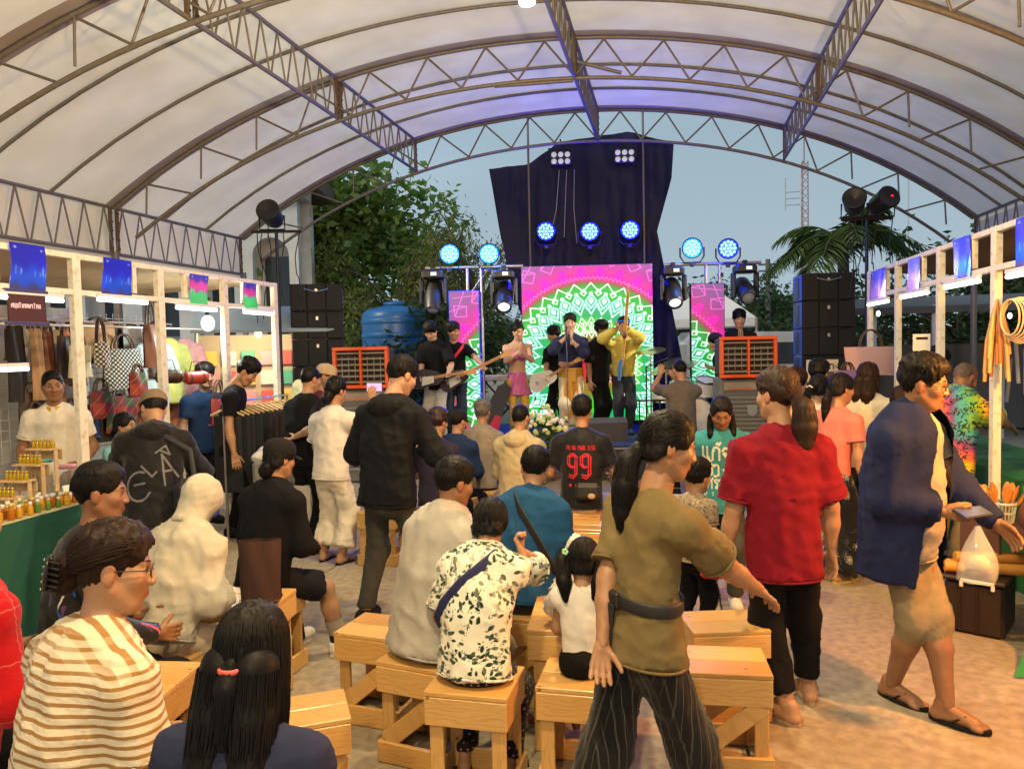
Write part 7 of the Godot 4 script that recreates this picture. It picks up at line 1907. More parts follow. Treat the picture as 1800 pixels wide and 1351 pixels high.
	cloth("jersey",Color(0.10,0.10,0.11) * 8.5,{"tex": picture("jersey",im),"rough": 0.6})
	im = blank(512,512,Color(0.085,0.085,0.095))
	var wh := Color(0.42,0.42,0.44)
	var arc := []
	for i in 12: arc.append(Vector2(205 + cos(0.5 + i * 0.42) * 60,330 + sin(0.5 + i * 0.42) * 66))
	stroke(im,arc,5,wh)
	stroke(im,[Vector2(180,322),Vector2(232,318)],5,wh)
	stroke(im,[Vector2(215,240),Vector2(268,290),Vector2(290,270)],5,wh)
	stroke(im,[Vector2(330,330),Vector2(312,190),Vector2(388,290)],5,wh)
	stroke(im,[Vector2(322,270),Vector2(356,262)],5,wh)
	stroke(im,[Vector2(282,182),Vector2(330,150),Vector2(352,190),Vector2(300,170)],4,wh)
	cloth("blackprint",Color(1.0,1.0,1.0),{"tex": picture("blackprint",im),"rough": 0.7})
	im = blank(512,512,Color(0.09,0.09,0.11))
	for k in 14:
		var p := Vector2(rng.randf() * 512,rng.randf() * 512)
		var web := k % 2 == 0
		for q in 8:
			var a := TAU * q / 8.0 + k
			var d := Vector2(cos(a),sin(a))
			stroke(im,[p,p + d * 20,p + d * 34 + Vector2(0,8 if not web else 0)],1.5,Color(0.72,0.70,0.64))
			if web: for rr in [12,22,32]: stroke(im,[p + d * rr,p + Vector2(cos(a + TAU / 8),sin(a + TAU / 8)) * rr],1.1,Color(0.66,0.66,0.62))
		if not web: dot(im,p.x,p.y,9,Color(0.82,0.80,0.72))
		stroke(im,[p + Vector2(40,20),p + Vector2(60,50),p + Vector2(48,76),p + Vector2(80,110)],1.6,Color(0.16,0.38,0.58))
	cloth("spiders",Color(0.9,0.9,0.9),{"tex": picture("spiders",im),"tri": 2.2})
	im = blank(128,128,Color(0.72,0.07,0.10))
	for j in 128:
		im.set_pixel(64 + int(2.5 * sin(j * 0.3)),j,Color(0.88,0.75,0.70)); im.set_pixel(j,64 + int(2.0 * sin(j * 0.25)),Color(0.88,0.75,0.70))
	cloth("redcheck",Color(0.86,0.8,0.8),{"tex": picture("redcheck",im),"tri": 6.5})
	im = blank(512,512,Color(0.12,0.12,0.13))
	for k in 46:
		var p := Vector2(300 + rng.randf() * 190,20 + rng.randf() * 470)
		var c: Color = [Color(0.20,0.42,0.80),Color(0.85,0.35,0.45),Color(0.80,0.78,0.78),Color(0.35,0.25,0.45)][rng.randi() % 4]
		stroke(im,[p,p + Vector2(rng.randf_range(-14,14),rng.randf_range(18,44))],rng.randf_range(2,6),c)
	cloth("graphic",Color(0.85,0.85,0.85),{"tex": picture("graphic",im),"rough": 0.6})
	im = blank(256,256,Color(0.62,0.56,0.46))
	for k in 140: dot(im,rng.randf() * 256,rng.randf() * 256,rng.randf_range(3,8),[Color(0.38,0.34,0.30),Color(0.80,0.76,0.68)][k % 2])
	cloth("patterned",Color(0.8,0.8,0.8),{"tex": picture("patterned",im),"tri": 5.0})
	im = blank(256,256,Color(0.72,0.36,0.62))
	for k in 1500: dot(im,rng.randf() * 256,rng.randf() * 256,2.4,[Color(0.95,0.62,0.80),Color(0.62,0.25,0.60),Color(0.90,0.50,0.42)][k % 3])
	cloth("sequin",Color(0.95,0.9,0.95),{"tex": picture("sequin",im),"tri": 5.0,"rough": 0.3})
	mats["sequinskirt"] = mats["sequin"]
	im = blank(64,16,Color(0.72,0.66,0.60))
	for j in 16:
		for i in 64:
			if i % 16 < 5: im.set_pixel(i,j,Color(0.35,0.25,0.24))
	cloth("stripetie",Color(0.85,0.85,0.85),{"tex": picture("stripetie",im),"tri": 9.0})
# ---------------------------------------------------------------- pine stools and tables
func board(c: Vector3,s: Vector3,long: Vector3,bs := Basis.IDENTITY,bev := 0.003) -> Geo:
	var g := Geo.new().box(c,s,bs,bev)
	var L := bs * long
	for i in g.v.size():
		var p := g.v[i]
		var r := p - L * p.dot(L)
		g.uv[i] = Vector2(p.dot(L),r.x + r.y * 0.9 + r.z * 1.1)
	return g
var wood_rng := RandomNumberGenerator.new()
func pine() -> Material: return mats["pine%d" % [0,0,1,2,2,3][wood_rng.randi() % 6]]
func stool(at: Vector3,turn: float,label: String,w := 0.33,d := 0.29,h := 0.43,open := 0) -> Node3D:
	var t := thing("pine_stool",label,"stool",at,deg_to_rad(turn),"pine box stools")
	var jit := func() -> Vector3: return Vector3(wood_rng.randf() * 3.0,0,0)
	for k in 2: part(t,"seat_board",board(Vector3(0,h - 0.010,(k - 0.5) * d * 0.5),Vector3(w,0.02,d * 0.5 - 0.003),Vector3.RIGHT),pine())
	for s in [-1.0,1.0]:
		part(t,"apron_board",board(Vector3(0,h - 0.021 - 0.055,s * (d / 2 - 0.010)),Vector3(w - 0.004,0.11,0.02),Vector3.RIGHT),pine())
		part(t,"apron_board",board(Vector3(s * (w / 2 - 0.011),h - 0.021 - 0.055,0),Vector3(0.018,0.109,d - 0.042),Vector3.BACK),pine())
		part(t,"rail",board(Vector3(0,0.046,s * (d / 2 - 0.010)),Vector3(w + 0.006,0.09,0.02),Vector3.RIGHT),pine())
		part(t,"rail",board(Vector3(s * (w / 2 - 0.008),0.046,0),Vector3(0.018,0.089,d - 0.042),Vector3.BACK),pine())
		for q in [-1.0,1.0]:
			part(t,"leg",board(Vector3(s * (w / 2 - 0.042),h * 0.5 - 0.01,q * (d / 2 - 0.031)),Vector3(0.055,h - 0.05,0.02),Vector3.UP),pine())
		if open == 0 or s > 0:
			var a := Vector3(-w / 2 + 0.05,0.10,s * (d / 2 - 0.031))
			var b := Vector3(w / 2 - 0.05,h - 0.14,s * (d / 2 - 0.031))
			if open != 2:
				var ang := atan2(b.y - a.y,b.x - a.x)
				part(t,"brace",board((a + b) * 0.5 + Vector3(0,0,s * 0.0135),Vector3(a.distance_to(b) + 0.04,0.075,0.012),Vector3.RIGHT,Basis.from_euler(Vector3(0,0,ang))),pine())
	return t
func wood_table(at: Vector3,turn: float,label: String,w: float,d: float,h: float) -> void:
	var t := thing("pine_table",label,"table",at,deg_to_rad(turn),"low pine tables")
	var n := int(ceil(d / 0.13))
	for k in n: part(t,"top_board",board(Vector3(0,h - 0.011,(k + 0.5) * d / n - d / 2),Vector3(w,0.022,d / n - 0.003),Vector3.RIGHT),pine())
	for s in [-1.0,1.0]:
		part(t,"apron_board",board(Vector3(0,h - 0.078,s * (d / 2 - 0.012)),Vector3(w - 0.004,0.11,0.02),Vector3.RIGHT),pine())
		part(t,"apron_board",board(Vector3(s * (w / 2 - 0.012),h - 0.078,0),Vector3(0.02,0.109,d - 0.046),Vector3.BACK),pine())
		part(t,"rail",board(Vector3(s * (w / 2 - 0.034),0.05,0),Vector3(0.02,0.09,d - 0.09),Vector3.BACK),pine())
		for q in [-1.0,1.0]: part(t,"leg",board(Vector3(s * (w / 2 - 0.055),h * 0.5 - 0.012,q * (d / 2 - 0.035)),Vector3(0.06,h - 0.026,0.024),Vector3.UP),pine())
		part(t,"brace",board(Vector3(s * (w / 2 - 0.06),h * 0.45,0),Vector3(0.016,0.07,d * 0.95),Vector3.BACK,Basis.from_euler(Vector3(0.55,0,0))),pine())
func furniture() -> void:
	wood_rng.seed = 5
	stool(Vector3(-1.385,0,-3.40),-8,"empty pine stool with a diagonal brace left of the grey polo man")
	stool(Vector3(0.205,0,-3.24),3,"empty pine stool with a diagonal brace right of the olive shirted woman")
	stool(Vector3(0.22,0,-3.70),14,"pine stool directly behind the empty braced stool near the red shirted woman",0.36)
	stool(Vector3(-1.32,0,-2.56),30,"pine stool beside the long haired woman in navy",0.26,0.26)
	wood_table(Vector3(-0.42,0,-3.42),4,"low pine table between the leaf print woman and the small girl",0.44,0.5,0.54)
	wood_table(Vector3(-2.16,0,-3.44),4,"low pine table beside the cream hooded sweater holding the dark bag",0.5,0.30,0.52)
	wood_table(Vector3(-1.98,0,-2.52),6,"low pine table behind the striped shirt",0.30,0.30,0.52)
	var far := [[-0.62,-5.55,0,"far pine stool under blue light behind the blue shirted man"],[-0.28,-5.75,6,"far pine stool right of the football shirt, nearer the camera"],[-0.10,-6.65,0,"far pine stool glowing blue by the stage front"],[-0.55,-5.0,3,"pine stool just behind the blue shirted man's shoulder"],[-2.35,-5.9,0,"pine stool behind the tall dark hooded man"]]
	for q in far: stool(Vector3(q[0],0,q[1]),q[2],q[3])
	var seats := {"striped": ["pine stool under the striped shirt woman",0],"pony": ["pine stool under the woman in navy",0],"redplaid": ["pine stool under the red check shirt",0],"edge": ["pine stool under the person in black at the edge",0],"young": ["pine stool under the young man in the printed jacket",0],"whitehood": ["pine stool under the cream hooded sweater",0],"blackcap": ["pine stool under the person in the black cap",0],"polo": ["pine stool under the grey polo man",0],"floral": ["open fronted pine stool under the leaf print woman",2],"girl": ["open fronted pine stool under the small girl",2],"bluetee": ["pine stool under the blue shirted man",0],"m1": ["pine stool under the reddish haired person",0],"m2": ["pine stool under the person in the dark blue top",0],"greyh": ["pine stool under the grey haired man",0],"khakihood": ["pine stool under the khaki hooded jacket",0],"jersey": ["pine stool under the football shirt",0],"vgirl": ["pine stool under the girl in pale blue",0]}
	for k in seats:
		var t: Node3D = folk[k][0]
		var o: Dictionary = folk[k][2]
		var back: Vector3 = t.basis * Vector3(0,0,0.0)
		stool(Vector3(t.position.x,0,t.position.z) + back,float(o.turn) * 0.35,seats[k][0],0.33,0.30,o.sit - 0.004,seats[k][1])
	var ds := thing("drum_stool","round black drum stool under the drummer","stool",folk["drummer"][0].position)
	part(ds,"seat",Geo.new().lathe([Vector2(0.001,0.42),Vector2(0.17,0.42),Vector2(0.18,0.46),Vector2(0.16,0.495),Vector2(0.001,0.496)],20),mat("black_plastic"))
	for k in 3: part(ds,"leg",Geo.new().rod(Vector3(0,0.42,0),Vector3(cos(k * 2.1) * 0.24,0.005,sin(k * 2.1) * 0.24),0.014,6),mat("chrome"))
# ---------------------------------------------------------------- market stalls
func tube_lamp(a: Vector3,b: Vector3,label: String,c: Color,e: float) -> void:
	var mid := (a + b) * 0.5
	var t := thing("tube_lamp",label,"lamp",mid,0,"white tube lamps under the stall headers")
	var d := (b - a)
	part(t,"lamp_batten",Geo.new().bar(-d * 0.5,d * 0.5,0.035,0.025,Vector3.UP,0.004),mat("batten",Color(0.7,0.7,0.7),0.5),Transform3D(Basis.IDENTITY,Vector3(0,0.031,0)))
	part(t,"lamp_tube",Geo.new().rod(-d * 0.49,d * 0.49,0.016,10),mat("tube_glow",Color(0.9,0.9,0.9),0.4,{"emit": Color(1.0,1.0,0.94),"e": 3.5}))
	var z := d.normalized()
	area(t,"tube_light",Transform3D(Basis(z,Vector3.UP.cross(z).cross(z).normalized() * 1.0,Vector3.UP).orthonormalized(),Vector3(0,-0.02,0)),Vector2(d.length(),0.03),c,e)
func stall_frame(X: float,posts: Array,label: String,top := 2.48,low := 2.2) -> Node3D:
	var t := thing("market_stall",label,"market stall")
	var m := mat("whitewood")
	var z0: float = posts[0]; var z1: float = posts[-1]
	for z in posts: part(t,"post",Geo.new().box(Vector3(X,top / 2,z),Vector3(0.05,top,0.075),Basis.IDENTITY,0.003),m)
	for y in [top - 0.022,low]:
		for i in posts.size() - 1: part(t,"rail",Geo.new().box(Vector3(X + 0.0,y,(posts[i] + posts[i + 1]) * 0.5),Vector3(0.044,0.04,absf(posts[i] - posts[i + 1]) - 0.078),Basis.IDENTITY,0.003),m)
	for i in posts.size() - 1:
		for k in [0.36,0.66]: part(t,"upright",Geo.new().box(Vector3(X,(top + low) / 2,lerpf(posts[i],posts[i + 1],k)),Vector3(0.04,top - low - 0.065,0.045),Basis.IDENTITY,0.003),m)
	return t
func banner(X: float,y1: float,y0: float,za: float,zb: float,img: String,label: String,side: float) -> void:
	var g := Geo.new().sheet(10,12,func(u,v):
		var z := lerpf(za,zb,u) if side > 0 else lerpf(zb,za,u)
		return Vector3(X + side * (0.034 + 0.012 * sin(u * 5.0 + z * 9.0) * (1.0 - v)),lerpf(y0,y1,v),z + 0.012 * sin(v * 4.0 + z)),0.003)
	var b := single("banner",g,mat("banner_" + img,Color(0.8,0.8,0.8),0.6,{"tex": tex[img],"clamp": true,"back": Color(0.3,0.3,0.3)}),label,"banner","printed banners on the stall headers")
func banner_art() -> void:
	var rng := RandomNumberGenerator.new()
	rng.seed = 6
	for k in 3:
		var im := blank(64,96,Color(0,0,0))
		for j in 96:
			for i in 64:
				var v := j / 95.0 + 0.05 * sin(i * 0.2)
				var c: Color
				match k:
					0: c = Color(0.03,0.05,0.80).lerp(Color(0.05,0.30,0.95),smoothstep(0.3,0.65,v)).lerp(Color(0.30,0.22,0.45),smoothstep(0.75,1.0,v))
					1: c = Color(0.25,0.20,0.75).lerp(Color(0.85,0.25,0.65),smoothstep(0.1,0.35,v)).lerp(Color(0.30,0.85,0.45),smoothstep(0.5,0.62,v))
					_: c = Color(0.22,0.20,0.80).lerp(Color(0.52,0.38,0.78),smoothstep(0.1,0.8,v))
				im.set_pixel(i,j,c)
		for q in 9:
			var x := rng.randf() * 64
			var y := 55 + rng.randf() * 10
			stroke(im,[Vector2(x,y),Vector2(x,y - 8 - rng.randf() * 12)],0.7,im.get_pixel(int(x),int(y)).lightened(0.35))
		dot(im,8,8,3,Color(0.5,0.6,0.95)); dot(im,56,10,2.5,Color(0.5,0.6,0.95))
		picture("art%d" % k,im)
func tote(at: Vector3,turn: float,w: float,h: float,d: float,m: Material,label: String,handle := 0.2,taper := 0.85,flap := false) -> void:
	var t := thing("hanging_bag",label,"bag",at,turn,"bags hung in the left stall")
	var g := Geo.new()
	for s in [-1.0,1.0]:
		g.sheet(8,8,func(u,v):
			var x: float = (u - 0.5) * 2.0 * s
			var k := lerpf(1.0,taper,v)
			return Vector3(x * w / 2 * k,h * (v - 1.0),s * d / 2 * pow(maxf(1.0 - x * x * 0.98,0.0),0.5) * (1.0 - 0.55 * v * v) + 0.006 * sin(x * 6.0 + v * 5.0)),0.0)
	g.box(Vector3(0,-h + 0.004,0),Vector3(w * 0.96,0.012,d * 0.8),Basis.IDENTITY,0.004)
	part(t,"body",g,m)
	for s in ([-1.0,1.0] if handle > 0.0 else []):
		var pts := []
		for i in 9:
			var a := PI * i / 8.0
			pts.append(Vector3(cos(a) * w * 0.24,-0.02 + sin(a) * handle,s * d * 0.16))
		part(t,"handle",Geo.new().tube(pts,[0.009],6),mat("strap_brown",Color(0.07,0.035,0.02),0.6))
	if flap: part(t,"flap",Geo.new().box(Vector3(0,-h * 0.28,d * 0.42),Vector3(w * 0.86,h * 0.5,0.012),Basis.from_euler(Vector3(0.12,0,0)),0.005),m)
func duffel(at: Vector3,turn: float,m: Material,label: String) -> void:
	var t := thing("hanging_bag",label,"bag",at,turn,"bags hung in the left stall")
	t.scale = Vector3.ONE * 0.66
	part(t,"body",Geo.new().lathe([Vector2(0.001,-0.17),Vector2(0.07,-0.168),Vector2(0.09,-0.13),Vector2(0.092,0.13),Vector2(0.07,0.168),Vector2(0.001,0.17)],18,Transform3D(Basis.from_euler(Vector3(0,0,PI / 2)),Vector3(0,-0.1,0))),m)
	for x in [-0.09,0.09]: part(t,"strap",Geo.new().lathe([Vector2(0.094,-0.012),Vector2(0.0975,-0.012),Vector2(0.0975,0.012),Vector2(0.094,0.012)],18,Transform3D(Basis.from_euler(Vector3(0,0,PI / 2)),Vector3(x,-0.1,0))),mat("strap_brown"))
	part(t,"handle",Geo.new().tube([Vector3(-0.09,-0.01,0),Vector3(-0.05,0.13,0),Vector3(0.05,0.13,0),Vector3(0.09,-0.01,0)],[0.008],6),mat("strap_brown"))
func bottle(called: String,at: Vector3,s: float,m: Material,cap_m: Material,label: String,group: String) -> void:
	var t := thing(called,label,"bottle",at,0,group)
	t.scale = Vector3.ONE * s
	if not mats.has("bottle_mesh"):
		bottle_mesh = Geo.new().lathe([Vector2(0.001,0),Vector2(0.017,0),Vector2(0.019,0.004),Vector2(0.019,0.05),Vector2(0.009,0.062),Vector2(0.009,0.066),Vector2(0.001,0.066)],10).mesh()
		cap_mesh = Geo.new().lathe([Vector2(0.001,0.064),Vector2(0.012,0.064),Vector2(0.012,0.084),Vector2(0.001,0.085)],10).mesh()
		mats["bottle_mesh"] = m
	part(t,"glass",bottle_mesh,m)
	part(t,"lid",cap_mesh,cap_m)
var bottle_mesh: Mesh
var cap_mesh: Mesh
func check_tex() -> void:
	var im := blank(64,64,Color(0.9,0.9,0.86))
	for j in 64:
		for i in 64:
			var a := ((i + j) / 8) % 2
			var b := ((i - j + 128) / 8) % 2
			im.set_pixel(i,j,Color(0.88,0.87,0.82) if a + b == 0 else (Color(0.06,0.06,0.07) if a + b == 2 else Color(0.42,0.42,0.42)))
	picture("gingham",im)
	im = blank(64,64,Color(0.45,0.08,0.10))
	for j in 64:
		for i in 64:
			if (i / 32 + j / 32) % 2 == 0: im.set_pixel(i,j,Color(0.20,0.32,0.20) if i < 32 else Color(0.62,0.20,0.16))
			if (i + j) % 32 < 2: im.set_pixel(i,j,Color(0.75,0.55,0.4))
	picture("patch",im)
func left_stalls() -> void:
	banner_art(); check_tex()
	var X := -4.2
	stall_frame(X,[-3.75,-4.79,-5.72,-6.67,-7.62],"white painted timber frame of the left row of stalls")
	banner(X,2.49,2.17,-4.21,-4.49,"art0","deep blue banner above the brown sign at the left edge",1.0)
	banner(X,2.48,2.19,-5.04,-5.34,"art0","deep blue banner over the bag stall, second of the left row",1.0)
	banner(X,2.45,2.18,-6.09,-6.37,"art1","pink and green banner above the round lamp, the brighter one",1.0)
	banner(X,2.44,2.19,-6.97,-7.21,"art1","pink and green banner at the far end of the left row",1.0)
	var cool := Color(0.95,1.0,0.95)
	tube_lamp(Vector3(X + 0.05,2.13,-4.02),Vector3(X + 0.05,2.13,-4.62),"white tube lamp over the herb counter at the left edge",cool,2.5)
	tube_lamp(Vector3(X + 0.05,2.16,-4.95),Vector3(X + 0.05,2.16,-5.5),"white tube lamp under the second blue banner of the left row",cool,2.5)
	tube_lamp(Vector3(X + 0.05,2.14,-5.87),Vector3(X + 0.05,2.14,-6.46),"white tube lamp under the brighter pink and green banner",cool,2.5)
	tube_lamp(Vector3(X + 0.05,2.14,-6.93),Vector3(X + 0.05,2.14,-7.47),"white tube lamp under the last banner of the left row",cool,2.5)
	tube_lamp(Vector3(-4.62,1.66,-4.30),Vector3(-4.62,1.66,-4.78),"bright tube lamp hung low beside the vendor's head",Color(1,1,0.92),1.2)
	var gl := thing("globe_lamp","round white globe lamp hanging by the third post of the left stalls","lamp",Vector3(-4.35,2.03,-6.62))
	part(gl,"lamp_globe",Geo.new().ball(Vector3.ZERO,Vector3(0.062,0.075,0.062),16,10),mat("globe_glow",Color(0.9,0.9,0.9),0.4,{"emit": Color(1,1,0.95),"e": 2.5}))
	part(gl,"lamp_socket",Geo.new().rod(Vector3(0,0.07,0),Vector3(0,0.14,0),0.02,8),mat("black_plastic"))
	omni(gl,"globe_light",Vector3(0,-0.12,0.0),cool,0.8,0.06)
	var im := blank(256,176,Color(0.30,0.16,0.11))
	thai(im,16,66,1.72,"สมุนไพรลพาไทย",3.2,Color(0.88,0.82,0.92))
	picture("herbsign",im)
	var sg := thing("hanging_sign","brown hanging sign with pale script under the blue banner","sign",Vector3(X + 0.06,2.07,-4.30))
	var face := Geo.new()
	face.quad_uv(Vector3(0.006,-0.10,0.15),Vector3(0.006,-0.10,-0.15),Vector3(0.006,0.10,-0.15),Vector3(0.006,0.10,0.15))
	part(sg,"board",Geo.new().box(Vector3.ZERO,Vector3(0.01,0.2,0.3)),mat("sign_brown",Color(0.07,0.025,0.015),0.7))
	part(sg,"lettering",face,mat("sign_face",Color(0.85,0.85,0.85),0.6,{"tex": tex["herbsign"],"clamp": true}))
	for y in [-0.105,0.105]: part(sg,"rod",Geo.new().bar(Vector3(0,y,-0.175),Vector3(0,y,0.175),0.022,0.022,Vector3.UP,0.005),mat("sign_rod",Color(0.05,0.05,0.16),0.5))
	var sw := thing("stall_lining","pale cloth lining hung behind and above the left stalls","cloth")
	var f := FastNoiseLite.new()
	f.seed = 2; f.frequency = 1.5
	part(sw,"back_sheet",Geo.new().sheet(40,10,func(u,v): return Vector3(-5.95 + 0.05 * f.get_noise_2d(u * 12.0,v * 2.0),0.02 + 2.2 * v,-3.4 - 3.4 * u),0.004),mat("lining",Color(0.68,0.69,0.67),0.8))
	part(sw,"ceiling_sheet",Geo.new().sheet(30,8,func(u,v): return Vector3(-4.28 - 1.75 * v,2.46 - 0.06 * v + 0.05 * f.get_noise_2d(u * 9.0,v * 3.0),-3.4 - 4.2 * u),0.004),mat("ceiling_cloth",Color(0.45,0.30,0.16),0.85))
	var wg := thing("wire_grid","white wire grid panel behind the hanging bags","rack")
	for k in 26: part(wg,"wire",Geo.new().rod(Vector3(-5.42,0.85,-5.3 - k * 0.085),Vector3(-5.42,2.15,-5.3 - k * 0.085),0.0035,4),mat("wire_white",Color(0.7,0.7,0.68),0.5))
	for k in 15: part(wg,"wire",Geo.new().rod(Vector3(-5.425,0.87 + k * 0.088,-5.28),Vector3(-5.425,0.87 + k * 0.088,-7.45),0.0035,4),mat("wire_white"))
	for q in [[-4.95,2.0],[-5.3,2.06]]: part(wg,"hanging_rail",Geo.new().rod(Vector3(q[0],q[1],-4.2),Vector3(q[0],q[1],-7.4),0.010,6),mat("wire_white"))
	var lea := mat("leather_brown",Color(0.14,0.045,0.022),0.45)
	var dkl := mat("leather_dark",Color(0.030,0.014,0.010),0.45)
	var tan := mat("canvas_tan",Color(0.36,0.22,0.11),0.8)
	var crm := mat("leather_cream",Color(0.66,0.62,0.42),0.5)
	var blk := mat("nylon_black",Color(0.015,0.015,0.017),0.6)
	var gin := mat("gingham",Color(0.8,0.8,0.8),0.8,{"tex": tex["gingham"],"tri": 6.0})
	var pat := mat("patchwork",Color(0.75,0.75,0.75),0.7,{"tex": tex["patch"],"tri": 5.0})
	var redl := mat("leather_red",Color(0.30,0.035,0.030),0.45)
	var gry := mat("cloth_grey",Color(0.40,0.42,0.42),0.85)
	var r := PI * 0.42
	var list := [[-5.28,2.0,-5.35,0.16,0.62,0.06,blk,"long black shoulder strap bag at the left edge",0.1],[-5.2,1.98,-5.48,0.12,0.6,0.05,tan,"tan strap bag next to the black one at the left edge",0.1],[-5.2,1.96,-5.60,0.12,0.6,0.05,lea,"brown strap bag hanging left of the cream backpack",0.1],[-5.1,1.92,-5.70,0.20,0.42,0.08,dkl,"dark brown pouch bag left of the cream backpack",0.12],[-5.15,1.92,-5.86,0.16,0.44,0.07,lea,"reddish brown pouch bag beside the cream backpack",0.12],
		[-4.75,1.86,-5.68,0.16,0.22,0.08,gin,"small black and white checked bag beside the first post",0.22],[-5.1,1.80,-6.38,0.46,0.38,0.14,gin,"large black and white checked tote in the bag stall",0.16],[-5.3,2.06,-6.30,0.40,0.34,0.10,tan,"tan backpack with dark straps above the checked tote",0.06],[-5.25,2.02,-6.72,0.24,0.52,0.06,gry,"plain grey cloth bag hanging in the bag stall",0.04],[-4.72,2.02,-6.30,0.20,0.40,0.12,lea,"brown leather tote hanging by the second post",0.25],[-5.0,1.98,-6.70,0.14,0.46,0.08,dkl,"dark brown long bag behind the leather tote",0.1],
		[-4.75,1.58,-6.12,0.20,0.22,0.10,pat,"red and blue patchwork bag behind the second post",0.1],[-5.0,1.42,-5.95,0.26,0.24,0.12,pat,"green and red patchwork bag below the checked bag",0.14],[-5.1,1.36,-6.35,0.40,0.34,0.14,pat,"large maroon patchwork bag behind the girl in pale blue",0.12],[-4.35,1.30,-6.75,0.22,0.26,0.12,redl,"maroon patterned handbag on the third post",0.2],[-5.25,1.45,-5.45,0.24,0.4,0.1,dkl,"dark leather satchel low at the left edge",0.1],[-5.25,1.42,-5.72,0.2,0.38,0.1,tan,"tan satchel low behind the vendor",0.1]]
	for q in list: tote(Vector3(q[0],q[1],q[2]),r,q[3],q[4],q[5],q[6],q[7],q[8])
	tote(Vector3(-4.95,1.84,-5.66),r - 0.5,0.19,0.28,0.12,crm,"cream leather backpack with a rounded front pocket",0.14,0.7,true)
	duffel(Vector3(-4.5,1.60,-6.22),1.0,dkl,"dark brown barrel bag by the second post")
	duffel(Vector3(-4.42,1.58,-6.50),1.0,redl,"red leather barrel bag beside the brown one")
	var tones := [["chestnut",Color(0.22,0.08,0.03)],["navy",Color(0.02,0.03,0.10)],["sand",Color(0.50,0.38,0.22)],["wine red",Color(0.22,0.02,0.04)],["olive",Color(0.12,0.12,0.04)],["white",Color(0.66,0.65,0.60)],["black",Color(0.015,0.015,0.016)],["rust",Color(0.42,0.14,0.04)]]
	var nth := ["first","second","third","fourth","fifth","sixth","seventh","eighth","ninth","tenth"]
	for k in 20:
		var c: Array = tones[(k * 5) % 8]
		var upper := k < 10
		tote(Vector3(-5.36 if upper else -5.2,1.98 if upper else 1.30,-5.42 - (k % 10) * 0.2),r,0.17 + 0.03 * (k % 3),0.26 + 0.05 * (k % 4),0.08,mat("bag_" + c[0],c[1],0.6),"%s bag in the %s row at the back, %s from the near end" % [c[0],"upper" if upper else "lower",nth[k % 10]],0.09)
	var gc := [["pale blue shirt",Color(0.42,0.52,0.58)],["white printed shirt",Color(0.68,0.67,0.64)],["yellow green shirt",Color(0.50,0.52,0.16)],["grey shirt",Color(0.32,0.33,0.34)],["pink shirt",Color(0.62,0.34,0.36)],["dark green shirt",Color(0.03,0.10,0.06)]]
	for k in 6:
		var sg2 := Net.bones([bone(Vector3(0,-0.62,0),Vector3(0,-0.1,0),0.17,0.15,true,false,Vector3.BACK,3.0),bone(Vector3(-0.15,-0.07,0),Vector3(0.15,-0.07,0),0.04,0.04),bone(Vector3(-0.16,-0.07,0),Vector3(-0.25,-0.3,0),0.055,0.06,false,true),bone(Vector3(0.16,-0.07,0),Vector3(0.25,-0.3,0),0.055,0.06,false,true)],0.022,0.014)
		Net.crease(sg2,0.006,6.0,40 + k)
		var hs := thing("hanging_shirt","%s on a hanger among the clothes behind the third post" % gc[k][0],"shirt",Vector3(-5.05 - 0.10 * (k % 2),1.86,-6.75 - k * 0.13),r,"shirts on hangers")
		part(hs,"garment",sg2,cloth("garm%d" % k,gc[k][1]))
		part(hs,"hanger",Geo.new().tube([Vector3(-0.16,-0.05,0),Vector3(0,0.02,0),Vector3(0.16,-0.05,0)],[0.006],5),mat("wire_white"))
	var gt := thing("herb_counter","long counter under a green cloth in the herb stall","table")
	var gm := mat("green_cloth",Color(0.008,0.085,0.055),0.8,{"bump": tex["wrinkle"],"tri": 1.2,"bs": 0.5})
	for q in [[-2.9,-4.74],[-4.84,-5.35]]:
		part(gt,"tabletop",Geo.new().box(Vector3(-4.22,0.735,(q[0] + q[1]) / 2),Vector3(0.56,0.03,q[0] - q[1]),Basis.IDENTITY,0.004),mat("table_mat",Color(0.48,0.42,0.24),0.7))
		for z in [q[0] - 0.06,q[1] + 0.06]:
			for x in [-4.44,-4.0]: part(gt,"leg",Geo.new().box(Vector3(x,0.36,z),Vector3(0.04,0.72,0.04)),mat("alu"))
		part(gt,"tablecloth",Geo.new().sheet(44,6,func(u,v): return Vector3(-3.925 + 0.022 * sin(u * 40.0 + 1.3 * sin(u * 9.0)) * (1.0 - v),0.01 + 0.735 * v,lerpf(q[0],q[1],u)),0.004),gm)
	var sh := thing("display_steps","stepped pale wood display stand with small golden bottles","display stand",Vector3(-4.24,0.752,-4.30))
	for k in 4:
		var y := 0.36 - k * 0.09
		part(sh,"shelf",Geo.new().box(Vector3(0.0 + 0.0,y,-0.18 + k * 0.115),Vector3(0.20,0.012,0.11),Basis.from_euler(Vector3(0,0,0)),0.002),mat("palewood"))
		part(sh,"riser",Geo.new().box(Vector3(0.0,y - 0.045,-0.236 + k * 0.115),Vector3(0.20,0.012 + 0.055,0.008),Basis.IDENTITY,0.002),mat("palewood"))
		for s in [-0.094,0.094]: part(sh,"leg",Geo.new().box(Vector3(s,(y - 0.008) / 2,-0.18 + k * 0.115),Vector3(0.012,y - 0.008,0.03),Basis.IDENTITY,0.002),mat("palewood"))
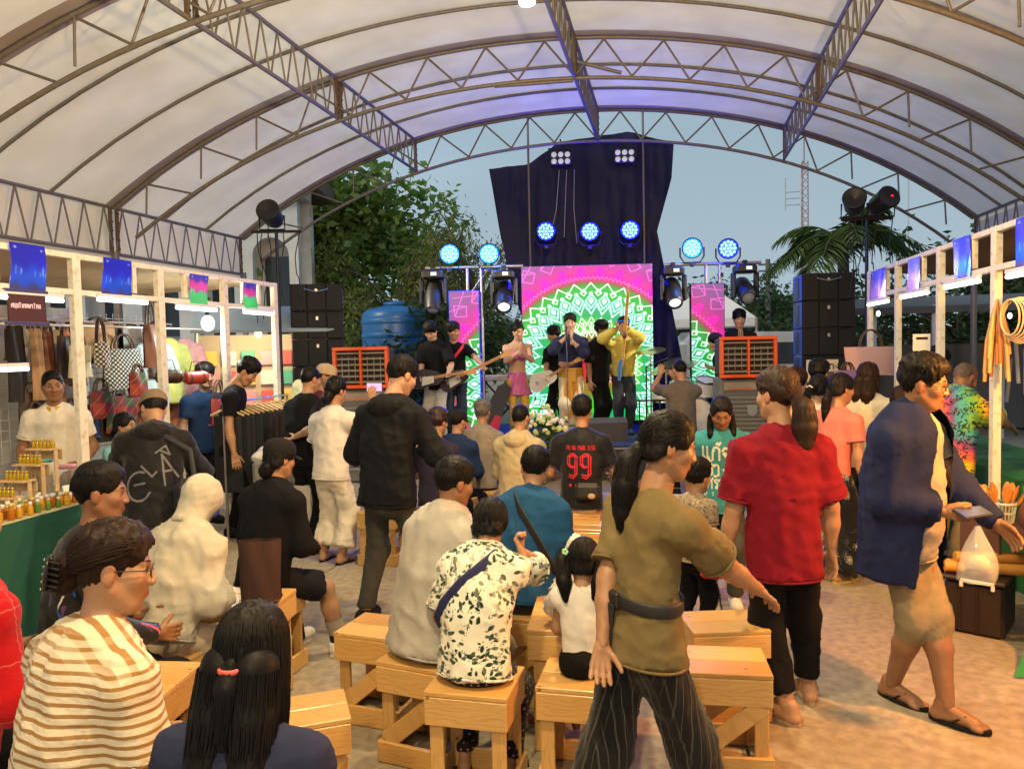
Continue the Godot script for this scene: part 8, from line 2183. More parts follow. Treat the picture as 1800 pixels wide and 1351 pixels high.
		for i in 6: bottle("golden_bottle",Vector3(-4.24 - 0.075 + i * 0.03,0.752 + y + 0.0065,-4.30 - 0.18 + k * 0.115),0.72,mat("gold_bottle",Color(0.55,0.36,0.02),0.2,{"metal": 0.3}),mat("gold_cap",Color(0.6,0.42,0.06),0.3,{"metal": 0.6}),"small golden bottle on the stepped wood display","golden bottles on the stepped display")
	var rng := RandomNumberGenerator.new()
	rng.seed = 12
	for k in 56:
		var z := -3.62 - (k / 4) * 0.076 + rng.randfn() * 0.006
		bottle("herb_bottle",Vector3(-3.98 - (k % 4) * 0.052 + rng.randfn() * 0.005,0.7525,z),rng.randf_range(0.8,1.15),[mat("amber",Color(0.40,0.13,0.01),0.12),mat("honey",Color(0.60,0.32,0.02),0.12),mat("herb_green",Color(0.10,0.22,0.04),0.2)][[0,1,1,2][rng.randi() % 4]],[mat("cap_white",Color(0.75,0.75,0.7),0.4),mat("cap_gold",Color(0.62,0.45,0.12),0.35,{"metal": 0.4})][rng.randi() % 2],"small bottle of herbal oil set out along the counter edge","herbal oil bottles along the counter")
	for k in 20: bottle("white_bottle",Vector3(-4.12 - (k % 5) * 0.05,0.7525 + (0.085 if k % 5 > 2 else 0.0) * 0.0,-4.90 - (k / 5) * 0.06),1.25,mat("milk",Color(0.72,0.72,0.70),0.35),[mat("cap_white"),mat("cap_dark",Color(0.03,0.03,0.03),0.4)][k % 2],"white capped bottle in the rows behind the price card","white bottles on the counter")
	for q in [[-4.42,-4.62,0.11,"large glass jar of dried herbs with a blue lid before the vendor",Color(0.1,0.5,0.6)],[-4.40,-4.86,0.075,"smaller glass jar of dried herbs with a pink lid by the post",Color(0.7,0.3,0.35)]]:
		var j := thing("herb_jar",q[3],"jar",Vector3(q[0],0.752,q[1]))
		j.scale = Vector3.ONE * (q[2] / 0.075)
		part(j,"contents",Geo.new().ball(Vector3(0,0.075,0),Vector3(0.062,0.07,0.062),12,8),mat("dried_herb",Color(0.30,0.18,0.08),0.95,{"tex": noise_tex("herb",128,0.12,Color(0.3,0.25,0.2),Color(1,1,1),3),"tri": 9.0}))
		part(j,"glass",Geo.new().lathe([Vector2(0.001,0),Vector2(0.07,0),Vector2(0.075,0.01),Vector2(0.075,0.15),Vector2(0.055,0.17)],20),mat("jar_glass",Color(0.8,0.85,0.85),0.05,{"alpha": 0.15}))
		part(j,"lid",Geo.new().lathe([Vector2(0.001,0.165),Vector2(0.06,0.165),Vector2(0.06,0.19),Vector2(0.001,0.192)],18),mat("lid" + str(q[4]),q[4],0.4))
	for q in [[-4.05,-4.50,-20.0,"white price card standing among the golden bottles"],[-4.02,-5.02,-25.0,"tall white price card beside the white bottles"],[-3.98,-5.22,-40.0,"white price card before the shopper in the cap"]]:
		single("price_card",Geo.new().box(Vector3(0,0.055,0),Vector3(0.085,0.11,0.004)),mat("paper",Color(0.75,0.74,0.70),0.8),q[3],"card","price cards on the counter",xf(Vector3(q[0],0.756,q[1]),q[2],70,0))
	var fan := thing("desk_fan","green and clear desk fan at the left edge of the herb stall","fan",Vector3(-4.62,0.752,-4.02),0.9)
	part(fan,"base",Geo.new().lathe([Vector2(0.001,0),Vector2(0.1,0),Vector2(0.09,0.03),Vector2(0.02,0.05),Vector2(0.018,0.2),Vector2(0.001,0.2)],16),mat("fan_green",Color(0.02,0.32,0.24),0.4))
	var guard := Geo.new()
	for k in 28:
		var a := TAU * k / 28.0
		guard.tube([Vector3(cos(a) * 0.03,0.33 + sin(a) * 0.03,0.075),Vector3(cos(a) * 0.15,0.33 + sin(a) * 0.15,0.06),Vector3(cos(a) * 0.17,0.33 + sin(a) * 0.17,0.02),Vector3(cos(a) * 0.12,0.33 + sin(a) * 0.12,-0.03)],[0.0018],4)
	for rr in [0.09,0.17]:
		var pts := []
		for k in 29: pts.append(Vector3(cos(TAU * k / 28.0) * rr,0.33 + sin(TAU * k / 28.0) * rr,0.02 if rr > 0.1 else 0.069))
		guard.tube(pts,[0.004],5,false)
	part(fan,"guard",guard,mat("fan_green"))
	for k in 3: part(fan,"blade",Geo.new().ball(Vector3(cos(TAU * k / 3.0) * 0.08,0.33 + sin(TAU * k / 3.0) * 0.08,0.02),Vector3(0.07,0.05,0.006),12,6,Basis.from_euler(Vector3(0.35,0.0,TAU * k / 3.0))),mat("fan_blade",Color(0.55,0.62,0.62),0.3))
	part(fan,"motor",Geo.new().lathe([Vector2(0.001,-0.13),Vector2(0.05,-0.12),Vector2(0.055,-0.03),Vector2(0.001,-0.02)],14,Transform3D(Basis.from_euler(Vector3(PI / 2,0,0)),Vector3(0,0.33,0))),mat("fan_green"))
	var rl := thing("clothes_rail","clothes rail of black trousers on wooden hangers beside the third post","clothes rail",Vector3(-4.05,0,-6.95))
	part(rl,"rail",Geo.new().rod(Vector3(0,1.28,-0.62),Vector3(0,1.28,0.62),0.012,6),mat("chrome"))
	for z in [-0.6,0.6]: part(rl,"upright",Geo.new().rod(Vector3(0,0,z),Vector3(0,1.28,z),0.014,6),mat("chrome"))
	for k in 13:
		var z := -0.54 + k * 0.09
		part(rl,"hanger",Geo.new().tube([Vector3(-0.17,1.16,z),Vector3(0,1.23,z),Vector3(0.17,1.16,z)],[0.011],6),mat("palewood"))
		part(rl,"garment",Geo.new().box(Vector3(0,0.80,z),Vector3(0.34 + 0.04 * sin(k * 2.0),0.72,0.05),Basis.from_euler(Vector3(0,0.12 * sin(k * 3.0),0)),0.02),mats["dkgarment"] if mats.has("dkgarment") else mat("dkgarment",Color(0.014,0.014,0.020),0.9))
	var bk := thing("fabric_basket","checked black and white basket heaped with white clothes","basket",Vector3(-3.50,0,-6.42),0.3)
	part(bk,"stand",Geo.new().box(Vector3(0,0.27,0),Vector3(0.56,0.54,0.4),Basis.IDENTITY,0.02),mat("stand_sheet",Color(0.5,0.48,0.44),0.85,{"bump": tex["wrinkle"],"tri": 2.0,"bs": 1.0}))
	part(bk,"shell",Geo.new().box(Vector3(0,0.66,0),Vector3(0.5,0.22,0.34),Basis.IDENTITY,0.03),mat("basket_check",Color(0.8,0.8,0.8),0.8,{"tex": tex["gingham"],"tri": 14.0}))
	var heap := Geo.new()
	for k in 9: heap.ball(Vector3(-0.19 + 0.05 * k,0.80 + 0.03 * sin(k * 2.3),0.05 * cos(k * 1.9)),Vector3(0.09,0.055,0.11),12,8,Basis.from_euler(Vector3(0.2 * k,k,0.3)))
	part(bk,"clothes",heap,mat("heap_white",Color(0.66,0.66,0.68),0.85,{"bump": tex["wrinkle"],"tri": 3.0,"bs": 1.5}))
	var mq := thing("mannequin","mannequin in a cream jacket and maroon trousers at the stall end","mannequin",Vector3(-3.86,0,-7.70),-0.3)
	var jk := Net.bones([bone(Vector3(0,0.78,0),Vector3(0,1.15,0),0.17,0.15,true,false,Vector3.BACK,1.5),bone(Vector3(0,1.15,0),Vector3(0,1.32,0),0.16,0.15,false,false,Vector3.BACK,1.5),bone(Vector3(-0.15,1.36,0),Vector3(0.15,1.36,0),0.06,0.06),bone(Vector3(-0.17,1.36,0),Vector3(-0.24,0.85,0.02),0.062,0.05,false,true),bone(Vector3(0.17,1.36,0),Vector3(0.24,0.85,0.02),0.062,0.05,false,true)],0.02,0.016)
	Net.crease(jk,0.006,5.5,3)
	part(mq,"jacket",jk,cloth("mq_cream",Color(0.66,0.62,0.38)))
	part(mq,"trousers",Net.bones([bone(Vector3(-0.08,0.85,0),Vector3(-0.1,0.12,0),0.11,0.09,false,true),bone(Vector3(0.08,0.85,0),Vector3(0.1,0.12,0),0.11,0.09,false,true)],0.022,0.016),cloth("mq_maroon",Color(0.20,0.03,0.06)))
	part(mq,"neck",Geo.new().lathe([Vector2(0.05,1.38),Vector2(0.045,1.46),Vector2(0.03,1.5),Vector2(0.035,1.53),Vector2(0.001,1.56)],14),mat("palewood"))
	part(mq,"stand",Geo.new().rod(Vector3(0,0,0),Vector3(0,0.8,0),0.02,8),mat("chrome"))
	var lane := thing("lane_stall","pale blue awning stall with coloured goods at the far end of the left lane","market stall",Vector3(-5.9,0,-10.4),0.5)
	part(lane,"awning",Geo.new().box(Vector3(0,2.22,0.2),Vector3(1.9,0.04,1.1),Basis.from_euler(Vector3(0.35,0,0))),mat("awning_blue",Color(0.32,0.42,0.46),0.7))
	part(lane,"back_panel",Geo.new().box(Vector3(0,1.0,-0.4),Vector3(1.9,2.0,0.04)),mat("lane_panel",Color(0.45,0.38,0.30),0.8))
	for x in [-0.9,0.9]: part(lane,"post",Geo.new().rod(Vector3(x,0,0.5),Vector3(x,2.1,0.5),0.025,6),mat("alu"))
	for k in 28: part(lane,"packet",Geo.new().box(Vector3(-0.8 + (k % 7) * 0.27,0.75 + (k / 7) * 0.3,-0.34),Vector3(0.2,0.22,0.05),Basis.IDENTITY,0.01),mat("packet%d" % (k % 5),[Color(0.6,0.1,0.1),Color(0.7,0.5,0.1),Color(0.7,0.66,0.6),Color(0.1,0.4,0.3),Color(0.7,0.3,0.35)][k % 5],0.5))
	var lb := thing("lane_lamp","small warm lamp under the pale blue awning","lamp",Vector3(-5.75,2.0,-9.95))
	part(lb,"lamp_bulb",Geo.new().ball(Vector3.ZERO,Vector3(0.05,0.06,0.05),12,8),mat("warm_bulb",Color(1,0.9,0.7),0.4,{"emit": Color(1,0.78,0.4),"e": 3.0}))
	part(lb,"lamp_cord",Geo.new().rod(Vector3(0,0.05,0),Vector3(0,0.3,0),0.005,5),mat("black_plastic"))
	omni(lb,"lane_light",Vector3(0,-0.02,0),Color(1,0.85,0.6),1.2,0.05)
func spoon(t: Node3D,at: Transform3D,m: Material) -> void:
	if not mats.has("spoon_done"):
		mats["spoon_done"] = m
		spoon_mesh = Geo.new().tube([Vector3(0,0,0),Vector3(0,0.12,0),Vector3(0,0.16,0),Vector3(0,0.20,0),Vector3(0,0.235,0)],[0.006,0.008,0.026,0.028,0.008],10,true,0.35).mesh()
	part(t,"spoon",spoon_mesh,m,at)
var spoon_mesh: Mesh
func right_stalls() -> void:
	var X := 2.14
	var rng := RandomNumberGenerator.new()
	rng.seed = 8
	stall_frame(X,[-4.55,-5.75,-6.85,-8.05,-9.12],"white painted timber frame of the right row of stalls")
	banner(X,2.46,2.15,-8.39,-8.95,"art2","violet banner at the far end of the right row",-1.0)
	banner(X,2.45,2.15,-7.27,-7.62,"art2","violet blue banner, second from the far end of the right row",-1.0)
	banner(X,2.48,2.16,-6.12,-6.47,"art0","bright blue banner left of the near post of the right row",-1.0)
	banner(X,2.47,2.15,-5.0,-5.36,"art0","blue banner cut by the right edge",-1.0)
	var wm := Color(1.0,0.97,0.86)
	tube_lamp(Vector3(X - 0.05,2.11,-8.2),Vector3(X - 0.05,2.11,-9.0),"white tube lamp at the far end of the right row",wm,2.6)
	tube_lamp(Vector3(X - 0.05,2.12,-7.0),Vector3(X - 0.05,2.12,-7.78),"white tube lamp under the violet blue banner of the right row",wm,2.6)
	tube_lamp(Vector3(X - 0.05,2.13,-5.9),Vector3(X - 0.05,2.13,-6.6),"white tube lamp under the bright blue banner",wm,2.6)
	tube_lamp(Vector3(X - 0.05,2.12,-4.75),Vector3(X - 0.05,2.12,-5.45),"white tube lamp at the right edge above the hanging canes",wm,2.6)
	var cl := thing("stall_ceiling","brown cloth ceiling under the right row of stalls","cloth")
	part(cl,"sheet",Geo.new().sheet(30,8,func(u,v): return Vector3(2.2 + 1.9 * v,2.47 - 0.12 * v + 0.03 * sin(u * 25.0) * v,-9.2 + 4.9 * u),0.004),mat("brown_cloth",Color(0.20,0.12,0.07),0.85))
	var wb := thing("bulb_lamp","warm bulb hanging under the right stall near the camera","lamp",Vector3(1.98,1.95,-3.35))
	part(wb,"lamp_bulb",Geo.new().ball(Vector3.ZERO,Vector3(0.045,0.06,0.045),12,8),mat("warm_bulb2",Color(1,0.9,0.7),0.4,{"emit": Color(1,0.72,0.35),"e": 4.0}))
	part(wb,"lamp_cord",Geo.new().rod(Vector3(0,0.06,0),Vector3(0,0.5,0),0.005,5),mat("black_plastic"))
	omni(wb,"bulb_light",Vector3(0,-0.01,0),Color(1.0,0.64,0.28),7.0,0.05)
	var ct := thing("craft_counter","counter of the craft stall under a green cloth","table")
	var gm := mat("green_cloth2",Color(0.02,0.16,0.04),0.75,{"bump": tex["wrinkle"],"tri": 1.2,"bs": 0.5})
	part(ct,"tabletop",Geo.new().box(Vector3(2.68,0.735,-6.9),Vector3(0.7,0.03,4.0),Basis.IDENTITY,0.004),gm)
	for z in [-5.0,-6.9,-8.8]:
		for x in [2.4,2.96]: part(ct,"leg",Geo.new().box(Vector3(x,0.36,z),Vector3(0.04,0.72,0.04)),mat("alu"))
	part(ct,"tablecloth",Geo.new().sheet(50,6,func(u,v): return Vector3(2.31 - 0.02 * sin(u * 50.0) * (1.0 - v),0.01 + 0.735 * v,-8.9 + 4.0 * u),0.004),gm)
	var lt := thing("front_table","low front table draped in bright green cloth at the right edge","table")
	part(lt,"tabletop",Geo.new().box(Vector3(2.12,0.60,-4.86),Vector3(0.52,0.03,0.86),Basis.IDENTITY,0.004),mat("brown_board",Color(0.12,0.05,0.03),0.7))
	for z in [-4.48,-5.24]:
		for x in [1.9,2.34]: part(lt,"leg",Geo.new().box(Vector3(x,0.29,z),Vector3(0.04,0.58,0.04)),mat("alu"))
	part(lt,"tablecloth",Geo.new().sheet(20,14,func(u,v):
		var k := pow(1.0 - v,1.3)
		return Vector3(lerpf(1.93,2.4,u) - k * 0.24 * (1.0 - u) + 0.03 * sin(u * 14.0) * k,0.012 + 0.60 * v,-4.40 - 0.02 * u + k * 0.10 + 0.03 * cos(u * 11.0) * k),0.006),mat("green_bright",Color(0.03,0.26,0.06),0.7,{"bump": tex["wrinkle"],"tri": 1.5,"bs": 0.6}))
	part(lt,"side_board",Geo.new().box(Vector3(1.85,0.50,-5.18),Vector3(0.02,0.42,0.40),Basis.from_euler(Vector3(0,0.2,0)),0.004),mat("brown_board"))
	var bm := mat("basket_mat",Color(0.11,0.045,0.03),0.8)
	single("brown_cloth_roll",Geo.new().ball(Vector3.ZERO,Vector3(0.15,0.13,0.12),16,10,Basis.from_euler(Vector3(0.3,0.4,0))),cloth("fold_brown",Color(0.13,0.05,0.035)),"brown cloth bundle on the front table at the right edge","cloth","",Transform3D(Basis.IDENTITY,Vector3(2.02,0.745,-4.72)))
	for q in [[1.96,-5.14,Color(0.42,0.55,0.55),"pale blue basket full of wooden spatulas",11],[2.10,-4.98,Color(0.70,0.22,0.16),"coral basket full of wooden ladles",12],[2.55,-5.3,Color(0.6,0.55,0.4),"cream basket of spoons further along the counter",9]]:
		var b := thing("spoon_basket",q[3],"basket",Vector3(q[0],0.753 if q[0] > 2.3 else 0.617,q[1]))
		var rib := mat("basket" + str(q[2]),q[2],0.5)
		part(b,"base",Geo.new().lathe([Vector2(0.001,0),Vector2(0.055,0),Vector2(0.058,0.008),Vector2(0.001,0.008)],18),rib)
		part(b,"rim",Geo.new().lathe([Vector2(0.070,0.11),Vector2(0.077,0.11),Vector2(0.077,0.125),Vector2(0.070,0.125),Vector2(0.070,0.11)],20),rib)
		part(b,"band",Geo.new().lathe([Vector2(0.063,0.055),Vector2(0.067,0.055),Vector2(0.068,0.066),Vector2(0.063,0.066)],20),rib)
		for k in 22: part(b,"stave",Geo.new().rod(Vector3(cos(TAU * k / 22.0) * 0.056,0.0,sin(TAU * k / 22.0) * 0.056),Vector3(cos(TAU * k / 22.0) * 0.072,0.115,sin(TAU * k / 22.0) * 0.072),0.004,4),rib)
		for k in q[4]: spoon(b,xf(Vector3(rng.randfn() * 0.018,0.01,rng.randfn() * 0.018),rng.randfn() * 12,rng.randf() * 360,rng.randfn() * 14,1.0),mat("spoonwood",Color(0.50,0.22,0.05),0.5))
	var bu := thing("carved_wood_bundle","bundle of carved wooden slingshot forks hanging on the near post","wooden ware",Vector3(2.06,1.98,-5.52))
	for k in 16:
		var a := rng.randf() * TAU
		var p := Vector3(cos(a) * 0.055,-rng.randf() * 0.12,sin(a) * 0.075)
		part(bu,"piece",Geo.new().tube([Vector3.ZERO,p * 0.5 + Vector3(0,-0.08,0),p + Vector3(0,-0.2,0),p * 1.25 + Vector3(0,-0.32 - rng.randf() * 0.08,0)],[0.007,0.011,0.014,0.012],7),mat("carved%d" % (k % 3),[Color(0.52,0.26,0.06),Color(0.36,0.12,0.03),Color(0.58,0.36,0.12)][k % 3],0.45))
	for k in 6: single("cane_ring",Geo.new().tube(range(25).map(func(i): return Vector3(0.0,sin(TAU * i / 24.0) * (0.11 + k * 0.006),cos(TAU * i / 24.0) * (0.09 + k * 0.006))),[0.006],6,false),mat("cane",Color(0.60,0.48,0.28),0.5),"pale cane ring hanging at the right edge","cane ring","cane rings at the right edge",xf(Vector3(2.05 + k * 0.012,1.86 - k * 0.004,-5.30),0,12 + k * 4,0))
	var br := thing("stick_broom","brown stick broom standing head up behind the near post","broom",Vector3(2.45,0.80,-5.62))
	var bristle := Geo.new()
	for k in 170:
		var a := rng.randf() * TAU
		var q := sqrt(rng.randf())
		bristle.tube([Vector3(cos(a) * 0.03 * q,0.28,sin(a) * 0.03 * q),Vector3(cos(a) * 0.07 * q,0.45,sin(a) * 0.05 * q),Vector3(cos(a) * 0.17 * q,0.62 + rng.randf() * 0.04,sin(a) * 0.08 * q)],[0.0035,0.003,0.002],4)
	var bp := part(br,"bristles",bristle,mat("bristle",Color(0.10,0.048,0.022),0.85))
	bp.set_meta("kind","stuff")
	part(br,"binding",Geo.new().lathe([Vector2(0.045,0.25),Vector2(0.06,0.3),Vector2(0.05,0.36)],14),mat("bind_red",Color(0.14,0.03,0.03),0.7))
	part(br,"handle",Geo.new().rod(Vector3(0,-0.04,0),Vector3(0,0.3,0),0.014,8),mat("spoonwood"))
	tote(Vector3(2.05,1.66,-8.72),0.1,0.48,0.30,0.16,mat("woven_pink",Color(0.66,0.44,0.46),0.7,{"tex": noise_tex("wov",128,0.2,Color(0.6,0.5,0.5),Color(1,1,1),1),"tri": 9.0}),"large pale pink woven bag at the far end of the right stalls",0.2,1.12)
	tote(Vector3(1.80,1.42,-8.62),0.4,0.26,0.22,0.14,mat("woven_violet",Color(0.22,0.13,0.36),0.7),"violet woven bag beside the pink one",0.1,1.0)
	var cardim := blank(96,72,Color(0.78,0.76,0.70))
	thai(cardim,20,10,1.4,"สุ่มรางวัล",1.6,Color(0.2,0.17,0.15))
	cardim.fill_rect(Rect2i(12,38,36,26),Color(0.25,0.16,0.13)); cardim.fill_rect(Rect2i(54,38,30,26),Color(0.4,0.3,0.3))
	picture("rafflecard",cardim)
	for q in [[Vector3(1.62,1.40,-9.0),0.34,0.25,0.1,"white raffle card beside the violet bag","rafflecard"],[Vector3(2.0,1.68,-6.85),0.14,0.19,0.15,"white payment card hanging on the second post",""]]:
		var c := thing("stall_card",q[4],"card",q[0],q[3],"cards hung on the right stalls")
		part(c,"board",Geo.new().box(Vector3.ZERO,Vector3(q[1],q[2],0.008),Basis.IDENTITY,0.003),mat("paper"))
		if q[5]:
			var fc := Geo.new()
			fc.quad_uv(Vector3(-q[1] / 2,-q[2] / 2,0.0062),Vector3(q[1] / 2,-q[2] / 2,0.0062),Vector3(q[1] / 2,q[2] / 2,0.0062),Vector3(-q[1] / 2,q[2] / 2,0.0062))
			part(c,"print",fc,mat("rafflecard",Color(0.85,0.85,0.85),0.7,{"tex": tex["rafflecard"],"clamp": true}))
		else: part(c,"header",Geo.new().box(Vector3(0,0.06,0.006),Vector3(0.09,0.02,0.004)),mat("black_plastic"))
	var cr := thing("plastic_crate","dark brown plastic crate with white clips on the floor at the right","crate",Vector3(1.80,0,-5.03),deg_to_rad(-30))
	var cm := mat("crate_dark",Color(0.022,0.013,0.009),0.4)
	part(cr,"box",Geo.new().box(Vector3(0,0.155,0),Vector3(0.31,0.31,0.37),Basis.IDENTITY,0.02),cm)
	part(cr,"lid",Geo.new().box(Vector3(0,0.322,0),Vector3(0.335,0.028,0.395),Basis.IDENTITY,0.01),cm)
	for x in [-0.07,0.02]: part(cr,"rib",Geo.new().box(Vector3(x,0.15,0.188),Vector3(0.012,0.27,0.012),Basis.IDENTITY,0.003),cm)
	for z in [-0.1,0.05]: part(cr,"rib",Geo.new().box(Vector3(-0.158,0.15,z),Vector3(0.012,0.27,0.012),Basis.IDENTITY,0.003),cm)
	part(cr,"clip",Geo.new().box(Vector3(0.02,0.322,0.203),Vector3(0.17,0.02,0.014),Basis.IDENTITY,0.004),mat("cap_white"))
	for s in [-0.06,0.1]: part(cr,"clip",Geo.new().box(Vector3(s,0.30,0.204),Vector3(0.02,0.035,0.012),Basis.IDENTITY,0.004),mat("cap_white"))
	for k in 4: single("rolled_mat",Geo.new().tube([Vector3(-0.24,0,0),Vector3(0.24,0,0)],[0.034 - 0.004 * (k % 2)],14),mat("roll_orange",Color(0.62,0.28,0.05),0.55),["rolled orange mat lying lowest on the dark crate, at the front","rolled orange mat lying lowest on the dark crate, behind the front one","rolled orange mat on top of the pair on the dark crate","thin rolled mat at the back on the dark crate"][k],"mat roll","rolled mats on the crate",xf(Vector3(1.83 + 0.03 * k,0.372 + (0.055 if k == 2 else 0.0),-4.97 - 0.075 * [0.0,1.0,0.5,2.0][k]),0,-6 + 4 * k,0))
	var hl := thing("stall_rail","back rail with pale hanging slats in the right stalls","rack",Vector3(3.3,0,-7.2))
	part(hl,"rail",Geo.new().rod(Vector3(0,1.75,-1.8),Vector3(0,1.75,1.8),0.012,6),mat("alu"))
	for z in [-1.78,0.0,1.78]: part(hl,"upright",Geo.new().rod(Vector3(0,0,z),Vector3(0,1.75,z),0.02,6),mat("alu"))
	for k in 20: part(hl,"slat",Geo.new().box(Vector3(0,1.5 - 0.1 * (k % 3),-1.7 + k * 0.18),Vector3(0.02,0.45,0.05),Basis.from_euler(Vector3(0.1 * sin(k),0,0.08 * cos(k * 2.0))),0.004),mat("slat_pale%d" % (k % 3),[Color(0.45,0.46,0.42),Color(0.30,0.24,0.16),Color(0.2,0.2,0.19)][k % 3],0.7))
# ---------------------------------------------------------------- things worn,held and carried
func guitar(at: Transform3D,label: String,body: Color,L: float) -> void:
	var t := thing("electric_guitar",label,"guitar")
	t.transform = at
	var poly := PackedVector2Array()
	for i in 28:
		var a := TAU * i / 28.0
		var r := 0.155 + 0.035 * cos(2.0 * a) + 0.02 * cos(3.0 * a + 0.6) - 0.03 * exp(-pow(fposmod(a,TAU) - 0.0,2) * 12.0)
		poly.append(Vector2(cos(a) * r * 1.15,sin(a) * r))
	part(t,"body",Geo.new().prism(poly,0.042,Transform3D(Basis.IDENTITY,Vector3(0,0,-0.021))),mat("gtr" + str(body),body,0.2,{"coat": 0.7}))
	part(t,"pickguard",Geo.new().prism(PackedVector2Array([Vector2(-0.08,-0.09),Vector2(0.1,-0.07),Vector2(0.12,0.02),Vector2(-0.05,0.03)]),0.004,Transform3D(Basis.IDENTITY,Vector3(0,0,0.0225))),mat("pickguard",Color(0.5,0.5,0.48),0.3))
	part(t,"neck",Geo.new().box(Vector3(0.12 + L / 2,0,0.014),Vector3(L,0.045,0.022),Basis.IDENTITY,0.006),mat("maple",Color(0.35,0.18,0.07),0.4))
	part(t,"headstock",Geo.new().prism(PackedVector2Array([Vector2(0,-0.022),Vector2(0.17,-0.05),Vector2(0.18,0.0),Vector2(0.15,0.04),Vector2(0,0.022)]),0.018,Transform3D(Basis.IDENTITY,Vector3(0.12 + L,0,0.0))),mat("headwood",Color(0.55,0.3,0.12),0.4))
	for k in 4: part(t,"tuner",Geo.new().ball(Vector3(0.16 + L + k * 0.035,0.045,0.01),Vector3(0.008,0.012,0.008),6,4),mat("chrome"))
	part(t,"bridge",Geo.new().box(Vector3(-0.08,0,0.028),Vector3(0.03,0.07,0.01),Basis.IDENTITY,0.003),mat("chrome"))
func strap(called: String,label: String,cat: String,pts: Array,w: float,m: Material) -> Node3D:
	var t := thing(called,label,cat)
	part(t,"band",Geo.new().tube(pts,[w],8,true,0.16,Vector3.ZERO),m)
	return t
func local(k: String,p: Vector3) -> Vector3: return folk[k][0].transform * p
func torso(k: String,p: Vector3) -> Vector3:
	var s: Dictionary = folk[k][1]
	return folk[k][0].transform * (s.C + s.U * (p * s.h))
func props() -> void:
	var w := func(k: String,i: int) -> Vector3: return folk[k][0].transform * (folk[k][1]["W%d" % i] as Vector3)
	for q in [["whitew",1,Vector3(0.0,0.10,-0.06),0.2,"smartphone with a bright screen raised by the woman in white",true],["photog",0,Vector3(0.06,0.09,-0.03),0.15,"smartphone raised towards the stage by the man in grey",false],["jacket",1,Vector3(0.09,0.01,0.05),0.0,"flat phone held at the waist by the man in the navy jacket",false]]:
		var p: Vector3 = w.call(q[0],q[1]) + q[2]
		var ph := thing("smartphone",q[4],"phone",p,-0.2)
		if q[0] == "jacket": ph.rotation = Vector3(-1.25,0.4,0.1)
		part(ph,"case",Geo.new().box(Vector3.ZERO,Vector3(0.155,0.075,0.009),Basis.IDENTITY,0.003),mat("black_plastic"))
		var im := mat("phone_screen",Color(0.02,0.02,0.02),0.2,{"emit": Color(0.9,0.55,0.9),"e": 0.9}) if q[5] else mat("dark_glass")
		part(ph,"screen",Geo.new().box(Vector3(0,0,0.0055),Vector3(0.145,0.067,0.003)),im)
	var hp: Vector3 = w.call("jacket",1) + Vector3(0.10,-0.04,0.08)
	var pb := thing("plastic_bag","clear plastic bag with bread and dark food hanging from the man's hand","bag",hp)
	pb.scale = Vector3.ONE * 0.8
	part(pb,"film",Geo.new().sheet(24,14,func(u,v):
		var a: float = u * TAU
		var r: float = 0.012 + 0.085 * pow(sin(PI * clampf((1.0 - v) * 0.62,0.0,1.0)),1.1) + 0.008 * sin(a * 5.0 + v * 7.0) * (1.0 - v)
		return Vector3(cos(a) * r,-0.30 + 0.30 * v,-sin(a) * r * 0.75)),mat("film",Color(0.85,0.85,0.8),0.12,{"alpha": 0.28}))
	for q in [[Vector3(0.0,-0.205,0),Vector3(0.062,0.05,0.045),Color(0.62,0.52,0.30)],[Vector3(-0.01,-0.255,0.01),Vector3(0.058,0.035,0.04),Color(0.10,0.03,0.015)]]:
		part(pb,"food",Geo.new().ball(q[0],q[1],14,9),mat("food" + str(q[2]),q[2],0.6))
	guitar(Transform3D(Basis.from_euler(Vector3(0,-0.05,0.14)),Vector3(-3.28,1.33,-10.0)),"dark electric guitar played by the man in ripped jeans",Color(0.02,0.02,0.022),0.42)
	guitar(Transform3D(Basis.from_euler(Vector3(0,0.0,0.42)),Vector3(-2.97,1.30,-10.20)),"bass guitar with a pale wood headstock pointing up to the right",Color(0.03,0.02,0.02),0.62)
	guitar(Transform3D(Basis.from_euler(Vector3(0,0.2,0.5)),Vector3(-1.86,1.24,-11.0)),"white electric guitar left of the singer",Color(0.62,0.62,0.6),0.42)
	strap("guitar_strap","red guitar strap over the bassist's shoulder","strap",[torso("bassist",Vector3(-0.10,0.155,0.03)),torso("bassist",Vector3(-0.08,0.15,-0.05)),torso("bassist",Vector3(0.0,0.05,-0.088)),torso("bassist",Vector3(0.07,-0.06,-0.095))],0.028,mat("strap_red",Color(0.62,0.02,0.05),0.6))
	var mp: Vector3 = w.call("singer",1) + Vector3(0.01,0.12,0.035)
	var mc := thing("microphone","black microphone with a thin cable at the singer's mouth","microphone",mp)
	part(mc,"handle",Geo.new().tube([Vector3(0,-0.17,0.02),Vector3(0,0.0,0)],[0.013,0.018],10),mat("black_plastic"))
	part(mc,"grille",Geo.new().ball(Vector3(0,0.025,0),Vector3(0.026,0.03,0.026),12,8),mat("mic_grille",Color(0.12,0.12,0.12),0.4,{"metal": 0.6}))
	part(mc,"cable",Geo.new().tube([Vector3(0,-0.17,0.02),Vector3(0.01,-0.5,0.05),Vector3(0.0,-1.0,0.06),Vector3(0.03,-1.38,0.08)],[0.006],5),mat("cable_blue",Color(0.1,0.1,0.3),0.6))
	var sa := Node3D.new()
	sa.name = "waist_sash"; folk["singer"][0].add_child(sa)
	var sash := mat("sash",Color(0.58,0.32,0.03),0.5,{"tex": noise_tex("sasht",128,0.08,Color(0.7,0.6,0.4),Color(1,1,1),3),"tri": 5.0})
	var S: Dictionary = folk["singer"][1]
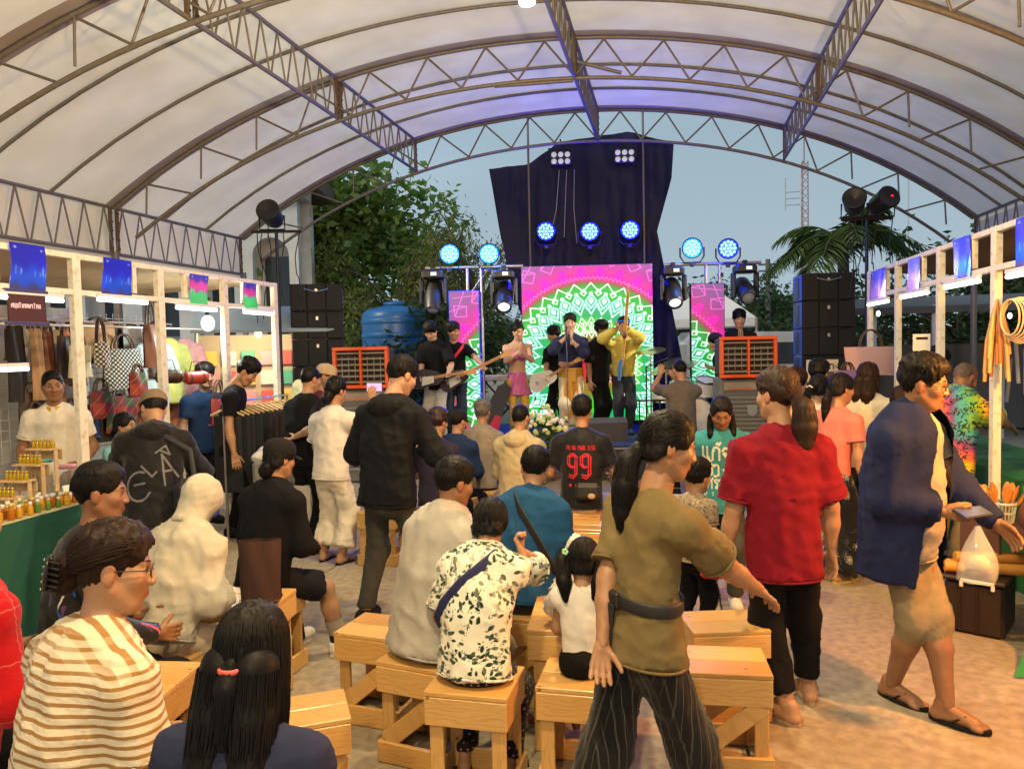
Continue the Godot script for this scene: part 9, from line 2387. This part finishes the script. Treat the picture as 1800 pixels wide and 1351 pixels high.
	var band := Geo.new().lathe([Vector2(0.176,-0.07),Vector2(0.186,-0.06),Vector2(0.182,0.06),Vector2(0.170,0.07)],28,Transform3D(Basis.IDENTITY,S.P + Vector3(0,0.03,0)),1.0,0.75)
	part(sa,"band",band,sash)
	part(sa,"knot",Geo.new().box(S.P + Vector3(0.0,-0.02,-0.155),Vector3(0.17,0.2,0.04),Basis.IDENTITY,0.018),sash)
	for q in [[-0.02,0.16,0.34],[0.05,0.11,0.55]]: part(sa,"tail",Geo.new().sheet(6,10,func(u,v): return S.P + Vector3(q[0] - (u - 0.5) * q[1],-0.08 - q[2] * (1.0 - v),-0.165 - 0.012 * sin(u * 7.0) - (0.01 if q[0] > 0 else 0.0)),0.006),sash)
	var kh := thing("mouth_organ","tall bamboo mouth organ held upright by the man in yellow","mouth organ",Vector3(-0.70,1.35,-10.86))
	kh.rotation = Vector3(0.06,0,-0.10)
	for k in 6: part(kh,"pipe",Geo.new().rod(Vector3((k % 3) * 0.015 - 0.015,0.05 + 0.03 * k,(k / 3) * 0.016),Vector3((k % 3) * 0.015 - 0.015,1.22 - 0.06 * (k % 3),(k / 3) * 0.016),0.0078,8),mat("bamboo",Color(0.50,0.32,0.08),0.45))
	part(kh,"wind_chest",Geo.new().ball(Vector3(0,0.52,0.008),Vector3(0.035,0.06,0.035),12,8),mat("chest_wood",Color(0.12,0.05,0.02),0.4))
	part(kh,"tassel",Geo.new().tube([Vector3(-0.02,0.18,0.02),Vector3(-0.03,0.05,0.03),Vector3(-0.02,-0.12,0.03)],[0.02,0.035,0.02],10),mat("tassel_blue",Color(0.04,0.14,0.34),0.8))
	strap("cross_strap","navy bag strap across the leaf print shirt","strap",[Vector3(0.06,0.155,0.0),Vector3(0.055,0.15,0.05),Vector3(0.03,0.10,0.088),Vector3(-0.03,0.04,0.090),Vector3(-0.085,-0.02,0.065),Vector3(-0.112,-0.06,0.02),Vector3(-0.112,-0.08,-0.03)].map(func(q): return torso("floral",q)),0.030,mat("strap_navy",Color(0.012,0.018,0.09),0.7))
	strap("cross_strap","dark padded bag strap on the blue shirt","strap",[Vector3(-0.045,0.155,0.062),Vector3(-0.005,0.10,0.110),Vector3(0.055,0.02,0.106),Vector3(0.108,-0.06,0.070),Vector3(0.132,-0.11,0.01)].map(func(q): return torso("bluetee",q)),0.030,mat("strap_dark",Color(0.022,0.02,0.02),0.7))
	var SO: Dictionary = folk["olive"][1]
	var belt := thing("waist_belt","black webbing belt with a hanging end round the olive shirt","belt")
	belt.transform = folk["olive"][0].transform
	part(belt,"band",Geo.new().lathe([Vector2(0.138,-0.022),Vector2(0.153,-0.018),Vector2(0.153,0.018),Vector2(0.138,0.022)],30,Transform3D(Basis.from_euler(Vector3(0.0,0,-0.10)),SO.P.lerp(SO.C,0.62)),0.98,0.72),mat("strap_black",Color(0.012,0.012,0.014),0.6))
	part(belt,"buckle",Geo.new().box(SO.P.lerp(SO.C,0.62) + Vector3(-0.02,0.0,0.110),Vector3(0.05,0.055,0.016),Basis.IDENTITY,0.006),mat("black_plastic"))
	part(belt,"tail",Geo.new().box(SO.P.lerp(SO.C,0.62) + Vector3(-0.02,-0.075,0.128),Vector3(0.032,0.13,0.005),Basis.from_euler(Vector3(-0.1,0,0)),0.002),mats["strap_black"])
	var bp := thing("backpack","small black backpack with blue trim on the shopper's side","backpack",torso("capjk",Vector3(0.17,-0.16,0.06)),deg_to_rad(20))
	part(bp,"body",Geo.new().box(Vector3.ZERO,Vector3(0.24,0.27,0.13),Basis.IDENTITY,0.05),mat("nylon_black"))
	part(bp,"pocket",Geo.new().box(Vector3(0,-0.04,0.075),Vector3(0.18,0.14,0.05),Basis.IDENTITY,0.02),mat("nylon_black"))
	part(bp,"side_trim",Geo.new().box(Vector3(0.12,-0.01,0),Vector3(0.03,0.2,0.1),Basis.IDENTITY,0.012),mat("trim_blue",Color(0.02,0.03,0.3),0.6))
	part(bp,"strap",Geo.new().tube([Vector3(0,0.13,-0.02),Vector3(-0.03,0.3,-0.06),torso("capjk",Vector3(0.08,0.15,0.03)) - bp.position],[0.018],6,true,0.3),mat("nylon_black"))
	tote(Vector3(-2.0,0.825,-3.40),0.3,0.19,0.30,0.15,mat("felt_brown",Color(0.045,0.018,0.014),0.9),"dark brown felt bag on the low table beside the cream sweater",0.0,1.1)
	var pl := thing("food_bag","crumpled white plastic bag of snacks on the low table by the small girl","bag",Vector3(-0.47,0.545,-3.26))
	var sheetbag := Net.bones([bone(Vector3(0,0.08,0),Vector3(0.02,0.2,0),0.085,0.05),bone(Vector3(0.02,0.2,0),Vector3(0.06,0.34,0),0.03,0.045)],0.012,0.015)
	Net.crease(sheetbag,0.012,14.0,4)
	part(pl,"film",sheetbag,mat("bag_white",Color(0.70,0.68,0.60),0.35,{"back": Color(0.4,0.4,0.4)}))
	var po := thing("belt_pouch","black waist pouch behind the football shirt","pouch",torso("jersey",Vector3(0.055,-0.13,0.10)))
	part(po,"body",Geo.new().box(Vector3.ZERO,Vector3(0.2,0.13,0.07),Basis.IDENTITY,0.03),mat("nylon_black"))
	part(po,"patch",Geo.new().ball(Vector3(0.03,-0.03,0.034),Vector3(0.03,0.022,0.006),10,6),mat("pouch_tan",Color(0.4,0.3,0.2),0.7))
	var at_head := func(k: String) -> Transform3D: return folk[k][0].transform * Transform3D(folk[k][1].HB.scaled_local(Vector3.ONE * folk[k][1].hs),folk[k][1].H)
	var cc := thing("hair_claw","black jewelled claw clip in the striped woman's hair","hair clip")
	cc.transform = at_head.call("striped")
	for s in [-1.0,1.0]:
		var g := Geo.new()
		for i in 6: g.tube([Vector3(s * 0.012,0.04 - i * 0.016,0.165),Vector3(s * 0.04,0.035 - i * 0.016,0.165),Vector3(s * 0.055,0.03 - i * 0.016,0.135)],[0.004],5)
		g.ball(Vector3(s * 0.03,0.0,0.168),Vector3(0.02,0.055,0.008),10,8)
		part(cc,"jaw",g,mat("claw",Color(0.012,0.01,0.011),0.2))
		for i in 5: part(cc,"jewel",Geo.new().ball(Vector3(s * 0.03,0.04 - i * 0.02,0.178),Vector3(0.004,0.004,0.003),6,4),mat("chrome"))
	var hb := thing("hair_band","coral pink hair band on the long black hair nearest the camera","hair band")
	hb.transform = at_head.call("pony")
	part(hb,"band",Geo.new().lathe([Vector2(0.020,-0.007),Vector2(0.026,-0.005),Vector2(0.026,0.005),Vector2(0.020,0.007)],14,Transform3D(Basis.from_euler(Vector3(0.2,0,0)),Vector3(0,-0.015,0.128)),1.2,0.8),mat("band_coral",Color(0.75,0.12,0.09),0.6))
	for s in [-1.0,1.0]:
		var fl := thing("hair_flower","pale green flower tie on the %s of the small girl's pigtails" % ("left" if s < 0 else "right"),"hair tie",Vector3.ZERO,0,"hair ties of the small girl")
		fl.transform = at_head.call("girl")
		for i in 5: part(fl,"petal",Geo.new().ball(Vector3(s * 0.098 + cos(TAU * i / 5.0) * 0.012,0.062 + sin(TAU * i / 5.0) * 0.012,0.068),Vector3(0.009,0.009,0.005),7,5),mat("tie_green",Color(0.35,0.7,0.42),0.6))
	var hc := thing("hair_clip","white clip on the bun of the woman in cream","hair clip")
	hc.transform = at_head.call("bun")
	part(hc,"bar",Geo.new().tube([Vector3(-0.03,0.0,0.178),Vector3(0,0.015,0.182),Vector3(0.03,0.0,0.178)],[0.006],6),mat("cap_white"))
	var cup := Vector3(-0.62,0,0)
	var sb := thing("shoulder_bag","red shoulder bag on the child behind the olive shirted woman","bag",torso("child",Vector3(0.17,-0.10,0.02)))
	part(sb,"body",Geo.new().box(Vector3(0,-0.12,0),Vector3(0.14,0.13,0.05),Basis.IDENTITY,0.02),mat("bag_red2",Color(0.6,0.03,0.03),0.5))
	part(sb,"strap",Geo.new().tube([Vector3(0.0,-0.06,0),Vector3(-0.03,0.08,0.01),torso("child",Vector3(0.06,0.15,0.0)) - sb.position],[0.008],6),mat("bag_red2"))
